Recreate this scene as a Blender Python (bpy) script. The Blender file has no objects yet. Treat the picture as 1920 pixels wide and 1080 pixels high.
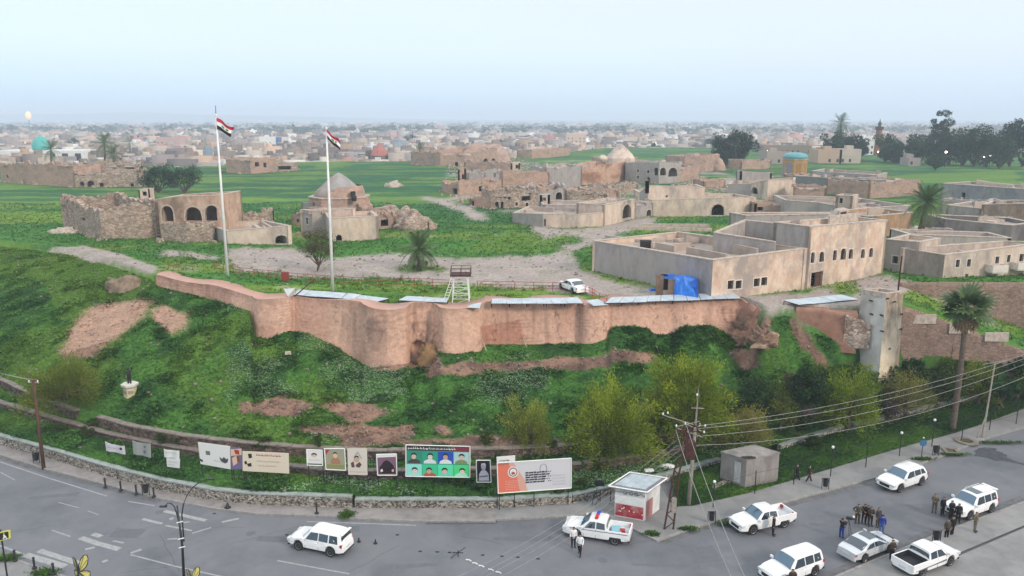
import bpy, bmesh, math, random
import numpy as np
from mathutils import Vector, Matrix
from mathutils.geometry import tessellate_polygon
random.seed(7); RNG = np.random.default_rng(7)
SC = bpy.context.scene; COL = SC.collection
# ---------------------------------------------------------------- camera
FPX = 1478.0; PITCH = math.radians(12.1); CH = 32.0
cp, sp = math.cos(PITCH), math.sin(PITCH)
cam = bpy.data.cameras.new('camera'); camo = bpy.data.objects.new('camera', cam); COL.objects.link(camo)
camo.location = (0, 0, CH); camo.rotation_euler = (math.pi/2-PITCH, 0, 0)
cam.sensor_width = 36.0; cam.lens = 36.0*FPX/1920.0; cam.clip_start = .5; cam.clip_end = 40000
SC.camera = camo
SC.view_settings.view_transform = 'Standard'; SC.view_settings.look = 'None'
SC.view_settings.gamma = 1; SC.view_settings.exposure = 0.12
SC.cycles.volume_bounces = 1; SC.cycles.max_bounces = 6; SC.cycles.transparent_max_bounces = 8
# ---------------------------------------------------------------- sky and light
SUN_EL, SUN_AZ = 28.0, 130.0
w = bpy.data.worlds.new('World'); SC.world = w; w.use_nodes = True
nt = w.node_tree; nt.nodes.clear()
out = nt.nodes.new('ShaderNodeOutputWorld'); bg = nt.nodes.new('ShaderNodeBackground')
sky = nt.nodes.new('ShaderNodeTexSky'); sky.sky_type = 'NISHITA'; sky.sun_disc = False
sky.sun_elevation = math.radians(SUN_EL); sky.sun_rotation = math.radians(SUN_AZ)
sky.air_density = 1.0; sky.dust_density = 2.0; sky.altitude = 300
tc = nt.nodes.new('ShaderNodeTexCoord'); sep = nt.nodes.new('ShaderNodeSeparateXYZ')
ramp = nt.nodes.new('ShaderNodeValToRGB')
nt.links.new(tc.outputs['Generated'], sep.inputs[0]); nt.links.new(sep.outputs['Z'], ramp.inputs[0])
cr = ramp.color_ramp
cr.elements[0].position = 0.0; cr.elements[0].color = (.60, .86, 1.12, 1)
cr.elements[1].position = 1.0; cr.elements[1].color = (1.6, 1.7, 1.8, 1)
for ps, c in ((.03, (.72, .96, 1.16)), (.08, (.88, 1.05, 1.15)), (.16, (.88, 1.02, 1.12)), (.45, (1.3, 1.4, 1.48))):
 e = cr.elements.new(ps); e.color = (*c, 1)
# a faint rosy veil of thin cloud towards the right-hand side of the view
nz = nt.nodes.new('ShaderNodeTexNoise'); nz.inputs['Scale'].default_value = 2.2; nz.inputs['Detail'].default_value = 5
mp = nt.nodes.new('ShaderNodeMapping'); mp.inputs['Scale'].default_value = (1, 1, 4)
nt.links.new(tc.outputs['Generated'], mp.inputs[0]); nt.links.new(mp.outputs[0], nz.inputs[0])
pink = nt.nodes.new('ShaderNodeMapRange'); pink.inputs[1].default_value = -.7; pink.inputs[2].default_value = .8
nt.links.new(sep.outputs['X'], pink.inputs[0])
mul = nt.nodes.new('ShaderNodeMath'); mul.operation = 'MULTIPLY'
nt.links.new(pink.outputs[0], mul.inputs[0]); nt.links.new(nz.outputs[0], mul.inputs[1])
mixp = nt.nodes.new('ShaderNodeMixRGB'); mixp.inputs[2].default_value = (.86, .87, .96, 1)
nt.links.new(mul.outputs[0], mixp.inputs[0]); nt.links.new(ramp.outputs[0], mixp.inputs[1])
skm = nt.nodes.new('ShaderNodeMixRGB'); skm.blend_type = 'MULTIPLY'; skm.inputs[0].default_value = 1
skm.inputs[2].default_value = (.05, .05, .05, 1)
nt.links.new(sky.outputs[0], skm.inputs[1])
mx = nt.nodes.new('ShaderNodeMixRGB'); mx.inputs[0].default_value = .9
nt.links.new(skm.outputs[0], mx.inputs[1]); nt.links.new(mixp.outputs[0], mx.inputs[2])
nt.links.new(mx.outputs[0], bg.inputs[0]); bg.inputs[1].default_value = 1.0
nt.links.new(bg.outputs[0], out.inputs[0])
sl = bpy.data.lights.new('sun', 'SUN'); so = bpy.data.objects.new('sun', sl); COL.objects.link(so)
sl.energy = 2.3; sl.angle = math.radians(12); sl.color = (1, .88, .74)
_az, _el = math.radians(SUN_AZ), math.radians(SUN_EL)
sdir = Vector((math.sin(_az)*math.cos(_el), math.cos(_az)*math.cos(_el), math.sin(_el)))
so.rotation_euler = sdir.to_track_quat('Z', 'Y').to_euler()
# ---------------------------------------------------------------- where things stand: lines of sight of the photograph to points in the place
def ray(x, y):
 u = (x-960)/FPX; v = (y-540)/FPX
 return Vector((u, cp-v*sp, -(sp+v*cp)))
def P(x, y, z):
 d = ray(x, y); t = (z-CH)/d.z
 return Vector((d.x*t, d.y*t, z))
def PY(x, y, Y):
 d = ray(x, y); t = Y/d.y
 return Vector((d.x*t, Y, CH+d.z*t))
def topx(X, Y, Z):
 X = np.asarray(X); Y = np.asarray(Y); Z = np.asarray(Z)-CH
 dep = Y*cp-Z*sp; up = Y*sp+Z*cp
 return 960+FPX*X/dep, 540-FPX*up/dep
# ---------------------------------------------------------------- numpy noise
def _h(ix, iy, s):
 n = (ix.astype(np.int64)*374761393+iy.astype(np.int64)*668265263+s*982451653) & 0x7fffffff
 n = ((n ^ (n >> 13))*1274126177) & 0x7fffffff
 return ((n ^ (n >> 16)) & 0xffff)/65535.0
def vnoise(x, y, s=0):
 ix = np.floor(x); iy = np.floor(y); fx = x-ix; fy = y-iy
 fx = fx*fx*(3-2*fx); fy = fy*fy*(3-2*fy)
 a = _h(ix, iy, s); b = _h(ix+1, iy, s); c = _h(ix, iy+1, s); d = _h(ix+1, iy+1, s)
 return (a*(1-fx)+b*fx)*(1-fy)+(c*(1-fx)+d*fx)*fy
def fbm(x, y, sc=1.0, o=4, s=0):
 x = np.asarray(x, float)*sc; y = np.asarray(y, float)*sc; r = 0; a = .5; t = 0
 for k in range(o):
  r = r+a*vnoise(x, y, s+k); t += a; a *= .5; x = x*2.03+11.3; y = y*2.03+5.7
 return r/t
def inpoly(X, Y, poly):
 r = np.zeros(X.shape, bool); n = len(poly)
 for i in range(n):
  x0, y0 = poly[i]; x1, y1 = poly[(i+1) % n]
  if y0 == y1: continue
  c = ((y0 > Y) != (y1 > Y)) & (X < (x1-x0)*(Y-y0)/(y1-y0)+x0)
  r ^= c
 return r
def sm(a, b, x):
 t = np.clip((x-a)/(b-a), 0, 1); return t*t*(3-2*t)
# ---------------------------------------------------------------- materials
def srgb(h, k=1.0):
 r = []
 for i in (0, 2, 4):
  c = int(h[i:i+2], 16)/255; r.append(k*(c/12.92 if c <= .04045 else ((c+.055)/1.055)**2.4))
 return tuple(r)
_M = {}
def mat(name, c, rough=.7, metal=0, spec=.3, c2=None, scale=2.0, bump=0, bscale=None, c3=None, streak=1.0, detail=5, emit=0, lo=.35, hi=.65, alpha=1, coat=0, brick=None):
 if name in _M: return _M[name]
 m = bpy.data.materials.new(name); m.use_nodes = True; n = m.node_tree; L = n.links
 b = n.nodes['Principled BSDF']; b.inputs['Roughness'].default_value = rough; b.inputs['Metallic'].default_value = metal
 b.inputs['Specular IOR Level'].default_value = spec; b.inputs['Base Color'].default_value = (*c, 1)
 if coat: b.inputs['Coat Weight'].default_value = coat
 if emit: b.inputs['Emission Color'].default_value = (*c, 1); b.inputs['Emission Strength'].default_value = emit
 if c2 or bump or brick:
  g = n.nodes.new('ShaderNodeNewGeometry'); mp = n.nodes.new('ShaderNodeMapping')
  mp.inputs['Scale'].default_value = (1, 1, streak); L.new(g.outputs['Position'], mp.inputs[0])
 col = None
 if c2:
  t = n.nodes.new('ShaderNodeTexNoise'); t.inputs['Scale'].default_value = scale; t.inputs['Detail'].default_value = detail
  t.inputs['Roughness'].default_value = .65
  L.new(mp.outputs[0], t.inputs['Vector'])
  r = n.nodes.new('ShaderNodeValToRGB'); r.color_ramp.elements[0].position = lo; r.color_ramp.elements[1].position = hi
  r.color_ramp.elements[0].color = (*c, 1); r.color_ramp.elements[1].color = (*c2, 1)
  L.new(t.outputs[0], r.inputs[0]); col = r.outputs[0]
  if c3:
   t2 = n.nodes.new('ShaderNodeTexNoise'); t2.inputs['Scale'].default_value = scale*.23; t2.inputs['Detail'].default_value = 7
   t2.inputs['Roughness'].default_value = .7
   L.new(mp.outputs[0], t2.inputs['Vector'])
   r2 = n.nodes.new('ShaderNodeMapRange'); r2.inputs[1].default_value = .47; r2.inputs[2].default_value = .62
   L.new(t2.outputs[0], r2.inputs[0])
   x = n.nodes.new('ShaderNodeMixRGB'); L.new(r2.outputs[0], x.inputs[0]); L.new(col, x.inputs[1]); x.inputs[2].default_value = (*c3, 1)
   col = x.outputs[0]
 hgt = None
 if brick:
  v = n.nodes.new('ShaderNodeTexVoronoi'); v.inputs['Scale'].default_value = brick[0]
  mp2 = n.nodes.new('ShaderNodeMapping'); mp2.inputs['Scale'].default_value = (1, 1, brick[1]); L.new(g.outputs['Position'], mp2.inputs[0])
  L.new(mp2.outputs[0], v.inputs['Vector'])
  hs = n.nodes.new('ShaderNodeHueSaturation'); sx = n.nodes.new('ShaderNodeSeparateColor'); L.new(v.outputs['Color'], sx.inputs[0])
  mr = n.nodes.new('ShaderNodeMapRange'); mr.inputs[3].default_value = 1-brick[2]; mr.inputs[4].default_value = 1+brick[2]
  L.new(sx.outputs[0], mr.inputs[0]); L.new(mr.outputs[0], hs.inputs['Value'])
  if col: L.new(col, hs.inputs['Color'])
  else: hs.inputs['Color'].default_value = (*c, 1)
  col = hs.outputs[0]
  v2 = n.nodes.new('ShaderNodeTexVoronoi'); v2.feature = 'DISTANCE_TO_EDGE'; v2.inputs['Scale'].default_value = brick[0]
  L.new(mp2.outputs[0], v2.inputs['Vector'])
  mr2 = n.nodes.new('ShaderNodeMapRange'); mr2.inputs[2].default_value = .09; L.new(v2.outputs['Distance'], mr2.inputs[0]); hgt = mr2.outputs[0]
  jd = n.nodes.new('ShaderNodeMixRGB'); jd.blend_type = 'MULTIPLY'
  inv = n.nodes.new('ShaderNodeMapRange'); inv.inputs[3].default_value = .75; inv.inputs[4].default_value = 0; L.new(hgt, inv.inputs[0])
  L.new(inv.outputs[0], jd.inputs[0]); L.new(col, jd.inputs[1]); jd.inputs[2].default_value = (.45, .42, .4, 1); col = jd.outputs[0]
 if col: L.new(col, b.inputs['Base Color'])
 if bump or brick:
  bp = n.nodes.new('ShaderNodeBump'); bp.inputs['Strength'].default_value = max(bump, .5 if brick else 0); bp.inputs['Distance'].default_value = .08
  if hgt: L.new(hgt, bp.inputs['Height'])
  else:
   t3 = n.nodes.new('ShaderNodeTexNoise'); t3.inputs['Scale'].default_value = bscale or scale*3; t3.inputs['Detail'].default_value = 6
   L.new(mp.outputs[0], t3.inputs['Vector']); L.new(t3.outputs[0], bp.inputs['Height'])
  L.new(bp.outputs[0], b.inputs['Normal'])
 _M[name] = m; return m
def mat_attr(name, rough=.9, fine=.35, fscale=3.0, bump=.5, trans=False):
 """colour comes from the surface's own stored colour, broken up by fine noise"""
 m = bpy.data.materials.new(name); m.use_nodes = True; n = m.node_tree; L = n.links; b = n.nodes['Principled BSDF']
 b.inputs['Roughness'].default_value = rough; b.inputs['Specular IOR Level'].default_value = .15
 a = n.nodes.new('ShaderNodeAttribute'); a.attribute_name = 'Col'
 g = n.nodes.new('ShaderNodeNewGeometry'); t = n.nodes.new('ShaderNodeTexNoise'); t.inputs['Scale'].default_value = fscale; t.inputs['Detail'].default_value = 6
 t.inputs['Roughness'].default_value = .7
 L.new(g.outputs['Position'], t.inputs['Vector'])
 mr = n.nodes.new('ShaderNodeMapRange'); mr.inputs[1].default_value = .3; mr.inputs[2].default_value = .7
 mr.inputs[3].default_value = 1-fine; mr.inputs[4].default_value = 1+fine; L.new(t.outputs[0], mr.inputs[0])
 x = n.nodes.new('ShaderNodeVectorMath'); x.operation = 'SCALE'; L.new(a.outputs['Color'], x.inputs[0]); L.new(mr.outputs[0], x.inputs['Scale'])
 L.new(x.outputs[0], b.inputs['Base Color'])
 if bump:
  bp = n.nodes.new('ShaderNodeBump'); bp.inputs['Strength'].default_value = bump; bp.inputs['Distance'].default_value = .15
  L.new(t.outputs[0], bp.inputs['Height']); L.new(bp.outputs[0], b.inputs['Normal'])
 if trans:
  tr = n.nodes.new('ShaderNodeBsdfTranslucent'); L.new(x.outputs[0], tr.inputs[0]); ms = n.nodes.new('ShaderNodeMixShader'); ms.inputs[0].default_value = .3
  L.new(b.outputs[0], ms.inputs[1]); L.new(tr.outputs[0], ms.inputs[2]); L.new(ms.outputs[0], n.nodes['Material Output'].inputs[0])
 return m
# ---------------------------------------------------------------- objects
def tag(o, label=None, cat=None, group=None, kind=None):
 if label: o['label'] = label
 if cat: o['category'] = cat
 if group: o['group'] = group
 if kind or cat: o['kind'] = kind or 'thing'
 return o
def E(name, loc, label, cat, group=None, rz=0):
 o = bpy.data.objects.new(name, None); COL.objects.link(o); o.location = loc; o.rotation_euler = (0, 0, rz); o.empty_display_size = .3
 return tag(o, label, cat, group)
def off(parent):
 v = Vector((0, 0, 0))
 while parent is not None:
  v += parent.location; parent = parent.parent
 return v
def link(name, me, mats, parent=None, smooth=False):
 o = bpy.data.objects.new(name, me); COL.objects.link(o)
 for m in (mats if isinstance(mats, (list, tuple)) else [mats]): me.materials.append(m)
 if smooth:
  me.polygons.foreach_set('use_smooth', [True]*len(me.polygons))
 if parent: o.parent = parent
 return o
class MB:
 def __init__(s): s.v = []; s.f = []; s.mi = []; s.m = 0
 def add(s, vs, fs):
  o = len(s.v); s.v += [tuple(q) for q in vs]; s.f += [tuple(i+o for i in f) for f in fs]; s.mi += [s.m]*len(fs); return s
 def hexa(s, p): return s.add(p, [(0, 3, 2, 1), (4, 5, 6, 7), (0, 1, 5, 4), (1, 2, 6, 5), (2, 3, 7, 6), (3, 0, 4, 7)])
 def box(s, c, size, rz=0, tx=1, ty=1):
  sx, sy, sz = size[0]/2, size[1]/2, size[2]; ca, sa = math.cos(rz), math.sin(rz); p = []
  for k, z in ((0, 0), (1, sz)):
   for a, b in ((-1, -1), (1, -1), (1, 1), (-1, 1)):
    x = a*sx*(tx if k else 1); y = b*sy*(ty if k else 1)
    p.append((c[0]+x*ca-y*sa, c[1]+x*sa+y*ca, c[2]+z))
  return s.hexa(p)
 def tube(s, pts, r, n=6, cap=True):
  pts = [Vector(q) for q in pts]; rs = r if isinstance(r, (list, tuple)) else [r]*len(pts); vs = []; fs = []
  for i, q in enumerate(pts):
   d = (pts[min(i+1, len(pts)-1)]-pts[max(i-1, 0)])
   d = d.normalized() if d.length > 1e-9 else Vector((0, 0, 1))
   a = d.cross(Vector((0, 0, 1)) if abs(d.z) < .95 else Vector((1, 0, 0))).normalized(); b = d.cross(a)
   for k in range(n):
    t = 2*math.pi*k/n; vs.append(q+(a*math.cos(t)+b*math.sin(t))*rs[i])
  for i in range(len(pts)-1):
   for k in range(n): fs.append((i*n+k, i*n+(k+1) % n, (i+1)*n+(k+1) % n, (i+1)*n+k))
  if cap: fs.append(tuple(range(n-1, -1, -1))); fs.append(tuple((len(pts)-1)*n+k for k in range(n)))
  return s.add(vs, fs)
 def lathe(s, c, prof, n=16, rz=0, sx=1, sy=1, cap=True):
  vs = []; fs = []
  for r, z in prof:
   for k in range(n):
    t = rz+2*math.pi*k/n; vs.append((c[0]+r*math.cos(t)*sx, c[1]+r*math.sin(t)*sy, c[2]+z))
  for i in range(len(prof)-1):
   for k in range(n): fs.append((i*n+k, i*n+(k+1) % n, (i+1)*n+(k+1) % n, (i+1)*n+k))
  if cap: fs.append(tuple(range(n-1, -1, -1))); fs.append(tuple((len(prof)-1)*n+k for k in range(n)))
  return s.add(vs, fs)
 def prism(s, poly, vec):
  n = len(poly); vec = Vector(vec); a = [Vector(q) for q in poly]; b = [q+vec for q in a]
  return s.add(a+b, [tuple(range(n-1, -1, -1)), tuple(range(n, 2*n))]+[(i, (i+1) % n, n+(i+1) % n, n+i) for i in range(n)])
 def quad(s, *p): return s.add(p, [tuple(range(len(p)))])
 def build(s, name, mats, parent=None, smooth=False, origin=None):
  if parent is None and origin is None and s.v:
   a = np.array(s.v); origin = Vector((a[:, 0].mean(), a[:, 1].mean(), a[:, 2].min()))
  o_ = off(parent)+(origin if origin is not None else Vector((0, 0, 0)))
  me = bpy.data.meshes.new(name); me.from_pydata([(q[0]-o_.x, q[1]-o_.y, q[2]-o_.z) for q in s.v], [], s.f)
  o = link(name, me, mats, parent, smooth)
  if isinstance(mats, (list, tuple)) and len(mats) > 1: me.polygons.foreach_set('material_index', s.mi)
  if origin is not None: o.location = origin
  me.update(); return o
def np_mesh(name, V, F, mats, parent=None, col=None, smooth=False, mi=None):
 """V (n,3) array, F (m,k) index array with constant k"""
 o_ = off(parent); V = np.asarray(V, np.float32)-np.array(o_, np.float32); F = np.asarray(F, np.int32); k = F.shape[1]
 me = bpy.data.meshes.new(name); me.vertices.add(len(V)); me.vertices.foreach_set('co', V.ravel())
 me.loops.add(F.size); me.loops.foreach_set('vertex_index', F.ravel())
 me.polygons.add(len(F)); me.polygons.foreach_set('loop_start', np.arange(0, F.size, k, dtype=np.int32))
 me.update(calc_edges=True)
 if col is not None:
  a = me.color_attributes.new('Col', 'FLOAT_COLOR', 'POINT')
  c4 = np.ones((len(V), 4), np.float32); c4[:, :3] = col; a.data.foreach_set('color', c4.ravel())
 o = link(name, me, mats, parent, smooth)
 if mi is not None: me.polygons.foreach_set('material_index', np.asarray(mi, np.int32))
 me.update(); return o
def copy_tree(o, parent=None):
 c = o.copy(); COL.objects.link(c); c.parent = parent
 for ch in [q for q in KIDS.get(o.name, [])] or list(o.children): copy_tree(ch, c)
 return c
KIDS = {}
# ---------------------------------------------------------------- shared materials
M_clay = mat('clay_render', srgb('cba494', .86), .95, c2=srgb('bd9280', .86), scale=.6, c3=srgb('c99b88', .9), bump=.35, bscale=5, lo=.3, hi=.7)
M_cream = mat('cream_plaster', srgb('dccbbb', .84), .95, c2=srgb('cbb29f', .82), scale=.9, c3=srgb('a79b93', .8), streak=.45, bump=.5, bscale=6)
M_gray_or_shade = mat('grey_plaster_and_shade', srgb('b3aaa6', .80), .95, c2=srgb('9b928e', .78), scale=1.2, c3=srgb('bdb4ae', .7), streak=.4, bump=.3, bscale=6)  # grey walls; also left faces of cream houses, shade put into the colour
M_redp = mat('ochre_brickwork', srgb('c4a391', .84), .95, c2=srgb('a88a7a', .82), scale=1.4, c3=srgb('98877d', .8), streak=1.6, bump=.5, bscale=7)
M_stone = mat('rubble_stone', srgb('c4b09f', .84), .95, c2=srgb('a38c7d', .82), scale=.8, c3=srgb('b09f91', .82), brick=(2.2, 1.8, .35), bump=.8)
M_brownw = mat('brown_masonry', srgb('a38a7b', .8), .95, c2=srgb('8b7466', .8), scale=1.0, c3=srgb('a3897a', .8), brick=(3.4, 2.2, .22), bump=.5)
M_roofc = mat('dusty_roof', srgb('b9aba2', .82), .97, c2=srgb('a2948a', .82), scale=.7, c3=srgb('bcaa9b', .8), bump=.4, bscale=4)
M_cop = mat('pale_coping', srgb('cdbfb2', .85), .95, c2=srgb('a7978a', .85), scale=2.2, bump=.3)
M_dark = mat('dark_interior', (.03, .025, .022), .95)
M_glassd = mat('dark_glass', (.015, .018, .022), .12, spec=.6)
M_wood = mat('weathered_wood', srgb('6f4f3c', .7), .85, c2=srgb('4a3429', .7), scale=3, bump=.3)
M_white = mat('white_paint', (.74, .74, .73), .55, c2=(.62, .62, .60), scale=1.2)
M_frame = mat('pale_frame', (.66, .6, .54), .8, c2=(.52, .46, .4), scale=3)
M_black = mat('black_iron', (.018, .018, .02), .5, spec=.4)
M_rust = mat('rusty_steel', srgb('5a332a', .8), .8, c2=srgb('3c2520', .8), scale=5, bump=.2)
M_redrail = mat('red_rail_paint', srgb('a8403a', .75), .7, c2=srgb('8d4a44', .8), scale=4)
M_zinc = mat('zinc_sheet', srgb('c4ced4', .9), .45, metal=.1, c2=srgb('a9b4bb', .9), scale=1.1, streak=.3)
M_conc = mat('grey_concrete', srgb('a39c98', .72), .95, c2=srgb('87817d', .7), scale=1.3, c3=srgb('b3aba5', .72), streak=.5, bump=.35, bscale=9)
M_leafcol = mat_attr('leaves', .75, .25, 2.0, 0, True)
M_bark = mat('grey_bark', srgb('75665a', .7), .95, c2=srgb('54483f', .7), scale=4, bump=.5, streak=.3)
# ================================================================ TERRAIN
def L_(pts): a = np.array(pts, float); return lambda x: np.interp(x, a[:, 0], a[:, 1])
# tops of the walls between road and mound (photograph x -> y), road side first
lowtop = L_([(-300, 745), (-60, 797), (0, 812), (100, 838), (200, 868), (300, 893), (400, 912), (480, 920), (663, 926), (667, 931), (930, 931), (1072, 923), (1150, 906), (1240, 886), (1350, 856), (1460, 832), (1520, 812), (1580, 795), (1700, 768), (1800, 745), (1920, 716), (2220, 650)])
lowz = L_([(-300, 1.2), (480, 1.2), (663, 1.2), (667, .95), (1100, .95), (1300, .85), (1500, .9), (2220, .9)])
t2y = L_([(-300, 640), (0, 752), (100, 781), (200, 809), (300, 830), (370, 842), (480, 864), (600, 877), (720, 880), (860, 878), (1000, 872), (1090, 866), (1200, 850), (1290, 835), (1350, 828), (1500, 796), (1700, 750), (1920, 700), (2220, 640)])
t2z = L_([(-300, 2.0), (1200, 1.9), (1320, 1.15), (2220, 1.1)])
t4y = L_([(-300, 590), (0, 708), (60, 736), (145, 768), (250, 797), (350, 815), (480, 829), (570, 836), (700, 842), (850, 840), (960, 838), (1090, 830), (1250, 812), (1350, 798), (1500, 775), (1700, 735), (1920, 690), (2220, 630)])
t4z = L_([(-300, 3.0), (1100, 2.9), (1350, 2.2), (1600, 1.8), (2220, 1.8)])
# top edge of the mound (z = TOPZ) and foot of the clay wall below it
TOPZ = 12.0
wty = L_([(-300, 400), (0, 452), (60, 458), (150, 471), (230, 493), (293, 517), (400, 537), (480, 556), (550, 556), (620, 562), (700, 570), (760, 573), (820, 572), (900, 568), (1000, 566), (1140, 567), (1300, 563), (1390, 562), (1430, 574), (1490, 572), (1600, 577), (1697, 575), (1920, 660), (2220, 740)])
wtz = L_([(-300, 12), (1660, 12), (1697, 11.6), (1920, 6.4), (2220, 3)])
wby = L_([(-300, 408), (0, 462), (150, 481), (285, 524), (293, 536), (400, 563), (470, 584), (476, 630), (505, 637), (540, 622), (580, 626), (620, 646), (660, 670), (695, 690), (760, 682), (800, 678), (822, 662), (860, 664), (900, 660), (912, 646), (1000, 646), (1090, 645), (1112, 645), (1140, 635), (1147, 612), (1215, 615), (1228, 628), (1262, 627), (1280, 612), (1330, 610), (1380, 635), (1405, 645), (1430, 598), (1490, 592), (1500, 618), (1600, 648), (1640, 688), (1700, 690), (1800, 690), (1920, 700), (2220, 760)])
wbo = L_([(-300, .8), (290, .5), (400, .8), (476, 1.6), (1400, 1.6), (1440, 3), (1490, 2.0), (1600, 1.2), (1700, .4), (2220, .4)])
CX = np.arange(-330, 2251, 6.0)
def bulge(x):
 b = 0
 for c, hw, d in ((512, 38, 2.0), (722, 44, 2.6), (864, 44, 2.4), (1116, 28, 1.6), (1215, 45, .25), (1300, 40, .3)):
  t = (x-c)/hw
  if abs(t) < 1: b = max(b, d*math.sqrt(1-t*t)**.8)
 if 766 < x < 818: b -= .9*min(1, (x-766)/6, (818-x)/6)
 return b
def Pn(x, y, z):
 v = (y-540)/FPX; dy = cp-v*sp; dz = -(sp+v*cp); t = (z-CH)/dz
 return np.stack([(x-960)/FPX*t, dy*t, z+0*t], -1)
def PYn(x, y, Y):
 v = (y-540)/FPX; dy = cp-v*sp; dz = -(sp+v*cp); t = Y/dy
 return np.stack([(x-960)/FPX*t, Y+0*t, CH+dz*t], -1)
def cols(CX):
 T0 = Pn(CX, lowtop(CX), lowz(CX)); T2 = Pn(CX, t2y(CX), t2z(CX)); T4 = Pn(CX, t4y(CX), t4z(CX))
 T1 = T2.copy(); T1[:, 1] -= .25; T1[:, 2] = np.minimum(lowz(CX)+.25, T2[:, 2]-.05)
 T3 = T4.copy(); T3[:, 1] -= .25; T3[:, 2] = np.minimum(T2[:, 2]+.15, T4[:, 2]-.05)
 WT = Pn(CX, wty(CX), wtz(CX)); WB = PYn(CX, wby(CX), WT[:, 1]-wbo(CX)-np.array([bulge(q) for q in CX])*.85); WB[:, 2] = np.minimum(WB[:, 2], WT[:, 2]-.3)
 wz = sm(288, 300, CX)*sm(1440, 1425, CX)
 WM = WT.copy(); WM[:, 1] += .5+wz*1.7; WM[:, 2] = np.where(wz > .5, WB[:, 2]-.8, WB[:, 2]+(WT[:, 2]-WB[:, 2])*.8)
 WT = WT.copy(); WT[:, 1] += .9+wz*1.5
 S1 = T4+(WB-T4)*.33; S2 = T4+(WB-T4)*.66
 k = sm(500, 200, CX); S1[:, 2] += k*1.3; S2[:, 2] += k*1.2
 k = sm(600, 800, CX)*sm(1300, 1100, CX); S1[:, 2] -= k*.3; S2[:, 2] -= k*.5
 # ramp and upper retaining wall on the right
 r = sm(1590, 1700, CX)
 RB = WT.copy(); RB[:, 1] = WT[:, 1]+2+r*6.5; RB[:, 0] *= RB[:, 1]/WT[:, 1]; RB[:, 2] = WT[:, 2]+r*.3
 RT = RB.copy(); RT[:, 1] += .6; RT[:, 2] = 12.0
 return [T0, T1, T2, T3, T4, S1, S2, WB, WM, WT, RB, RT]
LN = cols(CX)
segs = [8, 2, 6, 2, 34, 30, 30, 2, 2, 6, 2]
rows = []; amp = []
for k, n in enumerate(segs):
 a, b = LN[k], LN[k+1]
 for j in range(n):
  t = j/n; rows.append(a*(1-t)+b*t)
  A = {0: .06, 2: .06, 4: .5*min(1, t*4), 5: .5, 6: .5*min(1, (1-t)*3+.15), 8: .1}.get(k, 0)
  amp.append(A)
RT = LN[-1]; FAR = L_([(-330, 335), (400, 345), (600, 385), (830, 385), (1000, 430), (1130, 560), (1400, 585), (1550, 520), (2250, 480)])(CX); NR = 150
for j in range(NR+1):
 t = j/NR; Y = RT[:, 1]*(FAR/RT[:, 1])**t
 q = np.stack([RT[:, 0]*Y/RT[:, 1], Y, RT[:, 2]+0*Y], -1); rows.append(q); amp.append(.28*min(1, t*12))
for dY, z in ((5, 10), (18, 4), (34, -.9)):
 q = rows[-1].copy(); Yn = FAR+dY; q[:, 0] *= Yn/q[:, 1]; q[:, 1] = Yn; q[:, 2] = z; rows.append(q); amp.append(.3)
G = np.array(rows); AMP = np.array(amp)[:, None]
n1 = fbm(G[..., 0], G[..., 1], .22, 4, 3)-.5; n2 = fbm(G[..., 0], G[..., 1], .9, 3, 9)-.5
G[..., 2] += AMP*(n1*2.6+n2*.7)*np.where(G[..., 1] > 130, .6+(n1 > 0)*.3, 1)
GPX, GPY = topx(G[..., 0], G[..., 1], G[..., 2])
# ---- what grows or lies where
wx = GPX+(fbm(G[..., 0], G[..., 1], .35, 4, 21)-.5)*46; wy = GPY+(fbm(G[..., 0], G[..., 1], .35, 4, 31)-.5)*26*np.clip((GPY-300)/300, .12, 1)
def soft(polys):
 m = np.zeros(GPX.shape)
 for p in polys: m = np.maximum(m, inpoly(wx, wy, p).astype(float))
 return m
dirt_polys = [[(430, 468), (560, 466), (600, 482), (760, 478), (900, 486), (1042, 480), (1060, 470), (1030, 452), (985, 430), (1120, 428), (1180, 410), (1245, 410), (1185, 432), (1108, 456), (1112, 482), (1080, 492), (1090, 510), (1150, 517), (1240, 540), (1345, 570), (1400, 570), (1400, 590), (1140, 562), (1060, 545), (900, 532), (600, 520), (440, 507)],
 [(786, 365), (830, 374), (880, 388), (905, 404), (930, 418), (890, 412), (848, 394), (800, 376)], [(820, 372), (870, 368), (930, 371), (870, 375)],
 [(40, 461), (140, 460), (230, 476), (285, 500), (300, 520), (250, 508), (140, 484), (90, 472)],
 [(1333, 563), (1520, 545), (1655, 512), (1720, 505), (1700, 560), (1600, 582), (1480, 580), (1420, 600), (1380, 585)],
 [(1320, 345), (1380, 335), (1400, 338), (1340, 352)], [(300, 470), (420, 478), (420, 486), (300, 482)], [(990, 405), (1045, 428), (1130, 430), (1000, 434)]]
grass_islands = [[(1035, 443), (1090, 441), (1102, 450), (1070, 456), (1036, 453)], [(735, 505), (780, 496), (842, 505), (800, 513), (738, 512)], [(1075, 470), (1112, 462), (1112, 500), (1200, 530), (1190, 536), (1090, 510)],
 [(1560, 535), (1612, 532), (1612, 556), (1565, 552)], [(1650, 510), (1760, 510), (1760, 530), (1670, 525)], [(600, 466), (640, 460), (650, 480), (600, 480)]]
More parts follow.
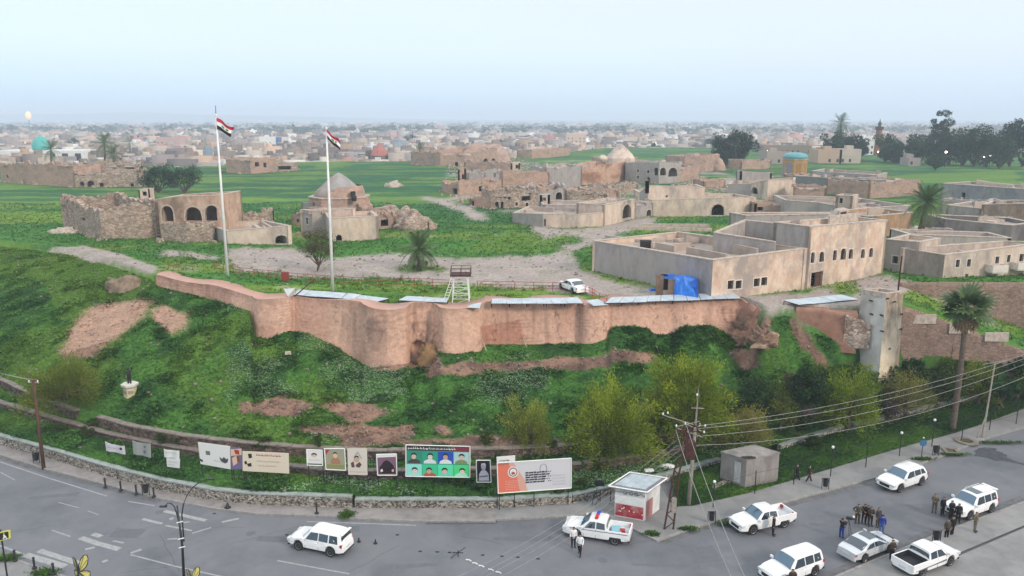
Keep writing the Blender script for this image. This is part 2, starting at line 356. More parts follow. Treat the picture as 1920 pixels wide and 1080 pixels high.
soil_polys = [
 [(448, 752), (520, 745), (580, 758), (560, 775), (460, 778)], [(590, 760), (690, 758), (735, 780), (650, 795)], [(545, 800), (620, 800), (770, 798), (770, 822), (690, 832), (600, 820)],
 [(800, 695), (870, 680), (960, 678), (1080, 672), (1140, 660), (1230, 664), (1215, 682), (1100, 690), (960, 694), (830, 705)], [(1360, 655), (1400, 652), (1420, 690), (1390, 695)],
 [(1480, 600), (1500, 600), (1530, 660), (1570, 700), (1540, 690), (1490, 640)], [(1420, 600), (1450, 595), (1440, 640), (1400, 640)], [(810, 800), (850, 795), (860, 812), (820, 815)],
 [(640, 826), (860, 824), (960, 815), (1060, 822), (1060, 838), (640, 838)], [(1410, 640), (1450, 640), (1440, 662)], [(700, 690), (800, 668), (835, 662), (830, 690), (730, 700)]]
yel_polys = [[(60, 480), (200, 480), (300, 520), (240, 560), (180, 570), (130, 640), (100, 660), (120, 600), (90, 560)], [(470, 640), (560, 650), (520, 690), (470, 690)], [(950, 430), (1030, 450), (1050, 470), (950, 475), (860, 470)],
 [(1640, 330), (1900, 320), (1920, 350), (1700, 340)], [(600, 300), (640, 300), (660, 310), (600, 318)], [(300, 480), (420, 500), (300, 515)]]
D = soft(dirt_polys)*(1-soft(grass_islands)); S = soft(soil_polys); Yl = soft(yel_polys)
S = np.where(GPY < 560, S*(GPX > 1300), S)
def blur(m, n=3):
 for _ in range(n):
  m = (np.roll(m, 1, 0)+np.roll(m, -1, 0)+2*m)/4; m = (np.roll(m, 1, 1)+np.roll(m, -1, 1)+2*m)/4
 return m
brk = fbm(G[..., 0], G[..., 1], 1.1, 3, 131)
D = sm(.25, .75, blur(D, 5)+(brk-.5)*.55*(G[..., 1] < 200)); S = sm(.22, .62, blur(S, 4)+(brk-.55)*.6)
w2x = GPX+(fbm(G[..., 0], G[..., 1], .5, 3, 23)-.5)*16; w2y = GPY+(fbm(G[..., 0], G[..., 1], .5, 3, 33)-.5)*14
for pq in ([(105, 672), (140, 604), (172, 570), (250, 559), (288, 562), (264, 598), (212, 640), (165, 672)], [(280, 580), (300, 573), (358, 586), (346, 618), (322, 630), (290, 606)]): S = np.maximum(S, blur(inpoly(w2x, w2y, pq).astype(float), 1))
S[-3:] = 1
nA = fbm(G[..., 0], G[..., 1], .10, 4, 41); nB = fbm(G[..., 0], G[..., 1], .5, 4, 51); nC = fbm(G[..., 0]*.25, G[..., 1], .16, 4, 61)
onslope = sm(0, 1, (wty(GPX)+2-GPY)/4); onslope = 1-onslope
c3 = lambda *c: np.array(c)
gd, gm, gy = c3(.034, .094, .020), c3(.064, .160, .028), c3(.110, .195, .026)
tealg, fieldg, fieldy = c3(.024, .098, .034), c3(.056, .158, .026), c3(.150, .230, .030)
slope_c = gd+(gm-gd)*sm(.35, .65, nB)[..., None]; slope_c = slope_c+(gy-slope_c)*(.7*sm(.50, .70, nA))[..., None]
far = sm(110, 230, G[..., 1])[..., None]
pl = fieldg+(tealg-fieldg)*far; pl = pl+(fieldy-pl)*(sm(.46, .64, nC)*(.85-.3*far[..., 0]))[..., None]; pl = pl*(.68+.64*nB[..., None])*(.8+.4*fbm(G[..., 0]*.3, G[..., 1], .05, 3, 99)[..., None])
CC = slope_c*onslope[..., None]+pl*(1-onslope[..., None])
CC = CC+(gy-CC)*(Yl*.7)[..., None]
patch = sm(.70, .78, nB*.6+nA*.4)*onslope*sm(540, 600, GPY)
soil = c3(.25, .15, .105)+(c3(.12, .075, .058)-c3(.25, .15, .105))*sm(.35, .7, nB)[..., None]
scarp = inpoly(GPX, GPY, [(100, 670), (140, 580), (180, 560), (280, 555), (370, 580), (350, 640), (200, 640)])
soil = np.where(scarp[..., None], c3(.35, .22, .155)*(.8+.4*nB[..., None]), soil)
CC = CC+(soil-CC)*np.maximum(S, patch*.45)[..., None]
bare = sm(.60, .72, nC*.5+nB*.5)*(1-onslope)*.45*(GPY > 425)
dirt = c3(.335, .283, .255)*(.84+.3*nB[..., None])
rub = sm(.58, .66, fbm(G[..., 0]*.6, G[..., 1]*1.4, .8, 4, 77))
dirt = dirt+(c3(.13, .15, .06)-dirt)*(rub*.3)[..., None]
zone_ = inpoly(wx, wy, [(835, 330), (1000, 300), (1300, 300), (1500, 325), (1500, 400), (1200, 405), (960, 398), (860, 392)])*1.0
D = np.maximum(np.maximum(D, bare), blur(zone_, 2)*sm(.52, .62, fbm(G[..., 0], G[..., 1], .18, 4, 141))*.75)
CC = CC+(dirt-CC)*D[..., None]
# right of the tower: paved ramp, then field
nR, nC_ = G.shape[:2]
idx = np.arange(nR*nC_).reshape(nR, nC_)
F = np.stack([idx[:-1, :-1], idx[:-1, 1:], idx[1:, 1:], idx[1:, :-1]], -1).reshape(-1, 4)
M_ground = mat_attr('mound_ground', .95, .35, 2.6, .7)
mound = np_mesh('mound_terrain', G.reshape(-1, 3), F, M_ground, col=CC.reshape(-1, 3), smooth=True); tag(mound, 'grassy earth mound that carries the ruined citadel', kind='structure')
def ground_z(X, Y):
 """height of the terrain near a world point (nearest grid vertex)"""
 d = (G[..., 0]-X)**2+(G[..., 1]-Y)**2; return float(G[..., 2].ravel()[np.argmin(d)])
def on_mound(x, y):
 """world point where the line of sight through (x, y) meets the terrain"""
 d = (GPX-x)**2+(GPY-y)**2; i = np.argmin(d); return Vector([float(q) for q in G.reshape(-1, 3)[i]])
# ---- low leafy ground cover, grass tufts: counted by nobody
def clumps(name, label, pts, colr, size, leaves, h, seed, parent=None, spread=1.0):
 r = np.random.default_rng(seed); n = len(pts); k = leaves
 th = r.uniform(0, 2*np.pi, (n, k)); tilt = r.uniform(.15, 1.0, (n, k)); ln = size[:, None]*r.uniform(.6, 1.15, (n, k)); wd = ln*.42
 dx, dy = np.cos(th), np.sin(th); up = h*tilt
 base = pts[:, None, :]+np.stack([dx*ln*.12*spread, dy*ln*.12*spread, 0*dx], -1)
 tip = base+np.stack([dx*ln*(1-.5*up), dy*ln*(1-.5*up), ln*up], -1)
 midp = (base+tip)/2; midp[..., 2] += ln*.12
 side = np.stack([-dy*wd*.5, dx*wd*.5, 0*dx], -1)
 V = np.stack([base, midp+side, tip, midp-side], 2).reshape(-1, 3)
 F = np.arange(len(V)).reshape(-1, 4)
 c = colr[:, None, None, :]*r.uniform(.55, 1.5, (n, k, 1, 1))*r.uniform(.7, 1.3, (n, 1, 1, 1)); c = np.broadcast_to(c, (n, k, 4, 3)).reshape(-1, 3)
 return np_mesh(name, V, F, M_leafcol, parent, col=c)
def sample(mask, n, seed):
 r = np.random.default_rng(seed); m = mask[:-1, :-1].ravel(); 
 a = G[:-1, :-1].reshape(-1, 3); b = G[:-1, 1:].reshape(-1, 3); c = G[1:, :-1].reshape(-1, 3); d_ = G[1:, 1:].reshape(-1, 3)
 area = np.linalg.norm(np.cross(b-a, c-a), axis=1)*m; pr = area/area.sum()
 i = r.choice(len(pr), n, p=pr); u = r.random((n, 1)); v = r.random((n, 1))
 p = (a[i]*(1-u)+b[i]*u)*(1-v)+(c[i]*(1-u)+d_[i]*u)*v
 return p, CC[:-1, :-1].reshape(-1, 3)[i]
wallrows = np.zeros(GPX.shape); acc = np.cumsum([0]+segs)
for k in (1, 3, 7, 8, 10): wallrows[acc[k]:acc[k+1]+1] = 1
vis = ((GPX > -200) & (GPX < 2120)).astype(float)*(1-wallrows)
veg = vis*(1-.93*S)*(1-D)
m1 = veg*onslope*(G[..., 1] < 150)
p, c = sample(m1, 150000, 1)
nn = fbm(p[:, 0], p[:, 1], .45, 3, 91)
tag(clumps('slope_vegetation', '', p, c*1.15, .16+.26*sm(.42, .75, nn), 4, .75, 5), 'leafy green weeds and grass covering the mound slope', 'ground cover', kind='stuff')
# pale flowering weeds in drifts
pf, cf = sample(m1*(sm(.56, .68, fbm(G[..., 0], G[..., 1], .14, 3, 14)))*(GPX > 420), 9000, 3)
tag(clumps('flowering_weeds', '', pf+np.array([0, 0, .18]), np.tile(np.array([[.30, .40, .26]]), (len(pf), 1)), np.full(len(pf), .13), 4, .5, 8), 'pale flowering weeds in drifts over the mound slope', 'weeds', kind='stuff')
m2 = veg*(1-onslope)*(G[..., 1] < 190)*(1/(1+(G[..., 1]/110.)**2))
p, c = sample(m2, 42000, 2)
tag(clumps('plateau_grass', '', p, c*1.1, .2+.3*RNG.random(len(p)), 4, .8, 6), 'green grass and weeds on top of the mound', 'grass', kind='stuff')
# stones scattered on dirt and slope
ps, _ = sample(vis*(D*.07+S*.6*onslope*(GPX > 420)+.05)*(G[..., 1] < 150), 1500, 12)
r_ = np.random.default_rng(5); sz = r_.uniform(.04, .19, len(ps))**1.0
cube = np.array([(-1, -1, -.4), (1, -1, -.4), (1, 1, -.4), (-1, 1, -.4), (-.7, -.8, .8), (.8, -.6, .7), (.6, .7, .9), (-.8, .6, .6)])
V = ps[:, None, :]+cube[None]*sz[:, None, None]*r_.uniform(.7, 1.4, (len(ps), 8, 3))
F = (np.arange(len(ps))[:, None, None]*8+np.array([(0, 3, 2, 1), (4, 5, 6, 7), (0, 1, 5, 4), (1, 2, 6, 5), (2, 3, 7, 6), (3, 0, 4, 7)])[None]).reshape(-1, 4)
tag(np_mesh('loose_stones', V.reshape(-1, 3), F, mat('loose_stone', srgb('a39488', .7), .95, c2=srgb('75665c', .7), scale=3)), 'small loose stones strewn over earth and paths', 'stones', kind='stuff')
zm = inpoly(GPX, GPY, [(830, 300), (940, 290), (1110, 340), (1300, 335), (1500, 345), (1500, 400), (1200, 402), (960, 396), (840, 390)])*1.0
pr_, _ = sample(zm*(1-wallrows), 2600, 44); r_ = np.random.default_rng(6); sz = r_.uniform(.12, .5, len(pr_))
V = pr_[:, None, :]+cube[None]*sz[:, None, None]*r_.uniform(.6, 1.4, (len(pr_), 8, 3)); F = (np.arange(len(pr_))[:, None, None]*8+np.array([(0, 3, 2, 1), (4, 5, 6, 7), (0, 1, 5, 4), (1, 2, 6, 5), (2, 3, 7, 6), (3, 0, 4, 7)])[None]).reshape(-1, 4)
tag(np_mesh('ruin_rubble', V.reshape(-1, 3), F, M_stone), 'rubble strewn between the ruins of the old town', 'rubble', kind='stuff')
# ================================================================ FLAT GROUND, ROAD, PAVEMENTS
def sheet(name, pts, mats, z=None, kind='structure', thick=0, parent=None):
 m = MB(); pp = [Vector(q) for q in pts]
 if thick: m.prism([q-Vector((0, 0, thick)) for q in pp], (0, 0, thick))
 else: m.quad(*pp)
 o = m.build(name, mats, parent)
 if kind and not parent: o['kind'] = kind
 return o
M_cityground = mat('city_ground', (.26, .235, .22), .95, c2=(.15, .15, .13), scale=.02, c3=(.10, .13, .07))
g = MB(); g.quad((-16000, -300, -.6), (16000, -300, -.6), (16000, 16000, -.6), (-16000, 16000, -.6)); g.build('ground', M_cityground)['kind'] = 'structure'
M_asph = mat('asphalt', (.142, .147, .162), .85, c2=(.178, .179, .188), scale=.35, c3=(.112, .118, .132), bump=.35, bscale=25, detail=9, lo=.3, hi=.7)
rd = MB(); rd.quad((-120, 20, 0), (120, 20, 0), (120, 150, 0), (-120, 150, 0)); rd.build('road', M_asph)['kind'] = 'structure'
M_pave = mat('pavement_slabs', (.255, .23, .218), .92, c2=(.185, .17, .163), scale=1.4, c3=(.29, .265, .25), bump=.4, bscale=9)
M_pave2 = mat('grey_pavement', (.23, .225, .22), .92, c2=(.185, .183, .18), scale=.7, c3=(.27, .262, .255), bump=.3, bscale=12)
M_kerb = mat('kerb_concrete', (.30, .285, .27), .9, c2=(.21, .2, .19), scale=2.5)
KZ = .14
def strip(front, back, z, name, m, kerb=True):
 """a pavement between a front line and a back line of the photograph, with a raised kerb of separate stones along the front"""
 mb = MB(); fa = [P(x, y, z) for x, y in front]; ba = [P(x, y, z) for x, y in back]
 poly = fa+ba[::-1]; tri = tessellate_polygon([poly]); mb.add(poly, [tuple(t) for t in tri])
 o = mb.build(name, m); o['kind'] = 'structure'
 if kerb:
  k = MB()
  # kerb stones, about a metre each
  pts = [q for q in fa]; acc_ = 0
  for a, b in zip(pts, pts[1:]):
   L = (b-a).length; n = max(1, int(L/1.0)); d = (b-a)/n; nrm = Vector((-d.y, d.x, 0)).normalized()*.2
   for i in range(n):
    p0 = a+d*(i+.015); p1 = a+d*(i+.985); h = random.uniform(-.012, .012)
    k.hexa([(p0.x, p0.y, 0), (p1.x, p1.y, 0), (p1.x+nrm.x, p1.y+nrm.y, 0), (p0.x+nrm.x, p0.y+nrm.y, 0),
      (p0.x, p0.y, z+.02+h), (p1.x, p1.y, z+.02+h), (p1.x+nrm.x, p1.y+nrm.y, z+.02+h), (p0.x+nrm.x, p0.y+nrm.y, z+.02+h)])
  kk = k.build('kerb', M_kerb, o); kk['kind'] = 'stuff'
 return o
kl = [(-120, 822), (0, 853), (80, 878), (200, 909), (300, 935), (400, 953), (480, 963), (640, 969), (655, 972)]
strip(kl, [(x, lowtop(x)+22 if x < 660 else 945) for x, y in kl], KZ, 'pavement', M_pave)
k2 = [(655, 972), (780, 977), (930, 977)]; strip(k2, [(655, 946), (780, 946), (930, 946)], KZ, 'concrete_apron', M_pave)
k3 = [(930, 974), (1050, 969), (1110, 962), (1175, 986), (1232, 1014), (1300, 990), (1380, 966), (1500, 934), (1640, 896), (1722, 872), (1780, 850), (1850, 822), (1920, 801), (2250, 700)]
b3 = [(930, 947), (1072, 940), (1150, 925), (1235, 905), (1262, 950), (1300, 948), (1400, 925), (1500, 896), (1600, 866), (1700, 836), (1790, 812), (1850, 792), (1920, 766), (2250, 672)]
strip(k3, b3, KZ, 'pavement', M_pave2)
# pavement across the road bottom right (two levels with a kerb) and bottom left
k4 = [(1540, 1090), (1640, 1048), (1760, 999), (1920, 939), (2200, 830)]; strip(k4[::-1], [(2200, 885), (1920, 985), (1790, 1040), (1690, 1090)], KZ, 'pavement', M_pave2)
k5 = [(1690, 1090), (1790, 1040), (1920, 985), (2200, 885), (2300, 1100)]
strip([(1693, 1095), (1796, 1043), (1924, 988), (2200, 889)], [(1700, 1180), (1900, 1180), (2200, 1180), (2300, 1000)], .05, 'parking_apron', M_pave2, kerb=False)
strip([(160, 1100), (130, 1082), (60, 1058), (0, 1036), (-200, 990)], [(200, 1150), (130, 1150), (60, 1150), (0, 1150), (-200, 1150)], KZ, 'pavement', M_pave2)
# lawn on the right
xs = list(range(1262, 2251, 12)); V = []; nf = 9
lf = L_([(1262, 950), (1300, 948), (1400, 925), (1500, 896), (1600, 866), (1700, 836), (1790, 812), (1850, 792), (1920, 766), (2250, 672)])
lawnbase = []
for x in xs:
 a = P(x, lf(x), KZ+.02); t_ = Pn(np.array([x]), np.array([lowtop(x)]), np.array([lowz(x)]))[0]; b = Vector((t_[0], t_[1]-.35, .45))
 for j in range(nf+1): V.append(a.lerp(b, j/nf))
V = np.array(V); V[:, 2] += (fbm(V[:, 0], V[:, 1], .5, 3, 5)-.5)*.15
idl = np.arange(len(xs)*(nf+1)).reshape(len(xs), nf+1)
Fl = np.stack([idl[:-1, :-1], idl[1:, :-1], idl[1:, 1:], idl[:-1, 1:]], -1).reshape(-1, 4)
nl = fbm(V[:, 0], V[:, 1], .35, 4, 15)
Cl = c3(.018, .055, .009)+(c3(.060, .13, .014)-c3(.018, .055, .009))*sm(.35, .7, nl)[:, None]
tag(np_mesh('lawn', V, Fl, M_ground, col=Cl, smooth=True), 'dark green lawn behind the right-hand pavement', kind='structure')
r_ = np.random.default_rng(9); fi = r_.integers(0, len(Fl), 16000); u = r_.random((16000, 1)); v = r_.random((16000, 1)); q = V[Fl[fi]]
pp = (q[:, 0]*(1-u)+q[:, 1]*u)*(1-v)+(q[:, 3]*(1-u)+q[:, 2]*u)*v
tag(clumps('lawn_grass', '', pp, Cl[Fl[fi, 0]]*1.2, np.full(16000, .16), 4, .9, 11), 'short grass blades on the roadside lawn', 'grass', kind='stuff')
# road paint
M_line = mat('road_paint', (.36, .36, .35), .8, c2=(.20, .2, .205), scale=3.0, lo=.35, hi=.8)
def paint(name, lines, wdt, label=None):
 m = MB()
 for ln in lines:
  pts = [P(x, y, .008) for x, y in ln[0]]; wd = ln[1] if len(ln) > 1 else wdt
  for a, b in zip(pts, pts[1:]):
   n = Vector((-(b-a).y, (b-a).x, 0)).normalized()*wd/2; m.quad(a-n, b-n, b+n, a+n)
 o = m.build(name, M_line, origin=Vector((0, 60, 0))); o['kind'] = 'structure'; return o
paint('road_marking', [([(-120, 830), (0, 866), (90, 896), (200, 930)],), ([(240, 940), (290, 948)],), ([(350, 945), (480, 957), (620, 964)], .1),
 ([(575, 978), (700, 982), (780, 985)],), ([(97, 994), (132, 1006)],), ([(0, 885), (28, 900)], .1), ([(245, 1040), (330, 1062), (420, 1082)],),
 ([(520, 1051), (655, 1076)],), ([(267, 973), (304, 982)], .3), ([(310, 985), (360, 995)], .2), ([(308, 958), (386, 976)], .4), ([(360, 1000), (396, 989)], .18),
 ([(416, 979), (448, 972)], .3), ([(151, 1008), (180, 1018), (224, 1030)], .5), ([(174, 1001), (190, 1006)], .45), ([(160, 1030), (178, 1026)], .3), ([(73, 1032), (147, 1056)], .5),
 ([(47, 1040), (122, 1062)], .6), ([(0, 1023), (46, 1040)], .18), ([(245, 1037), (265, 1030)], .3), ([(212, 1014), (232, 1018)], .2), ([(192, 1054), (202, 1050)], .3), ([(314, 1011), (332, 1010)], .2),
 ([(344, 980), (356, 978)], .2), ([(110, 942), (148, 952)], .1), ([(165, 958), (185, 965)], .1), ([(318, 974), (326, 971)], .35)], .14)
# dark stain and tar patches
M_stain = mat('tar_stain', (.045, .045, .055), .7, c2=(.08, .08, .09), scale=2)
m = MB()
for cx_, cy_, rx, ry, n in ((1850, 848, 30, 10, 18), (1872, 857, 22, 8, 14), (1889, 862, 8, 3, 10)):
 m.quad(*[P(cx_+rx*math.cos(2*math.pi*i/n)*random.uniform(.55, 1.15), cy_+ry*math.sin(2*math.pi*i/n)*random.uniform(.6, 1.2), .0085+.001*(cx_ % 7)) for i in range(n)])
m.quad(*[P(x, y, .0185) for x, y in ((1888, 860), (1925, 871), (1924, 873), (1886, 863))])
m.build('road_stain', M_stain)['kind'] = 'structure'
m = MB(); m.quad(*[P(x, y, .012) for x, y in ((790, 973), (932, 974), (931, 982), (800, 983))])
m.build('wet_patch', mat('wet_gutter', (.07, .062, .06), .6, c2=(.11, .1, .098), scale=4))['kind'] = 'structure'
m = MB()
for ln in ([(1240, 1018), (1300, 996), (1380, 972), (1500, 940), (1660, 897)], [(1545, 1082), (1640, 1042), (1760, 993), (1920, 933)], [(0, 857), (80, 882), (200, 913), (300, 940)]):
 pts = [P(x, y, .006) for x, y in ln]
 for a, b in zip(pts, pts[1:]):
  n = Vector((-(b-a).y, (b-a).x, 0)).normalized()*.35; m.quad(a-n, b-n, b+n, a+n)
m.build('gutter_dirt', mat('gutter_dirt', (.085, .082, .08), .9, c2=(.14, .14, .145), scale=1.5, lo=.3, hi=.6))['kind'] = 'structure'
m = MB(); rq = random.Random(12)
for (x, y, w_, d_) in ((520, 1010, 3.2, .8), (240, 1000, 2.4, 1.4), (980, 1010, 4.5, .6), (1320, 1040, 2.2, 2.0), (780, 1060, 3.0, .5), (1250, 1060, 5, .35), (1560, 985, 3.5, .5), (1700, 950, 2.0, 1.0), (100, 930, 4, .6), (660, 992, 1.2, .8)):
 q = P(x, y, .0045); a = rq.uniform(-.3, .3); m.quad(*[(q.x+math.cos(a)*u*w_-math.sin(a)*v*d_+rq.uniform(-.1, .1), q.y+math.sin(a)*u*w_+math.cos(a)*v*d_+rq.uniform(-.08, .08), .0045) for u, v in ((-.5, -.5), (0, -.55), (.5, -.5), (.5, .5), (0, .52), (-.5, .5))])
for (x, y) in ((470, 1000), (1130, 1050), (1600, 930), (300, 960)): q = P(x, y, .0055); m.quad(*[(q.x+.38*math.cos(k*.52), q.y+.38*math.sin(k*.52), .0055) for k in range(12)])
m.build('asphalt_patch', mat('asphalt_repair', (.115, .118, .128), .8, c2=(.135, .138, .148), scale=2))['kind'] = 'structure'
m = MB()
for k in range(9):
 x, y = rq.uniform(0, 1500), rq.uniform(975, 1075); p = P(x, y, .0065); d = Vector((rq.uniform(-1, 1), rq.uniform(-.5, .5), 0)).normalized()
 for j in range(rq.randint(4, 9)):
  q = p+d*rq.uniform(.4, .9)+Vector((rq.uniform(-.15, .15), rq.uniform(-.15, .15), 0)); n = Vector((-(q-p).y, (q-p).x, 0)).normalized()*.014; m.quad(p-n, q-n, q+n, p+n); p = q
m.build('asphalt_cracks', mat('crack_dark', (.06, .06, .065), .9))['kind'] = 'structure'
# ================================================================ WALLS BY THE ROAD AND ON THE SLOPE
def wall_run(name, label, pts, z0, zt, th, m, cap=None, capm=None, slabs=0, over=.06, wav=0, cat='wall', group=None):
 """pts: world points along the front face; zt: list of top heights; slabs: length of the separate coping slabs (0 = one run)"""
 root = E(name, (pts[0].x, pts[0].y, z0), label, cat, group); b = MB(); n = len(pts)
 nr = []
 for i in range(n):
  d = pts[min(i+1, n-1)]-pts[max(i-1, 0)]; nr.append(Vector((-d.y, d.x, 0)).normalized())
 for i in range(n-1):
  a, c = pts[i], pts[i+1]; na, nc = nr[i]*th, nr[i+1]*th
  b.hexa([(a.x, a.y, z0), (c.x, c.y, z0), (c.x+nc.x, c.y+nc.y, z0), (a.x+na.x, a.y+na.y, z0),
    (a.x, a.y, zt[i]), (c.x, c.y, zt[i+1]), (c.x+nc.x, c.y+nc.y, zt[i+1]), (a.x+na.x, a.y+na.y, zt[i])])
 b.build('masonry', m, root)
 if cap:
  k = MB(); 
  def seg(a, c, na, nc, za, zc, dz=0):
   fa, fc = a-na*over, c-nc*over; ba, bc = a+na*(th+over), c+nc*(th+over)
   k.hexa([(fa.x, fa.y, za+.003), (fc.x, fc.y, zc+.003), (bc.x, bc.y, zc+.003), (ba.x, ba.y, za+.003),
     (fa.x, fa.y, za+cap+dz), (fc.x, fc.y, zc+cap+dz), (bc.x, bc.y, zc+cap+dz), (ba.x, ba.y, za+cap+dz)])
  if not slabs:
   for i in range(n-1): seg(pts[i], pts[i+1], nr[i], nr[i+1], zt[i], zt[i+1])
   k.build('coping', capm, root)
  else:
   for i in range(n-1):
    L = (pts[i+1]-pts[i]).length; q = max(1, round(L/slabs))
    for j in range(q):
     t0, t1 = (j+.012)/q, (j+1-.012)/q; k = MB()
     f = lambda t: (pts[i].lerp(pts[i+1], t), nr[i].lerp(nr[i+1], t), zt[i]+(zt[i+1]-zt[i])*t)
     A, C = f(t0), f(t1); dz = random.uniform(-.03, .03); sh = random.uniform(-.04, .04)
     seg(A[0]+A[1]*sh, C[0]+C[1]*sh, A[1], C[1], A[2], C[2], dz); k.build('coping_slab', capm, root)
 return root
M_lowst = mat('pale_field_stone', srgb('b3aca2', .8), .93, c2=srgb('8f877d', .75), scale=1.6, brick=(6.5, 1.25, .8), bump=.9)
M_lowcap = mat('pale_cement_cap', srgb('a9b2ad', .78), .9, c2=srgb('8c958f', .78), scale=1.4)
def xr(a, b, s): return [a+(b-a)*i/round((b-a)/s) for i in range(round((b-a)/s)+1)]
LW = lambda x: Pn(np.array([x]), np.array([lowtop(x)]), np.array([lowz(x)]))[0]
def run_low(name, label, a, b, st, **k):
 xs = xr(a, b, st); P_ = [Vector(map(float, LW(x))) for x in xs]
 pts = [Vector((q.x, q.y-.45, 0)) for q in P_]; return wall_run(name, label, pts, 0, [q.z-.12 for q in P_], .45, M_lowst, .12, M_lowcap, **k)
run_low('low_stone_wall', 'long curved low stone wall with pale cement cap along the left pavement', -200, 661, 24)
run_low('low_stone_wall', 'lower stone wall right of the step, between concrete aprons and banners', 667, 1072, 24)
run_low('low_stone_wall', 'low stone garden wall from the orange billboard behind the kiosk to the concrete hut', 1074, 1350, 24)
run_low('low_stone_wall', 'pale stone garden wall behind the lawn, right of the concrete hut', 1462, 1580, 24)
run_low('low_stone_wall', 'stone garden wall behind the lawn under the trees at the right', 1598, 2220, 30)
def run_ter(name, label, L2, a, b, st, dn, m, th=.5, slabs=1.25):
 xs = xr(a, b, st); i = [np.interp(x, CX, np.arange(len(CX))) for x in xs]
 q = [Vector([float(np.interp(k, np.arange(len(CX)), L2[:, j])) for j in range(3)]) for k in i]
 pts = [Vector((v.x, v.y-.5, 0)) for v in q]; z0 = min(v.z for v in q)-dn
 return wall_run(name, label, pts, z0, [v.z-.02 for v in q], th, m, .13, M_cop2, slabs=slabs)
M_cop2 = mat('worn_coping', srgb('9b8f86', .75), .95, c2=srgb('7c7269', .75), scale=2, bump=.4, bscale=8)
M_darkst = mat('dark_rubble_masonry', srgb('8d7a6e', .68), .95, c2=srgb('5e4f46', .68), scale=1.3, brick=(2.6, 1.5, .5), bump=.9)
run_ter('terrace_wall', 'lower dark rubble terrace wall behind the banners', LN[2], -150, 1090, 26, 1.6, M_darkst)
run_ter('terrace_wall', 'low rubble terrace wall under the trees behind the kiosk', LN[2], 1096, 1345, 26, 1.3, M_darkst)
run_ter('terrace_wall', 'upper dark rubble terrace wall at the foot of the grassy slope', LN[4], -150, 145, 26, 1.7, M_darkst)
run_ter('terrace_wall', 'upper rubble terrace wall at the foot of the slope, right of its left-hand gap', LN[4], 186, 1090, 26, 1.5, M_darkst)
run_ter('terrace_wall', 'brown terrace wall half hidden by the trees left of the concrete hut', LN[4], 1096, 1330, 26, 1.4, M_darkst)
run_ter('terrace_wall', 'rubble wall under the trees behind the right-hand lawn', LN[4], 1480, 1780, 26, 1.2, M_darkst)
# ================================================================ CLAY RENDERED MOUND WALL WITH ROUND BUTTRESSES
cwx = list(np.arange(292, 1432, 2.4)); NRW = 30; V = []; px_ = []
for x in cwx:
 T = Pn(np.array([x]), np.array([wty(x)]), np.array([12.0]))[0]; Bm = T[1]-wbo(x)
 bl = bulge(x); Yt = T[1]-bl*.8; zt = 12.05+.12*math.sin(x*.05)-(.9*sm(1385, 1425, x)*(1+.4*math.sin(x*.5)))
 yb = wby(x); Yb = Bm-bl*.85; pb = PYn(np.array([x]), np.array([yb]), np.array([Yb]))[0]
 zb = min(pb[2], zt-.5)
 for j in range(NRW+1):
  t = j/NRW; z = (zb-.8)*(1-t)+zt*t; tt = t; Y = Yb*(1-tt)+Yt*tt; Y -= .35*max(0, .25-t)
  X = (x-960)/FPX*(Y*cp+(CH-z)*sp)
  u_, v_ = topx(X, Y, z)
  # pointed arch recess in the fold between two buttresses
  ax = abs(v_*0+u_-785); ay = 672-v_
  if ax < 20 and v_ > 640+ (ax/20)**2*22: Y += 1.1
  # broken facing: band of exposed courses
  if 764 < u_ < 820 and 608 < v_ < 648: Y += .12*(fbm(np.array([u_*.2]), np.array([v_*.8]), 1, 2, 4)[0] > .5)
  V.append((X, Y, z)); px_.append((u_, v_))
V = np.array(V); px_ = np.array(px_)
V[:, 1] += (fbm(V[:, 0], V[:, 2]*1.2, .35, 4, 71)-.5)*.28+(fbm(V[:, 0], V[:, 2], 1.4, 3, 75)-.5)*.10
rg = sm(1340, 1400, px_[:, 0]); V[:, 1] += rg*(fbm(V[:, 0], V[:, 2], 1.0, 4, 78)-.5)*2.2
gul = fbm(V[:, 0]*1.3, V[:, 2]*.12, 1.0, 3, 171); V[:, 1] += .05*sm(.6, .8, gul)+.06*(fbm(V[:, 0], V[:, 2]*1.4, 3.0, 3, 172)-.5)
# hairline cracks cut into the render
cr_ = [[(1040, 615), (1044, 585), (1048, 600), (1050, 640)], [(1263, 640), (1268, 600), (1255, 575)], [(1222, 575), (1232, 596), (1220, 612)], [(1140, 565), (1132, 600), (1143, 640)], [(1285, 572), (1290, 610), (1330, 635)], [(1352, 570), (1358, 600), (1400, 620)], [(925, 590), (930, 640)], [(1100, 640), (1122, 615)]]
def segd(p, a, b):
 a = np.array(a, float); b = np.array(b, float); d = b-a; t = np.clip(((p-a)@d)/(d@d), 0, 1); return np.linalg.norm(p-(a+t[:, None]*d), axis=1)
dc = np.full(len(V), 99.)
for c in cr_:
 for a, b in zip(c, c[1:]): dc = np.minimum(dc, segd(px_+np.stack([(fbm(V[:, 0], V[:, 2], 1.5, 2, 3)-.5)*14, 0*V[:, 0]], 1), a, b))
V[:, 1] += .05*(dc < 1.1)
nW = len(cwx); idw = np.arange(nW*(NRW+1)).reshape(nW, NRW+1)
Fw = np.stack([idw[:-1, :-1], idw[1:, :-1], idw[1:, 1:], idw[:-1, 1:]], -1).reshape(-1, 4)
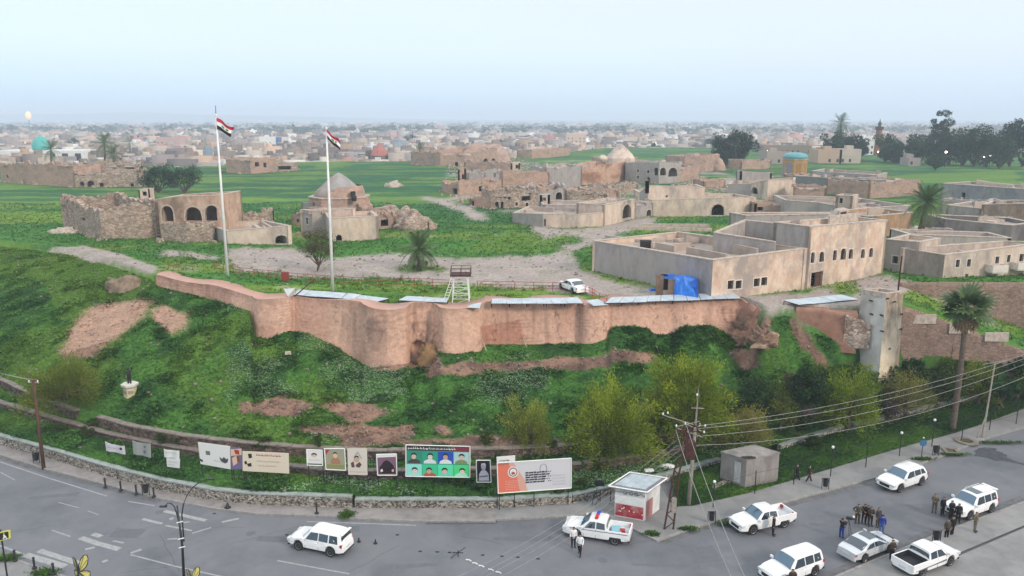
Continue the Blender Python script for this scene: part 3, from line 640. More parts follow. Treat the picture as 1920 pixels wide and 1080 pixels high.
# colour of the clay itself: fresh render, older brown patches, damp streaks, dark cracks, exposed courses
na = fbm(V[:, 0], V[:, 2]*.6, .22, 5, 81); nb = fbm(V[:, 0]*1.6, V[:, 2]*.5, .8, 4, 85); hgt = V[:, 2]
cl = c3(.54, .335, .245)*(1.08-.3*nb[:, None]); cl = cl+(c3(.44, .25, .185)-cl)*sm(.45, .7, na)[:, None]*.8
red = sm(905, 940, px_[:, 0]); cl = cl*(1-red[:, None]*.25)+c3(.50, .285, .21)*red[:, None]*.25
old = inpoly(px_[:, 0], px_[:, 1], [(900, 612), (975, 600), (985, 645), (905, 660)]); cl[old] *= np.array([.78, .66, .62])
st_ = inpoly(px_[:, 0]+(nb-.5)*30, px_[:, 1], [(688, 600), (705, 590), (720, 620), (712, 660), (690, 660)]); cl[st_] *= np.array([.74, .74, .76])
ex = (px_[:, 0] > 762) & (px_[:, 0] < 822) & (px_[:, 1] > 606) & (px_[:, 1] < 652) & (np.sin(px_[:, 1]*1.6) > .55) & (nb > .48); cl[ex] *= .6
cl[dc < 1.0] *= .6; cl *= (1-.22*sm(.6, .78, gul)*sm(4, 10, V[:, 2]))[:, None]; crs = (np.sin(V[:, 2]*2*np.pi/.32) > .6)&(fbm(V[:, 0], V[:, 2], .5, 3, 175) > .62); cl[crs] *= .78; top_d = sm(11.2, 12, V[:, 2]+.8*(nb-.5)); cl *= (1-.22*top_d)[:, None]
r2 = rg*sm(.4, .6, na); cl = cl+(c3(.27, .14, .095)-cl)*(r2*.6)[:, None]
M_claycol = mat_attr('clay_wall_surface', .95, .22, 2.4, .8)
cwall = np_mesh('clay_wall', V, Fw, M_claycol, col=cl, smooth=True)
# thickness: back face + top, so that the wall is a solid from any side
topi = idw[:, -1]; Tt = V[topi]; Bk = Tt.copy(); Bk[:, 1] += 3.0
c_root = E('clay_rendered_wall', (-10, 82, 8), 'pink clay rendered retaining wall with rounded buttresses along the mound', 'wall')
cwall.parent = c_root; cwall.location = -c_root.location; cwall.name = 'wall_face'
Vt = np.concatenate([Tt, Bk, Bk-np.array([0, 0, 1.2])]); n_ = len(Tt); i_ = np.arange(n_-1)
Ft = np.concatenate([np.stack([i_, i_+1, i_+1+n_, i_+n_], 1), np.stack([i_+n_, i_+1+n_, i_+1+2*n_, i_+2*n_], 1)])
np_mesh('wall_top', Vt, Ft, M_clay, c_root)
# arch ring of the niche
m = MB(); 
def on_wall(x, y, dy=0):
 i = int(np.argmin((px_[:, 0]-x)**2+(px_[:, 1]-y)**2)); return Vector(V[i])+Vector((0, dy, 0))
# plank leaning and fallen timbers at the foot of the clay wall
def timber(label, a, b, r, mt, nm='timber_pole'):
 m = MB(); m.tube([a, b], r, 6); tag(m.build(nm, mt), label, 'timber')
M_paletim = mat('pale_timber', srgb('c9b8a5', .85), .9, c2=srgb('9d8c7a', .85), scale=4)
timber('thin pale pole leaning on the clay wall right of the third buttress', P(912, 656, 8.3)+Vector((0, -.3, 0)), on_wall(905, 636, -.2), .05, M_paletim)
timber('pale pole leaning on the clay wall left of the long roof sheet', P(987, 649, 8.1)+Vector((0, -.3, 0)), on_wall(981, 630, -.2), .05, M_paletim)
timber('long pale timber lying at the foot of the second buttress', on_wall(728, 681, -.5), on_wall(778, 677, -.6), .06, M_paletim)
# dry brown earth slumped beside the niche
def blob(name, label, cat, c, rx, ry, h, m, seed=1, col=None, parent=None, rot=0, flat=1.0, rough_=.35, n=26, mm=12, group=None):
 Vv = []; 
 for i in range(mm+1):
  f = i/mm*math.pi/2
  for k in range(n):
   t = 2*math.pi*k/n; r = math.cos(f)
   Vv.append((c[0]+rx*r*math.cos(t+rot), c[1]+ry*r*math.sin(t+rot), c[2]+h*math.sin(f)**flat))
 Vv = np.array(Vv); q = fbm(Vv[:, 0]+seed*7.3, Vv[:, 1]+Vv[:, 2]*.8, 1.6/max(.4, (rx+ry)*.25), 4, seed)-.5
 ce = np.array([c[0], c[1], c[2]]); Vv = ce+(Vv-ce)*(1+q[:, None]*rough_*2.2)
 ii = np.arange((mm+1)*n).reshape(mm+1, n); Fv = np.stack([ii[:-1], np.roll(ii, -1, 1)[:-1], np.roll(ii, -1, 1)[1:], ii[1:]], -1).reshape(-1, 4)
 o = np_mesh(name, Vv, Fv, m, parent, smooth=False)
 if label: tag(o, label, cat, group)
 return o
q = on_wall(806, 672, -.6); blob('earth_heap', 'slumped heap of dry brown earth beside the niche in the clay wall', 'earth heap', (q.x, q.y, q.z-1.2), 1.5, 1.0, 3.0, mat('dry_earth', srgb('a3825f', .8), .98, c2=srgb('7f6445', .8), scale=2, bump=.6), 3)
# fallen masonry lump and slumped rubble at the right end of the wall
q = on_mound(237, 540); blob('fallen_masonry', 'lump of fallen masonry lying on the bright grass at the left of the mound', 'rubble', (q.x, q.y, q.z-.5), 2.6, 1.6, 2.0, mat('fallen_masonry', srgb('a08c78', .8), .95, c2=srgb('7a6856', .8), scale=1.5, bump=.8), 8, flat=.6)
M_earthy = mat('crumbling_earth', srgb('a18470', .75), .98, c2=srgb('6f5342', .75), scale=2.2, c3=srgb('b49c88', .8), bump=.8, bscale=5)
for i, (x, y, s, lb) in enumerate(((1408, 612, 1.9, 'crumbling earth face under the right end of the long roof sheet'), (1428, 632, 1.6, 'lower crumbling earth lump right of the clay wall end'), (1393, 640, 1.5, 'slumped red earth at the foot of the clay wall end'))):
 q = on_mound(x, y); blob('earth_heap', lb, 'earth heap', (q.x, q.y-.2, q.z-.9), s*.95, s*.7, s*.95, M_earthy, 20+i, rough_=.75, n=34, mm=18)
# ---- wall piece right of the gully and tower
def rough_wall(name, label, a, b, z0, z1a, z1b, th, m, seed=1, cat='wall', rag=.15, nx=30, nz=14, batter=0, bump_=.3, parent=None, wallname=None):
 a = Vector(a); b = Vector(b); d = (b-a); L = d.length; n = Vector((-d.y, d.x, 0)).normalized()
 Vf = []
 for i in range(nx+1):
  t = i/nx; zt = z1a+(z1b-z1a)*t+(fbm(np.array([t*L*1.1]), np.array([seed*3.1]), 1, 3, seed)[0]-.5)*2*rag
  for j in range(nz+1):
   s = j/nz; z = z0+(zt-z0)*s; q_ = (fbm(np.array([t*L]), np.array([z]), .7, 4, seed+5)[0]-.5)*bump_
   p = a+d*t-n*(batter*(1-s)+q_); Vf.append((p.x, p.y, z))
 back = []
 for i in range(nx+1):
  p = Vf[i*(nz+1)+nz]; back.append((a.x+d.x*i/nx+n.x*th, a.y+d.y*i/nx+n.y*th, p[2])); 
 for i in range(nx+1):
  p = back[i]; back.append((p[0], p[1], z0))
 ii = np.arange((nx+1)*(nz+1)).reshape(nx+1, nz+1); F1 = np.stack([ii[:-1, :-1], ii[1:, :-1], ii[1:, 1:], ii[:-1, 1:]], -1).reshape(-1, 4)
 o0 = (nx+1)*(nz+1); k = np.arange(nx); F2 = np.stack([ii[:-1, -1], ii[1:, -1], o0+k+1, o0+k], -1); F3 = np.stack([o0+k, o0+k+1, o0+nx+1+k+1, o0+nx+1+k], -1)
 ends = np.array([[ii[0, j], ii[0, j+1], o0, o0+nx+1] for j in (0,)]+[[ii[0, 0], ii[0, nz], o0, o0+nx+1], [ii[nx, 0], ii[nx, nz], o0+nx, o0+2*nx+1]])
 o = np_mesh(wallname or name, np.array(Vf+back), np.concatenate([F1, F2, F3, ends]), m, parent, smooth=False)
 if not parent: tag(o, label, cat)
 return o
a = P(1492, 574, 12); b = P(1606, 580, 12)
rough_wall('clay_wall_piece', 'short clay wall under the small roof sheet left of the tall tower', (a.x, a.y-.2, 0), (b.x, b.y-.6, 0), 7.4, 11.8, 11.6, 2.0, mat('dark_clay', srgb('a67c68', .75), .95, c2=srgb('8c6453', .75), scale=.8, c3=srgb('b08c78', .75), bump=.5), 3, batter=.6)
a = P(1576, 580, 11.8); b = P(1622, 596, 11.0)
rough_wall('ruined_stone_wall', 'ruined layered stone wall end against the left side of the tower', (a.x, a.y-1.4, 0), (b.x, b.y-1.6, 0), 8.0, 11.4, 10.6, 1.4, M_stone, 7, rag=.4, bump_=.7)
# tower: square shaft, open top, taper towards the top
def tower():
 r = E('stone_tower', P(1650, 688, 4.2), 'tall pale square tower shaft with open top at the right end of the mound wall', 'tower')
 Yc = 82.0
 A = PY(1619, 566, Yc+.9); Bc = PY(1660, 562, Yc-1.6); C = PY(1693, 560, Yc-.2); zt = 13.0
 A = Vector((PY(1613, 548, Yc+1).x, Yc+.7, 0)); Bc = Vector((PY(1656, 550, Yc-1).x, Yc-1.7, 0)); C = Vector((PY(1694, 549, Yc).x, Yc+.1, 0)); D_ = A+C-Bc
 A2 = Vector((PY(1607, 640, Yc).x, Yc+.5, 0)); B2 = Vector((PY(1648, 688, Yc-2).x, Yc-2.2, 0)); C2 = Vector((PY(1688, 660, Yc).x, Yc-.2, 0)); D2 = A2+C2-B2
 top = [A, Bc, C, D_]; bot = [A2, B2, C2, D2]; zts = [PY(1613, 543, A.y).z, PY(1656, 551, Bc.y).z, PY(1694, 547, C.y).z, PY(1650, 540, D_.y).z]; zb = 3.4
 mats_ = [mat('tower_shaded_plaster', srgb('cfcbc4', .9), .95, c2=srgb('b4b0a9', .88), scale=.8, c3=srgb('979089', .85), streak=.5, bump=.4, bscale=6), mat('tower_lit_plaster', srgb('ddcfb8', .9), .95, c2=srgb('c9b69d', .88), scale=1.1, c3=srgb('988674', .8), streak=.5, bump=.5, bscale=6)]  # one plaster twice: cool shade painted on left faces, warm light on right
 for k in range(4):
  a, b = bot[k], bot[(k+1) % 4]; c, d = top[(k+1) % 4], top[k]; nx, nz = 14, 26; V = []
  nrm = Vector(((b-a).y, -(b-a).x, 0)).normalized()
  for j in range(nz+1):
   for i in range(nx+1):
    s, t = i/nx, j/nz; lo = a.lerp(b, s); hi = d.lerp(c, s); p = lo.lerp(hi, t); z = zb+(zts[k]*(1-s)+zts[(k+1) % 4]*s-zb)*t
    e = min(s, 1-s)*5; nzv = (fbm(np.array([p.x*1.3+k*9]), np.array([z]), .9, 4, 12)[0]-.5)*.25*min(1, e)
    ch = .12 if 0 < s < 1 and fbm(np.array([p.x*2+k*5]), np.array([z*2.2]), 1.0, 2, 19)[0] > .80 else 0
    p = p+nrm*(nzv-ch); V.append((p.x, p.y, z))
  ii = np.arange(len(V)).reshape(nz+1, nx+1); F = np.stack([ii[:-1, :-1], ii[:-1, 1:], ii[1:, 1:], ii[1:, :-1]], -1).reshape(-1, 4)
  np_mesh('shaft_wall', np.array(V), F, mats_[0 if k in (0, 3) else 1], r)
 m = MB(); ce = (A+Bc+C+D_)/4
 for k in range(4):
  a, b = top[k], top[(k+1) % 4]; ai, bi = a.lerp(ce, .22), b.lerp(ce, .22); z0, z1 = zts[k], zts[(k+1) % 4]
  m.hexa([(a.x, a.y, z0-.5), (b.x, b.y, z1-.5), (bi.x, bi.y, z1-.5), (ai.x, ai.y, z0-.5), (a.x, a.y, z0+.05), (b.x, b.y, z1+.05), (bi.x, bi.y, z1+.05), (ai.x, ai.y, z0+.05)])
 m.build('tower_rim', M_cop, r)
 m = MB()
 m.quad(*[(q.lerp(ce, .2).x, q.lerp(ce, .2).y, min(zts)-.6) for q in top]); m.build('tower_floor', M_roofc, r)
 # small weathered slots
 for (x, y, k) in ((1633, 565, 0), (1634, 590, 0), (1653, 592, 0), (1654, 622, 0), (1677, 567, 1), (1690, 590, 1), (1689, 618, 1), (1664, 561, 1), (1667, 655, 1)):
  a, b = bot[k], bot[k+1]; nrm = Vector(((b-a).y, -(b-a).x, 0)).normalized(); d = ray(x, y); o_ = a.lerp(top[k], .6)
  t = (Vector((o_.x, o_.y, 0))-Vector((0, 0, 0))).dot(nrm)/Vector((d.x, d.y, 0)).dot(nrm); p = Vector((d.x*t, d.y*t, CH+d.z*t)); m = MB()
  m.box((p.x+nrm.x*.02, p.y+nrm.y*.02, p.z), (.38, .12, .13), math.atan2((b-a).y, (b-a).x)); m.build('weathered_slot', M_dark, r)
tower()
# lower retaining wall of the ramp, right of the tower
def ramp_walls():
 xs = [1690, 1740, 1790, 1840, 1880, 1920, 1990, 2080, 2180]
 r = E('ramp_retaining_wall', P(1700, 668, 5.0), 'brown masonry retaining wall under the ramp right of the tower', 'wall')
 for a, b in zip(xs, xs[1:]):
  A = Pn(np.array([a]), np.array([wty(a)]), np.array([wtz(a)]))[0]; B = Pn(np.array([b]), np.array([wty(b)]), np.array([wtz(b)]))[0]
  rough_wall('wall', '', (A[0], A[1]-.15, 0), (B[0], B[1]-.15, 0), min(3.6, B[2]-.6), A[2]+.15, B[2]+.15, .7, M_brownw, int(a), parent=r, rag=.05, nx=10, nz=10, bump_=.12, wallname='masonry')
 for (x0, y0, x1, y1, lb) in ((1712, 590, 1754, 607, ''), (1781, 607, 1822, 625, ''), (1848, 624, 1890, 640, '')):
  Yq = float(Pn(np.array([(x0+x1)/2]), np.array([wty((x0+x1)/2)]), np.array([wtz((x0+x1)/2)]))[0, 1])-.25; A = PY(x0, y0, Yq); B = PY(x1, y1, Yq); m = MB(); wq = (B.x-A.x); h = A.z-B.z; m.box(((A.x+B.x)/2, Yq+.05, B.z), (wq, .22, h)); m.build('white_plaster_block', M_cop, r)
 r2 = E('upper_retaining_wall', P(1700, 560, 10.0), 'pale brown masonry retaining wall above the ramp at the far right', 'wall')
 xs = [1692, 1760, 1840, 1920, 2000, 2100, 2200]
 for a, b in zip(xs, xs[1:]):
  A = [np.interp(a, CX, LN[10][:, k]) for k in range(3)]; B = [np.interp(b, CX, LN[10][:, k]) for k in range(3)]
  rough_wall('wall', '', (A[0], A[1]-.1, 0), (B[0], B[1]-.1, 0), min(B[2], A[2])-.8, 12.35, 12.35, .7, M_brownw, int(a)+3, parent=r2, rag=.04, nx=12, nz=10, bump_=.08, wallname='masonry')
ramp_walls()
# ================================================================ SHEET METAL ROOFS PROTECTING THE WALL TOP
def sheet_roof(label, px, z, m=M_zinc, wave=.22, name='sheet_metal_roof', supp=True, tilt=.0):
 z = [q-.3 for q in z]; a, b, c, d = [P(x, y, zz) for (x, y), zz in zip(px, z)]
 L = max((d-a).length, (c-b).length); n = max(4, int(L/wave)); V = []; 
 root = E(name, (a.x, a.y, min(z)-.3), label, 'roof sheet')
 step = 1.6; k = max(1, round(L/step))
 for s in range(k):
  m_ = MB(); t0, t1 = s/k+.002, (s+1)/k-.002; q = max(3, int(n/k)); lift = random.uniform(0, .05); vs = []
  for i in range(q*2+1):
   t = t0+(t1-t0)*i/(q*2); f = a.lerp(d, t); g_ = b.lerp(c, t); h = .025*(i % 2)+lift
   jag = random.uniform(-.02, .02)
   for p in (f, g_): vs.append((p.x, p.y, p.z+h))
   for p in (f, g_): vs.append((p.x, p.y, p.z+h-.015))
  fs = []
  for i in range(q*2): fs += [(i*4, i*4+4, i*4+5, i*4+1), (i*4+2, i*4+3, i*4+7, i*4+6), (i*4, i*4+2, i*4+6, i*4+4), (i*4+1, i*4+5, i*4+7, i*4+3)]
  m_.add(vs, fs); m_.build('metal_sheet', m, root)
 if supp:
  m_ = MB(); q = max(2, int(L/1.9))
  for i in range(q+1):
   t = i/q; f = a.lerp(d, t); g_ = b.lerp(c, t)
   m_.tube([(f.x, f.y+.25, f.z-.05), (g_.x, g_.y-.1, g_.z-.05)], .04, 4); m_.tube([(g_.x, g_.y-.2, g_.z), (g_.x, g_.y-.2, 11.6)], .045, 4); m_.tube([(f.x, f.y+.6, f.z), (f.x, f.y+.6, 11.7)], .045, 4)
  m_.tube([(a.x, a.y+.3, a.z-.04), (d.x, d.y+.3, d.z-.04)], .04, 4)
  m_.build('support_frame', M_rust, root)
 return root
sheet_roof('long bent zinc sheet on the wall top by the nearer flagpole', [(548, 553), (560, 543), (650, 550), (640, 560)], [12.5, 12.7, 12.7, 12.45])
sheet_roof('bent zinc sheet right of the nearer flagpole with drooping end', [(641, 560), (652, 550), (729, 560), (703, 567)], [12.45, 12.7, 12.5, 12.2])
sheet_roof('zinc sheet on the wall top left of the lattice watch stand', [(746, 563), (762, 555), (840, 560), (838, 568)], [12.5, 12.7, 12.7, 12.5])
sheet_roof('small loose zinc sheet on the third buttress', [(874, 577), (884, 571), (903, 567), (899, 578)], [12.35, 12.5, 12.5, 12.35], supp=False)
sheet_roof('long zinc sheet above the patched part of the clay wall', [(921, 570), (922, 561), (1084, 558), (1094, 569)], [12.5, 12.8, 12.8, 12.5])
sheet_roof('small tilted zinc sheet above the fourth buttress', [(1113, 574), (1099, 564), (1121, 561), (1142, 572)], [12.3, 12.6, 12.6, 12.3], supp=False)
sheet_roof('longest zinc sheet running towards the pale two-storey building', [(1134, 569), (1146, 558), (1376, 549), (1390, 560)], [12.5, 12.8, 12.8, 12.5])
sheet_roof('zinc sheet over the short clay wall left of the tower', [(1498, 572), (1469, 563), (1578, 553), (1612, 562)], [12.4, 12.7, 12.7, 12.4])
m = MB(); q = [P(532, 542, 12.9), P(553, 541, 13.2), P(556, 550, 12.4), P(540, 557, 12.2)]; m.prism(q, (0, 0, .05)); tag(m.build('torn_sheet', M_white), 'crumpled white sheet at the left end of the wall-top roofs', 'sheet')
timber('dark broken beam sticking up from the bent roof sheet', P(552, 556, 12.4), PY(590, 523, P(570, 545, 12.4).y), .07, M_rust, 'broken_beam')
# ================================================================ BUILDINGS ON THE MOUND
def rag_profile(L, za, zb, rag, seed):
 """ragged wall top: a few metres of steps and notches"""
 n = max(2, int(L/.7)); r = random.Random(seed); out = []; cur = 0
 for i in range(n+1):
  t = i/n; cur = cur*.72+r.uniform(-1, 1)*rag*.55; z = za+(zb-za)*t+cur-rag*.3
  out.append((t*L, z))
  if rag > .2 and i < n and r.random() < .5: out.append(((t+.03/n)*L+.02, z+r.uniform(-.35, .35)*rag))
 return out
def hole_loop(u0, u1, z0, z1, kind):
 w = u1-u0; h = z1-z0
 if kind in ('a', 'ad', 'aw'):
  rr = w/2; rise = min(w*.55, h*.7); zs = z1-rise; pts = [(u0, z0), (u1, z0), (u1, zs)]; n = 6
  for i in range(1, n):
   t = i/n; ang = math.pi*t; pts.append((u0+rr+rr*math.cos(ang), zs+rise*math.sin(ang)**.85))
  pts.append((u0, zs)); return pts
 return [(u0, z0), (u1, z0), (u1, z1), (u0, z1)]
def panel(mb, a, b, z0, prof, holes, th, n):
 """solid wall slab from a to b with real openings; n = unit vector into the building"""
 L = (b-a).length; d = (b-a)/L
 outl = [(0, z0), (L, z0)]+[(u, z) for u, z in prof[::-1]]
 loops = [outl]+[hole_loop(*h) for h in holes]
 tri = tessellate_polygon([[Vector((u, z, 0)) for u, z in lp] for lp in loops])
 flat = [q for lp in loops for q in lp]; o = len(flat)
 vs = [(a.x+d.x*u, a.y+d.y*u, z) for u, z in flat]+[(a.x+d.x*u+n.x*th, a.y+d.y*u+n.y*th, z) for u, z in flat]
 fs = [tuple(t) for t in tri]+[tuple(o+i for i in t[::-1]) for t in tri]; k = 0
 for lp in loops:
  m_ = len(lp)
  for i in range(m_): fs.append((k+i, k+(i+1) % m_, o+k+(i+1) % m_, o+k+i))
  k += m_
 mb.add(vs, fs)
_bs = [100]
def bld(name, label, pts, zb=12.0, close='para', d=6.0, holes={}, m=None, mats=None, rag=0.0, roof=True, th=.5, cat='building', drop=.45, cap=None, group=None, roofm=None, sink=.8, inner=None, flatdark=True, vault=False):
 """pts: (x, y_base, y_top) of the photograph along the visible foot of the walls, left to right"""
 m = m or M_cream; W = []; Zt = []
 for x, yb, yt in pts:
  w_ = P(x, yb, zb); W.append(Vector((w_.x, w_.y, 0))); Zt.append(PY(x, yt, w_.y).z)
 nvis = len(W)
 if close == 'para' and nvis >= 3: W.append(W[0]+W[-1]-W[1]); Zt.append((Zt[0]+Zt[-1])/2)
 elif close != 'open':
  e = (W[-1]-W[0]); nn = Vector((-e.y, e.x, 0)).normalized()
  if nn.y < 0: nn = -nn
  W += [W[-1]+nn*d, W[0]+nn*d]; Zt += [Zt[-1], Zt[0]]
 ce = sum(W, Vector((0, 0, 0)))/len(W)
 root = E(name, (ce.x, ce.y, zb), label, cat, group); N = len(W)
 cap = (rag < .2) if cap is None else cap; rag = rag or (.09 if not cap else 0)
 edges = [(i, (i+1) % N) for i in range(N if close != 'open' else N-1)]
 for i, j in edges:
  a, b = W[i], W[j]; L = (b-a).length
  if L < .3: continue
  n = Vector((-(b-a).y, (b-a).x, 0)).normalized()
  if n.dot(ce-(a+b)/2) < 0: n = -n
  _bs[0] += 1
  prof = rag_profile(L, Zt[i], Zt[j], rag, _bs[0]) if rag else [(0, Zt[i]), (L, Zt[j])]
  hs = []; hk = []
  for (e, x0, y0, x1, y1, kind) in [h for h in holes if h[0] == i]:
   nn = Vector(((b-a).y, -(b-a).x, 0)); 
   def hit(x, y):
    dd = ray(x, y); t = a.dot(nn)/(dd.x*nn.x+dd.y*nn.y); p = Vector((dd.x*t, dd.y*t, 0)); return (p-a).dot((b-a)/L), CH+dd.z*t
   xm, ym = (x0+x1)/2, (y0+y1)/2
   u0, _ = hit(x0, ym); u1, _ = hit(x1, ym); _, zt_ = hit(xm, y0); _, zl = hit(xm, y1)
   if u0 > u1: u0, u1 = u1, u0
   u0 = max(.1, u0); u1 = min(L-.1, u1)
   if u1-u0 < .15: continue
   zl = max(zl, zb+.02) ; zt_ = max(zt_, zl+.4)
   hs.append((u0, u1, zl, zt_, kind[0] if kind[0] != 'A' else 'a')); hk.append(kind)
  mb = MB(); panel(mb, a, b, zb-sink, prof, hs, th, n)
  mb.build('wall', (mats or {}).get(i, m), root)  # mats recolours single walls, mostly left sides toned down as if in shade
  dd = (b-a)/L
  if cap and abs(L) > 1:
   c = MB(); za, zc = Zt[i]+.003, Zt[j]+.003; fa = a-n*.05; fb = b-n*.05; ga = a+n*(th+.03); gb = b+n*(th+.03)
   c.hexa([(fa.x, fa.y, za), (fb.x, fb.y, zc), (gb.x, gb.y, zc), (ga.x, ga.y, za), (fa.x, fa.y, za+.12), (fb.x, fb.y, zc+.12), (gb.x, gb.y, zc+.12), (ga.x, ga.y, za+.12)])
   c.build('coping', M_cop, root)
  for (u0, u1, z0, z1, k), kd in zip(hs, hk):
   if 'w' in kd or 'g' in kd:
    p = lambda u, z, o: (a.x+dd.x*u+n.x*o, a.y+dd.y*u+n.y*o, z)
    f = MB(); t_ = .12
    for (ua, ub, za, zc) in ((u0-t_, u0, z0-t_, z1+t_), (u1, u1+t_, z0-t_, z1+t_), (u0, u1, z1, z1+t_), (u0, u1, z0-t_, z0)):
     f.hexa([p(ua, za, -.04), p(ub, za, -.04), p(ub, za, .1), p(ua, za, .1), p(ua, zc, -.04), p(ub, zc, -.04), p(ub, zc, .1), p(ua, zc, .1)])
    wo = f.build('window', M_frame, root)
    g_ = MB(); g_.quad(p(u0, z0, th*.6), p(u1, z0, th*.6), p(u1, z1, th*.6), p(u0, z1, th*.6)); g_.build('pane', M_glassd, wo)
    g_ = MB(); nb = 3
    for q in range(1, nb): u = u0+(u1-u0)*q/nb; g_.tube([p(u, z0, .12), p(u, z1, .12)], .025, 4)
    for q in range(1, 3): z = z0+(z1-z0)*q/3; g_.tube([p(u0, z, .12), p(u1, z, .12)], .025, 4)
    g_.build('window_bars', M_wood, wo)
   elif 'd' in kd:
    p = lambda u, z, o: (a.x+dd.x*u+n.x*o, a.y+dd.y*u+n.y*o, z)
    g_ = MB(); um = u0+(u1-u0)*.5; g_.hexa([p(um, z0, .2), p(u1, z0, .2), p(u1, z0, .26), p(um, z0, .26), p(um, z1, .2), p(u1, z1, .2), p(u1, z1, .26), p(um, z1, .26)])
    g_.build('door', M_wood, root)
   if kd.endswith('R'):
    p = lambda u, z, o: (a.x+dd.x*u+n.x*o, a.y+dd.y*u+n.y*o, z)
    g_ = MB(); lp = hole_loop(u0, u1, z0, z1, k)[1:]
    lp2 = hole_loop(u0-.25, u1+.25, z0, z1+.25, k)[1:]; lp.append((u0, z0)); lp2.append((u0-.25, z0)); lp[0] = (u1, z0); lp2[0] = (u1+.25, z0)
    for q in range(len(lp)-1):
     A, B_, C_, D_ = lp[q], lp[q+1], lp2[q+1], lp2[q]
     g_.hexa([p(*A, -.06), p(*B_, -.06), p(*C_, -.06), p(*D_, -.06), p(*A, .1), p(*B_, .1), p(*C_, .1), p(*D_, .1)])
    g_.build('arch_surround', M_cop, root)
 if roof:
  zr = min(Zt)-drop-(rag*.5); zr = max(zr, zb+1.2)
  poly = [Vector((q.x+(ce.x-q.x)*.015, q.y+(ce.y-q.y)*.015, zr)) for q in W]
  nx = 14; mb = MB(); tri = tessellate_polygon([poly]); mb.add(poly, [tuple(t) for t in tri]); 
  mb.build('roof', roofm or M_roofc, root)
  if name not in ('edge_ruin', 'roof_hut', 'shrine_forebuilding') and zb < 13: clutter(root, [Vector((q.x+(ce.x-q.x)*.05, q.y+(ce.y-q.y)*.05, 0)) for q in W], zr, _bs[0])
 root['_w'] = [c for q, z in zip(W, Zt) for c in (q.x, q.y, z)]
 return root
def crumble(root, n, seed, m=M_stone, s=(.25, .8), spread=1.0):
 """stones fallen round a ruin: one joined part"""
 r = random.Random(seed); w_ = list(root['_w']); W = [(w_[i], w_[i+1], w_[i+2]) for i in range(0, len(w_), 3)]; mb = MB(); zb = root.location.z
 for _ in range(n):
  i = r.randrange(len(W)); a, b = W[i], W[(i+1) % len(W)]; t = r.random(); q = r.uniform(*s)
  x = a[0]+(b[0]-a[0])*t+r.gauss(0, spread); y = a[1]+(b[1]-a[1])*t+r.gauss(0, spread)
  on = r.random() < .45
  if on: x = a[0]+(b[0]-a[0])*t; y = a[1]+(b[1]-a[1])*t; z = a[2]+(b[2]-a[2])*t-.5; q *= .8
  else: z = zb-.15
  mb.box((x, y, z), (q*r.uniform(.7, 1.6), q*r.uniform(.7, 1.4), q*r.uniform(.6, 1.1)), r.random()*3, r.uniform(.5, .9), r.uniform(.5, .9))
 o = mb.build('fallen_stones', m, root); o['kind'] = 'stuff'
def clutter(root, W, zr, seed, n=None):
 r = random.Random(seed); ce = sum(W, Vector((0, 0, 0)))/len(W); e = W[1]-W[0]; f = W[-1]-W[0] if len(W) > 3 else W[2]-W[1]; A_ = abs(e.x*f.y-e.y*f.x)
 if A_ < 45: return
 n = n or min(14, 3+int(A_/28)); mb = MB(); W4 = [W[0], W[1], W[-2] if len(W) > 3 else W[2], W[-1]]
 def at(u, v): return W4[0].lerp(W4[1], u).lerp(W4[3].lerp(W4[2], u), v)
 for _ in range(n):
  u, v = r.uniform(.08, .9), r.uniform(.1, .9); h = r.choice((.25, .4, .6, .9, 1.3)); k = r.random()
  if k < .75:
   q = (at(u, v), at(min(.95, u+r.uniform(.15, .5)), v)) if r.random() < .6 else (at(u, v), at(u, min(.95, v+r.uniform(.25, .6)))); d = (q[1]-q[0]).normalized(); t = Vector((-d.y, d.x, 0))*r.uniform(.12, .3)
   z0 = Vector((0, 0, zr-.1)); hh = (h, h*r.uniform(.5, 1)); P4 = [q[0]-t, q[1]-t, q[1]+t, q[0]+t]; mb.hexa([p+z0 for p in P4]+[p+Vector((0, 0, zr+hh[i in (1, 2)])) for i, p in enumerate(P4)])
  else: p = at(u, v); s = r.uniform(.5, 1.6); mb.box((p.x, p.y, zr-.1), (s*1.4, s, h*.7), r.random(), .9, .9)
 mb.build('roof_ridges', M_cop if r.random() < .5 else M_roofc, root)['kind'] = 'stuff'
def fin(root):
 if '_w' in root: del root['_w']
def dome(root, name, c, r, h, zb, n=24, m=None, pointed=True, k=.62, rings=14):
 prof = []
 for i in range(rings+1):
  t = i/rings
  if pointed: rr = r*(1-t**1.25)**.85 if t < 1 else .02; z = h*t
  else: rr = r*math.cos(t*math.pi/2); z = h*math.sin(t*math.pi/2)
  prof.append((max(rr, .03), z))
 mb = MB(); mb.lathe((c[0], c[1], zb), prof, n); return mb.build(name, m, root, smooth=True)
R = {}
# -- left: ruined house with three arches
r = bld('ruined_stone_house', 'roofless ruined rubble house with a pointed corner stump at the left of the mound top', [(121, 432, 366), (192, 449, 388), (304, 443, 377)], m=M_stone, rag=.9, roof=False, holes=[(0, 155, 408, 160, 414, 'r')], th=.9); crumble(r, 90, 1); fin(r)
r = bld('arcaded_house', 'flat-roofed ochre house with three open arches at the left of the mound top', [(302, 447, 374), (342, 448, 369), (416, 449, 367)], close='d', d=8.5, m=mat('house_ochre', srgb('d0b49f', .82), .95, c2=srgb('bb9a84', .82), scale=1, c3=srgb('8f7766', .8), streak=.6, bump=.4, bscale=6), holes=[(0, 303, 386, 325, 415, 'aR'), (1, 347, 388, 378, 414, 'aR'), (1, 384, 385, 413, 414, 'aR')]); fin(r)
r = bld('roof_hut', 'small square hut with a dark window on the roof of the arcaded house', [(261, 372, 355), (281, 372, 354)], zb=18.0, close='d', d=2.2, th=.2, holes=[(0, 267, 358, 275, 367, 'r')], cap=False); fin(r)
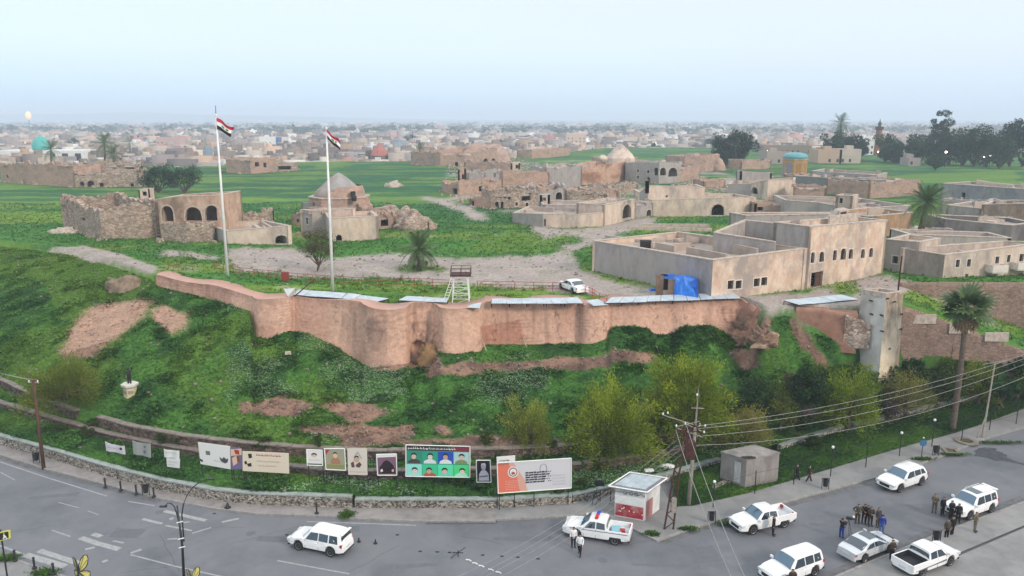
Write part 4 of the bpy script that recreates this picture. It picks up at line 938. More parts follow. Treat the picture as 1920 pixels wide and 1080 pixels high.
r = bld('podium_wall', 'low ruined stone podium in front of the arcaded house', [(305, 451, 418), (352, 454, 417), (400, 452, 419)], close='d', d=3, m=M_stone, rag=.5, roofm=M_stone, th=.8); crumble(r, 30, 2); fin(r)
r = bld('low_annex', 'low cream annex with a small arched doorway beside the farther flagpole', [(384, 440, 420), (427, 459, 434), (547, 458, 424)], m=M_cream, mats={0: M_gray_or_shade}, holes=[(1, 515, 441, 541, 457, 'aR')]); fin(r)
r = bld('ruined_wall_stub', 'crumbled wall stubs behind the low annex', [(418, 420, 392), (455, 424, 398), (500, 420, 394)], close='d', d=5, m=M_stone, rag=1.4, roof=False, th=.8); crumble(r, 40, 3); fin(r)
# -- domed shrine
r = bld('domed_shrine', 'ruined shrine with a grey pointed dome and patched brick drum', [(566, 436, 394), (587, 441, 396), (668, 440, 392)], m=M_cream, mats={0: M_gray_or_shade}, roofm=M_redp, holes=[(0, 574, 408, 578, 420, 'w')]); 
cx, cyd = P(637, 412, 12).x*1.0, 152.0; cx = PY(637, 380, cyd).x
M_dome = mat('grey_dome_plaster', srgb('a8a5a3', .8), .9, c2=srgb('96928f', .8), scale=.6, c3=srgb('9a7f6e', .8), bump=.3)
mb = MB(); mb.lathe((cx, cyd, 12), [(6.6, -1), (6.4, 3.6), (5.9, 4.0), (5.75, 5.5)], 8, rz=math.pi/8); mb.build('drum', M_redp, r)
mb = MB(); mb.lathe((cx, cyd, 17.5), [(5.95, -.1), (5.95, .12)], 8, rz=math.pi/8); mb.build('drum_cornice', M_cop, r)
V = MB(); prof = []
for i in range(17):
 t = i/16; rr = 4.75*((1-t)**.78*1.085 if t > .4 else 1-.272*(t/.4)**1.9) if t < 1 else .02; prof.append((max(rr, .03), 4.4*t))
V.lathe((cx, cyd, 17.6), prof, 28); V.build('dome', M_dome, r, smooth=True)
mb = MB(); mb.add(*(lambda t: (t.v, t.f))(MB().lathe((cx+.15, cyd-.18, 17.58), [(4.82, 0), (4.75, .5), (4.62, 1.2), (4.35, 1.9), (4.2, 2.0)], 28))); o = mb.build('patched_brick_facing', M_redp, r)
# keep only the right-hand half of the brick facing, with a stepped edge
bm = bmesh.new(); bm.from_mesh(o.data); kill = [f for f in bm.faces if (f.calc_center_median().x+o.location.x+r.location.x) < cx-1.0+((f.index*37) % 5)*.35 or len(f.verts) > 4]; bmesh.ops.delete(bm, geom=kill, context='FACES'); bm.to_mesh(o.data); bm.free()
for (x, y) in ((662, 364), (664, 373)):
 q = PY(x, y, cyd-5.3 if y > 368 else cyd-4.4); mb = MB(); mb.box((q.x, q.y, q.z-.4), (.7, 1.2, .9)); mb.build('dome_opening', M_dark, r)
crumble(r, 40, 4, M_redp); fin(r)
r = bld('shrine_forebuilding', 'plain cream block with an arched door in front of the domed shrine', [(618, 453, 410), (711, 449, 406)], close='d', d=8, m=M_cream, mats={3: M_gray_or_shade}, holes=[(0, 630, 440, 641, 454, 'aR')], roofm=M_redp); fin(r)
r = bld('shrine_side_ruin', 'small reddish ruin against the left side of the shrine', [(547, 422, 402), (568, 424, 394)], close='d', d=6, m=M_redp, rag=.6, holes=[(0, 556, 411, 561, 417, 'r')]); crumble(r, 12, 5); fin(r)
r = bld('drum_annex', 'small grey plastered annex left of the shrine drum', [(567, 423, 379), (592, 426, 379)], close='d', d=3.5, m=M_dome, cap=False); fin(r)
r = bld('vaulted_ruin', 'collapsed vaulted brick ruin right of the shrine', [(690, 432, 392), (742, 428, 400)], close='d', d=7, m=M_redp, rag=1.2, holes=[(0, 714, 405, 728, 424, 'a')], roofm=M_redp); crumble(r, 60, 6, M_redp); fin(r)
q = P(772, 434, 12); o = blob('brick_dome_ruin', 'rounded ruin of a brick dome sinking into grass right of the shrine', 'ruin', (q.x, q.y+3.5, 11.6), 3.9, 3.2, 3.4, M_stone, 11, rough_=.4, flat=.8)
q = P(738, 428, 12); o = blob('earth_heap', 'sloping heap of brick debris between shrine and brick dome ruin', 'earth heap', (q.x, q.y+7, 11.6), 6.0, 4, 3.8, M_stone, 14, rough_=.5)
q = P(548, 300, 12)
# -- ruins of the centre
r = bld('ruined_court_house', 'long low ruined house with two doorways, nearest the path fork', [(842, 364, 345), (860, 366, 342), (940, 361, 338)], close='d', d=9, m=M_redp, rag=.5, holes=[(0, 849, 353, 857, 365, 'r'), (1, 898, 348, 904, 359, 'r'), (1, 910, 350, 915, 361, 'r')], roofm=M_roofc); crumble(r, 40, 7); fin(r)
r = bld('ruined_turret', 'slim ruined turret with a slit, standing over the ruined court house', [(859, 357, 316), (874, 357, 315)], close='d', d=3, m=M_redp, rag=.25, holes=[(0, 866, 327, 870, 336, 'r')]); fin(r)
r = bld('ruined_upper_hall', 'broken upper hall with sagging red roof edge behind the ruined court house', [(875, 356, 322), (941, 354, 320)], close='d', d=9, m=M_gray_or_shade, rag=.9, holes=[(0, 905, 326, 910, 332, 'r'), (0, 925, 324, 930, 332, 'r')], roof=False, th=.8); crumble(r, 60, 8); fin(r)
r = bld('gate_fragment', 'short wall fragment with a tall dark doorway beside the path', [(880, 388, 371), (925, 391, 367)], close='d', d=5, m=M_redp, rag=.4, holes=[(0, 883, 374, 889, 387, 'r')]); crumble(r, 15, 9); fin(r)
r = bld('ruined_niche_facade', 'two-storey ruined facade pierced by rows of arched niches', [(920, 391, 354), (962, 391, 351), (1008, 387, 360)], close='d', d=6, m=M_stone, rag=.6, holes=[(0, 927, 356, 933, 370, 'a'), (0, 935, 357, 941, 371, 'a'), (0, 944, 360, 950, 372, 'a'), (0, 952, 362, 957, 374, 'a'), (0, 928, 378, 935, 391, 'a'), (0, 939, 378, 944, 391, 'a'), (1, 966, 379, 971, 386, 'w'), (1, 978, 362, 995, 376, 'r'), (1, 985, 380, 991, 387, 'w')], roofm=M_stone); crumble(r, 60, 10); fin(r)
r = bld('grass_topped_ruin', 'ruin with a green overgrown roof and a pointed arch behind the cream court walls', [(1000, 386, 356), (1060, 384, 348)], close='d', d=10, m=M_gray_or_shade, rag=.7, holes=[(0, 1042, 360, 1054, 374, 'aR')], roofm=mat('overgrown_roof', (.13, .17, .03), .95, c2=(.06, .11, .02), scale=1.2, c3=(.22, .17, .1))); crumble(r, 50, 11); fin(r)
r = bld('ruined_room_row', 'row of broken rooms right of the pointed arch', [(1062, 384, 356), (1138, 382, 362)], close='d', d=9, m=M_stone, rag=1.0, holes=[(0, 1085, 362, 1094, 368, 'r'), (0, 1110, 364, 1118, 370, 'r')], roof=False, th=.8); crumble(r, 70, 12); fin(r)
r = bld('long_ochre_wall_house', 'long windowless reddish ruin behind the niche facade', [(940, 354, 323), (1030, 352, 322)], close='d', d=12, m=M_redp, rag=.45, roofm=M_roofc); crumble(r, 25, 13); fin(r)
r = bld('long_grey_ruin', 'windowless grey-brown ruin left of the bright orange brick block', [(1022, 352, 313), (1091, 350, 311)], close='d', d=12, m=M_gray_or_shade, rag=.4); crumble(r, 20, 14); fin(r)
r = bld('roof_turret', 'tiny turret with a dark opening over the long reddish ruin', [(958, 338, 305), (975, 338, 305)], close='d', d=4, holes=[(0, 967, 309, 972, 316, 'r')], rag=.2); fin(r)
r = bld('orange_brick_block', 'tall orange-pink brick block in the middle of the ruins', [(1091, 347, 315), (1128, 345, 309), (1172, 339, 304)], close='d', d=12, m=mat('orange_brick', srgb('d0ac97', .82), .95, c2=srgb('bb9480', .82), scale=.8, c3=srgb('96705c', .8), streak=1.5, bump=.4), rag=.35); crumble(r, 15, 15); fin(r)
r = bld('iwan_house', 'two-storey grey ruin with two large arched porches', [(1172, 340, 304), (1235, 345, 305), (1273, 342, 306)], close='d', d=11, m=M_gray_or_shade, rag=.2, holes=[(0, 1194, 317, 1198, 323, 'w'), (0, 1194, 329, 1198, 335, 'w'), (0, 1213, 319, 1218, 325, 'w'), (0, 1212, 332, 1219, 341, 'a'), (0, 1226, 314, 1234.5, 329, 'aR'), (1, 1236.5, 314, 1249, 329, 'aR'), (1, 1253, 314, 1270, 331, 'aR')]); fin(r)
r = bld('broken_brick_end', 'broken orange brick end right of the two arched porches', [(1272, 342, 315), (1312, 335, 306)], close='d', d=7, m=M_redp, rag=.8); crumble(r, 30, 16); fin(r)
r = bld('buttressed_block', 'blunt orange block with a sloping buttress near the big dark tree', [(1283, 322, 293), (1322, 322, 290), (1348, 319, 288)], close='d', d=11, m=M_redp, rag=.25); q = P(1352, 320, 12); blob('buttress', '', '', (q.x-1, q.y+2, 11.4), 3.2, 3.4, 5.5, M_redp, 31, parent=r, rough_=.15); fin(r)
r = bld('pyramid_domed_tomb', 'tomb with a stepped tent-shaped dome at the far side of the ruins', [(1128, 318, 297), (1196, 317, 296)], close='d', d=12, m=M_redp, rag=.15)
q = PY(1163, 297, 268); mb = MB(); mb.lathe((q.x, q.y, q.z-2), [(5.0, 0), (4.9, 2.2), (4.3, 3.0), (4.2, 3.2), (3.3, 4.1), (3.2, 4.3), (2.1, 5.3), (2.0, 5.5), (.9, 6.4), (.1, 6.9)], 20); mb.build('stepped_dome', M_cream, r, smooth=False)
q = PY(1130, 297, 262); mb = MB(); mb.lathe((q.x, q.y, q.z-.5), [(1.8, 0), (1.5, .9), (.8, 1.5), (.1, 1.7)], 14); mb.build('small_dome', M_cream, r, smooth=True); fin(r)
r = bld('lone_brick_ruin', 'lone cream and brick ruin standing in the far field', [(997, 297, 281), (1030, 296, 279), (1069, 291, 277)], close='d', d=9, m=M_redp, rag=.5); fin(r)
r = bld('arched_ruin_cluster', 'ruin cluster with dark arches at the far edge of the field', [(826, 312, 285), (872, 312, 290), (932, 305, 276)], close='d', d=18, m=M_redp, rag=1.0, holes=[(0, 853, 303, 859, 311, 'a'), (1, 877, 302, 883, 311, 'a'), (1, 906, 297, 915, 307, 'a'), (1, 921, 297, 929, 306, 'a')], roofm=M_roofc); crumble(r, 40, 17, s=(.5, 1.4)); fin(r)
q = P(905, 306, 12); blob('brick_dome_ruin', 'far crumbling brick dome on top of the arched ruin cluster', 'ruin', (q.x, q.y+14, 12), 13, 8, 9, M_redp, 41, rough_=.2)
# -- cream court buildings right of centre
r = bld('cream_court_house', 'low cream walled court with a small dark doorway beside the dirt track', [(961, 418, 400), (1018, 426, 402), (1084, 427, 403), (1131, 424, 399)], close='d', d=13, m=M_cream, mats={0: M_gray_or_shade}, holes=[(1, 1018.8, 411, 1023.5, 424, 'd')], drop=.2); fin(r)
r = bld('court_back_wall', 'stepped back building of the cream court with a grey parapet', [(1018, 410, 384), (1131, 409, 386)], zb=12, close='d', d=9, m=M_gray_or_shade, holes=[(0, 1093, 399, 1106, 405, 'a')]); fin(r)
r = bld('white_gate_niche', 'small white niche on the left corner of the cream court', [(1012, 405, 366), (1031, 405, 365)], close='d', d=1.2, m=M_cop, holes=[(0, 1017, 370, 1024, 377, 'a')], roof=False); fin(r)
r = bld('portal_wing', 'cream wing with a tall blind portal arch facing the dirt track', [(1132, 424, 385), (1190, 410, 374)], close='d', d=6, m=M_cream, holes=[(0, 1167, 383, 1183, 409, 'aR')], drop=.3); fin(r)
r = bld('inner_gatehouse', 'recessed gatehouse with low arch between portal wing and long cream wall', [(1188, 409, 379), (1224, 406, 380)], close='d', d=7, m=M_gray_or_shade, holes=[(0, 1192, 380, 1212, 386, 'a'), (0, 1212, 393, 1221, 405, 'aR')]); fin(r)
r = bld('long_cream_wing', 'long cream wing with one big dark arch near its right end', [(1222, 406, 376), (1372, 405, 371), (1416, 400, 371)], close='d', d=9, m=M_cream, holes=[(0, 1334, 383, 1358, 404, 'aR')]); fin(r)
r = bld('gabled_upper_storey', 'upper storey with a slanting gable on top of the long cream wing', [(1198, 400, 362), (1214, 403, 348), (1319, 400, 352)], close='d', d=8, m=M_cream, mats={0: M_gray_or_shade}, holes=[(1, 1248, 366, 1252, 370, 'r')]); fin(r)
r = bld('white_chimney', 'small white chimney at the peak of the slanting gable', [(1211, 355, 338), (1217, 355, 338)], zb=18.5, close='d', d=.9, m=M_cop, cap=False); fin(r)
r = bld('arched_cream_house', 'cream house with one pointed arch and a blank tall right-hand block', [(1364, 367, 346), (1407, 369, 345), (1438, 375, 338), (1488, 371, 338)], close='d', d=10, m=M_cream, mats={0: M_gray_or_shade}, holes=[(1, 1409.5, 351, 1421, 364, 'aR')]); fin(r)
r = bld('stair_tower_stub', 'slanting grey stair block behind the arched cream house', [(1386, 362, 321), (1445, 362, 324)], close='d', d=4, m=M_gray_or_shade, rag=.2); fin(r)
r = bld('ruined_cellar_row', 'dark broken cellar openings under a grassy roof', [(1414, 404, 380), (1472, 404, 377)], close='d', d=6, m=M_redp, rag=.3, holes=[(0, 1420, 388, 1431, 395, 'r'), (0, 1450, 380, 1470, 386, 'r')], roofm=M_roofc); fin(r)
# -- turquoise pavilion
r = E('turquoise_domed_pavilion', P(1496, 332, 12), 'octagonal ochre pavilion with a flat turquoise dome', 'pavilion')
c = P(1496, 331, 12); c.y += 4; mb = MB(); mb.lathe((c.x, c.y, 11.5), [(4.25, 0), (4.25, 6.4)], 8, rz=math.pi/8); mb.build('octagon_walls', mat('ochre_tile', srgb('c19a63', .8), .85, c2=srgb('a98453', .8), scale=1.2), r)
for k in range(8):
 t = k*math.pi/4+math.pi/4*0; n_ = Vector((math.cos(t), math.sin(t), 0)); mb = MB(); q = Vector((c.x, c.y, 12.2))+n_*3.95
 mb.box((q.x, q.y, 12.2), (.1, 1.9, 4.4), t); mb.build('wall_niche', mat('niche_blue_grey', srgb('8b8a9c', .8), .8) if k in (4, 5) else mat('niche_ochre', srgb('a67c45', .8), .85), r)  # left-facing niches blue-grey, the others ochre
mb = MB(); mb.lathe((c.x, c.y, 17.85), [(4.5, 0), (4.55, .3), (4.2, .35)], 8, rz=math.pi/8); mb.build('cornice', M_cop, r)
mb = MB(); mb.lathe((c.x, c.y, 18.15), [(4.1, 0), (4.35, .5), (4.1, 1.2), (3.3, 1.75), (1.8, 2.1), (.05, 2.2)], 24); mb.build('dome', mat('turquoise_glaze', srgb('6fa9ad', .85), .5, c2=srgb('5a979f', .85), scale=2), r, smooth=True)
# -- long grey walls on the right
r = bld('arcaded_terrace', 'low terrace with a row of small dark arches right of the pavilion', [(1518, 350, 321), (1642, 356, 329)], close='d', d=14, m=M_gray_or_shade, holes=[(0, 1519+i*20, 326+i*1.2, 1528+i*20, 333+i*1.2, 'a') for i in range(6)], roofm=M_roofc); fin(r)
r = bld('long_grey_building', 'long blank grey wall in front of the arcaded terrace', [(1487, 356, 330), (1628, 371, 338)], close='d', d=6, m=mat('smooth_grey_plaster', srgb('8d8f8d', .7), .9, c2=srgb('838482', .7), scale=.6)); fin(r)
r = bld('stone_hall', 'long stone hall with a collapsed front right of the blank grey wall', [(1629, 372, 341), (1724, 366, 337)], close='d', d=14, m=M_redp, rag=.35); crumble(r, 20, 18); fin(r)
r = bld('brick_yard_wall', 'broken brick yard wall left of the blank grey wall', [(1486, 380, 349), (1548, 382, 352)], close='d', d=9, m=M_redp, rag=.6); crumble(r, 40, 19); fin(r)
r = bld('grey_flat_house', 'wide grey flat-roofed house behind the pale two-storey building', [(1470, 408, 376), (1596, 414, 385), (1640, 410, 381)], close='d', d=11, m=M_gray_or_shade); fin(r)
r = bld('roof_stair_hut', 'small cream stair hut with dark door on the grey flat house', [(1566, 384, 367), (1598, 386, 368)], zb=15.8, close='d', d=4, m=M_cream, holes=[(0, 1574, 371, 1580, 381, 'r')]); fin(r)
r = bld('layered_roof_house', 'low house with layered pale roofs left of the big palm', [(1600, 424, 392), (1704, 420, 386)], close='d', d=14, m=M_gray_or_shade, rag=.12); fin(r)
r = bld('orange_plaster_house', 'house with an orange plastered wall left of the big palm', [(1626, 446, 407), (1708, 440, 399)], close='d', d=9, m=mat('orange_plaster', srgb('cfae8c', .8), .95, c2=srgb('ab8260', .8), scale=1, c3=srgb('94806f', .8), streak=.5)); fin(r)
r = bld('blue_grey_long_house', 'long blue-grey house at the far right of the ruins', [(1762, 376, 344), (1930, 392, 356)], close='d', d=12, m=mat('bluegrey_plaster', srgb('9b9ba0', .72), .95, c2=srgb('7f7f86', .72), scale=.8, c3=srgb('aaa6a2', .75), streak=.6), rag=.15, holes=[(0, 1803, 361, 1810, 370, 'r')]); fin(r)
r = bld('terraced_grey_house', 'terraced grey-brown house behind the big palm', [(1772, 410, 385), (1838, 416, 392)], close='d', d=12, m=M_gray_or_shade, holes=[(0, 1788, 402, 1802, 408, 'r')]); fin(r)
r = bld('triple_window_house', 'orange-brown house with three arched windows at the right edge', [(1836, 424, 384), (1940, 432, 382)], close='d', d=9, m=mat('brown_plaster', srgb('bda48f', .78), .95, c2=srgb('93786a', .78), scale=.9, c3=srgb('8b8079', .75), streak=.5), holes=[(0, 1838, 396, 1843, 413, 'd'), (0, 1867, 406, 1874, 418, 'aw'), (0, 1878, 407, 1885, 419, 'aw'), (0, 1890, 407, 1897, 420, 'aw')]); fin(r)
r = bld('dark_grey_wall_house', 'dark grey long wall between the big palm and the right edge', [(1768, 448, 411), (1893, 452, 423), (1935, 448, 418)], close='d', d=7, m=mat('dark_grey_plaster', srgb('827b7c', .7), .95, c2=srgb('676064', .7), scale=.8, c3=srgb('918b8a', .7), streak=.6)); fin(r)
r = bld('arched_yard_house', 'long grey yard building with a wide low arch behind the cream wing', [(1700, 478, 440), (1892, 478, 447)], close='d', d=6, m=M_gray_or_shade, holes=[(0, 1769, 459, 1800, 478, 'aR')]); fin(r)
r = bld('white_corner_house', 'white corner house, left wall greyed in shade, right of the pale two-storey building', [(1655, 505, 450), (1718, 516, 455), (1758, 503, 448)], m=M_cream, mats={0: M_gray_or_shade}, holes=[(0, 1673, 480, 1684, 494, 'w')]); fin(r)  # grey of the left wall paints its shade
r = bld('cream_balcony_house', 'long cream house with box balconies at the right edge', [(1684, 512, 466), (1767, 522, 479), (1960, 512, 455)], m=M_cream, mats={0: mat('taupe_shaded_side', srgb('b0a49c', .72), .95, c2=srgb('8f8178', .72), scale=.8, streak=.5)}, holes=[(1, 1792, 487, 1799, 501, 'w'), (1, 1813, 486, 1820, 500, 'w'), (1, 1866, 481, 1873, 494, 'w'), (1, 1888, 478, 1894, 492, 'w'), (1, 1911, 476, 1919, 490, 'w'), (1, 1809, 520, 1815, 524, 'r')])  # left face: shade of the cream wall painted as taupe
w_ = list(r['_w']); A = Vector((w_[3], w_[4], 0)); B_ = Vector((w_[6], w_[7], 0)); dd = (B_-A).normalized(); nn = Vector((dd.y, -dd.x, 0))
if nn.y > 0: nn = -nn
for (x0, x1, yt, yb) in ((1847, 1876, 494, 510), (1894, 1925, 490, 505)):
 def hitp(x, y):
  d_ = ray(x, y); t = A.dot(nn)/(d_.x*nn.x+d_.y*nn.y); return Vector((d_.x*t, d_.y*t, CH+d_.z*t))
 p0, p1, pz = hitp(x0, yb), hitp(x1, yb), hitp((x0+x1)/2, yt); mb = MB(); h = pz.z-p0.z; n2 = nn*1.1
 mb.hexa([p0+n2, p1+n2, p1, p0]+[q+Vector((0, 0, .15)) for q in (p0+n2, p1+n2, p1, p0)])
 for a_, b_ in ((p0+n2, p1+n2), (p0, p0+n2), (p1, p1+n2)):
  e_ = (b_-a_).normalized(); t_ = Vector((-e_.y, e_.x, 0))*.08; mb.hexa([a_-t_+Vector((0, 0, .15)), b_-t_+Vector((0, 0, .15)), b_+t_+Vector((0, 0, .15)), a_+t_+Vector((0, 0, .15)), a_-t_+Vector((0, 0, h)), b_-t_+Vector((0, 0, h)), b_+t_+Vector((0, 0, h)), a_+t_+Vector((0, 0, h))])
 mb.build('box_balcony', M_frame, r)
fin(r)
# -- the pale two-storey building
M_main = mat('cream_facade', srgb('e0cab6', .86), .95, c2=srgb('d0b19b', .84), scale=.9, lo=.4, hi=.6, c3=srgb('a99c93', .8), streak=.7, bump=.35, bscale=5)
r = bld('pale_building_low_wing', 'low wing of the pale building, shade-greyed side wall and cream front, behind the blue shelter', [(1110, 508, 452), (1333, 562, 489), (1508, 543, 467)], m=M_main, mats={0: M_gray_or_shade}, roofm=M_roofc, th=.55, drop=.45,  # side wall carries its shade as grey colour
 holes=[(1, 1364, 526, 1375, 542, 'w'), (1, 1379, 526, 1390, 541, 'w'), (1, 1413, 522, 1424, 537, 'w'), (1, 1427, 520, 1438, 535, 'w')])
w_ = list(r['_w']); ctr = [Vector((w_[i], w_[i+1], w_[i+2])) for i in range(0, 12, 3)]
mb = MB()
def roofwall(p, q, z0, h0, h1, t=.35):
 e_ = (q-p).normalized(); n_ = Vector((-e_.y, e_.x, 0))*t/2
 mb.hexa([(p-n_).to_tuple()[:2]+(z0,), (q-n_).to_tuple()[:2]+(z0,), (q+n_).to_tuple()[:2]+(z0,), (p+n_).to_tuple()[:2]+(z0,), (p-n_).to_tuple()[:2]+(z0+h0,), (q-n_).to_tuple()[:2]+(z0+h1,), (q+n_).to_tuple()[:2]+(z0+h1,), (p+n_).to_tuple()[:2]+(z0+h0,)])
zr = min(c_.z for c_ in ctr)-.45
for (xa, ya, xb, yb_, h0, h1) in ((1135, 447, 1260, 462, .5, .4), (1222, 468, 1272, 460, .9, .3), (1212, 461, 1245, 470, .6, .9), (1245, 470, 1300, 463, .3, .2), (1180, 447, 1262, 455, .3, .4), (1262, 455, 1330, 444, .5, .3), (1180, 430, 1335, 434, .5, .5), (1205, 424, 1330, 426, .4, .5)):
 roofwall(P(xa, ya, zr), P(xb, yb_, zr), zr, h0, h1)
mb.build('roof_partition', M_cop, r)
mb = MB(); q = P(1212, 462, zr+.3); mb.box((q.x, q.y+.6, zr), (1.3, 1.1, 1.0)); mb.build('roof_hatch', M_dark, r); fin(r)
r = bld('pale_building_high_wing', 'two-storey cream wing with seven tall windows in its upper floor', [(1508.5, 543, 426), (1655, 513, 414)], close='d', d=5, m=M_main, mats={1: M_cream, 3: M_gray_or_shade}, th=.5,
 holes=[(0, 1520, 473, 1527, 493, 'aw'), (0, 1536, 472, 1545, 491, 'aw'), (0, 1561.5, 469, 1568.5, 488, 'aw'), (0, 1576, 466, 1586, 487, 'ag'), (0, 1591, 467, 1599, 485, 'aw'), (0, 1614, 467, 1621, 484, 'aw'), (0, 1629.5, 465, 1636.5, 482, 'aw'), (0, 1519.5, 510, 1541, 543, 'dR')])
fin(r)
r = bld('roof_terrace_parapet', 'grey parapet enclosing the upper roof terrace of the pale building', [(1336, 468, 437), (1451, 479, 455)], zb=15.9, close='open', m=M_gray_or_shade, roof=False, sink=.3); fin(r)
r = bld('roof_terrace_room', 'blank grey upper room behind the terrace parapet', [(1337, 466, 436), (1393, 456, 413), (1452, 462, 419), (1508, 468, 428)], zb=15.9, close='open', m=M_gray_or_shade, roof=False, sink=.3); fin(r)
r = bld('roof_block_rear', 'rear upper roof block with stepped pale parapets', [(1396, 436, 405), (1560, 432, 402), (1612, 424, 404)], zb=15.9, close='d', d=4, m=M_gray_or_shade, rag=.12); fin(r)
# stair hut: wedge with a door
rt = E('stair_wedge', P(1570, 418, 18.6), 'wedge-shaped white stair hut with dark door on the highest roof', 'stair hut'); zz = 18.4
a, b, c_ = P(1548, 417, zz), P(1572, 419, zz), P(1588, 416, zz); dz = Vector((.3, 2.2, 0)); hb = PY(1578, 392, c_.y).z-zz
mb = MB(); mb.prism([a, b, b+Vector((0, 0, hb))], dz); mb.build('stair_ramp', M_cop, rt)
mb = MB(); mb.hexa([b, c_, c_+dz, b+dz]+[q+Vector((0, 0, hb)) for q in (b, c_, c_+dz, b+dz)]); mb.build('hut_walls', M_cop, rt)
mb = MB(); e_ = (c_-b); p0 = b+e_*.15-Vector((0, .03, 0)); p1 = b+e_*.85-Vector((0, .03, 0)); mb.hexa([p0, p1, p1+Vector((0, .3, 0)), p0+Vector((0, .3, 0))]+[q+Vector((0, 0, hb*.85)) for q in (p0, p1, p1+Vector((0, .3, 0)), p0+Vector((0, .3, 0)))]); mb.build('door', M_rust, rt)
# -- far left ruins at the edge of the mound
for i, (pts, lb, rg_, mm, hl) in enumerate((
 ([(3, 341, 308), (60, 346, 305), (142, 351, 309)], 'long crumbling brown wall at the far left edge of the mound', .9, M_redp, [(0, 12, 328, 16, 334, 'r')]),
 ([(140, 351, 322), (262, 350, 318)], 'row of collapsed cellars with dark arches behind the dark bushes', 1.0, M_stone, [(0, 149, 340, 158, 350, 'a'), (0, 163, 339, 177, 350, 'a'), (0, 186, 343, 194, 350, 'r'), (0, 244, 344, 251, 350, 'r')]),
 ([(120, 328, 306), (180, 326, 302), (262, 325, 308)], 'broken upper walls above the collapsed cellars', 1.2, M_stone, [(1, 218, 309, 232, 318, 'r')]),
 ([(425, 324, 297), (470, 326, 300), (520, 322, 297)], 'half-ruined house with lean-to roof beyond the farther flagpole', .4, M_redp, [(1, 478, 304, 486, 312, 'r'), (1, 494, 305, 500, 314, 'r')]),
 ([(515, 322, 300), (560, 320, 306)], 'overgrown dark ruin right of the lean-to house', .9, M_stone, [(0, 522, 311, 546, 318, 'r')]))):
 r = bld('edge_ruin', lb, pts, close='d', d=9, m=mm, rag=rg_, holes=hl, roofm=M_roofc, cat='ruin'); crumble(r, 40, 30+i, s=(.4, 1.3)); fin(r)
# more broken rooms between the named ruins
for i, (pts, rg_, mm, d_, lb) in enumerate((
 ([(958, 372, 352), (1002, 376, 356)], 1.0, M_stone, 5, 'crumbled stub wall between niche facade and reddish ruin'),
 ([(1100, 372, 352), (1160, 370, 355)], .9, M_redp, 6, 'roofless broken room above the portal wing'),
 ([(1150, 362, 348), (1196, 360, 344)], .8, M_stone, 6, 'low broken wall left of the slanting gable'),
 ([(1320, 352, 338), (1360, 350, 336)], .6, M_redp, 5, 'low reddish wall left of the arched cream house'),
 ([(1488, 345, 328), (1520, 344, 326)], .5, M_redp, 5, 'reddish broken wall in front of the pavilion'),
 ([(870, 318, 302), (960, 320, 306)], 1.1, M_redp, 8, 'overgrown collapsed rooms in front of the far arched ruins'),
 ([(1390, 318, 300), (1445, 316, 300)], .8, M_redp, 8, 'low brick ruin right of the big dark tree'),
 ([(1010, 384, 352), (1046, 380, 350)], 1.0, M_redp, 5, 'broken red wall left of the pointed arch ruin'),
 ([(1548, 398, 372), (1572, 400, 372)], .4, M_redp, 5, 'broken cream wall below the stair hut'),
 ([(1760, 396, 374), (1842, 402, 378)], .3, M_gray_or_shade, 7, 'grey layered wall behind the terraced house'),
 ([(1845, 402, 376), (1940, 408, 380)], .3, M_gray_or_shade, 7, 'pale grey wall above the triple-window house'),
 ([(1700, 456, 430), (1772, 462, 436)], .3, M_cop, 6, 'pale layered wall at the foot of the big palm'))):
 r = bld('broken_ruin', lb, pts, close='d', d=d_, m=mm, rag=rg_, roof=False, th=.7, cat='ruin'); crumble(r, 34, 200+i); fin(r)
for i, (x, y, rx, ry, h, lb) in enumerate(((1000, 352, 6, 4, 2.2, 'grassy rubble mound over the ruins, left'), (1085, 362, 7, 4, 1.8, 'rubble mound among the broken rooms, right'), (905, 372, 4, 3, 1.6, 'small rubble mound behind the gate fragment'), (1255, 362, 6, 4, 1.2, 'low rubble mound behind the upper storey'), (690, 404, 4, 3, 1.6, 'rubble mound behind the vaulted ruin'), (470, 424, 5, 3, 1.2, 'rubble spread behind the low annex'))):
 q = P(x, y, 12); blob('rubble_mound', lb, 'rubble', (q.x, q.y, 11.6), rx, ry, h, M_redp if i % 2 else M_stone, 300+i, rough_=.5)
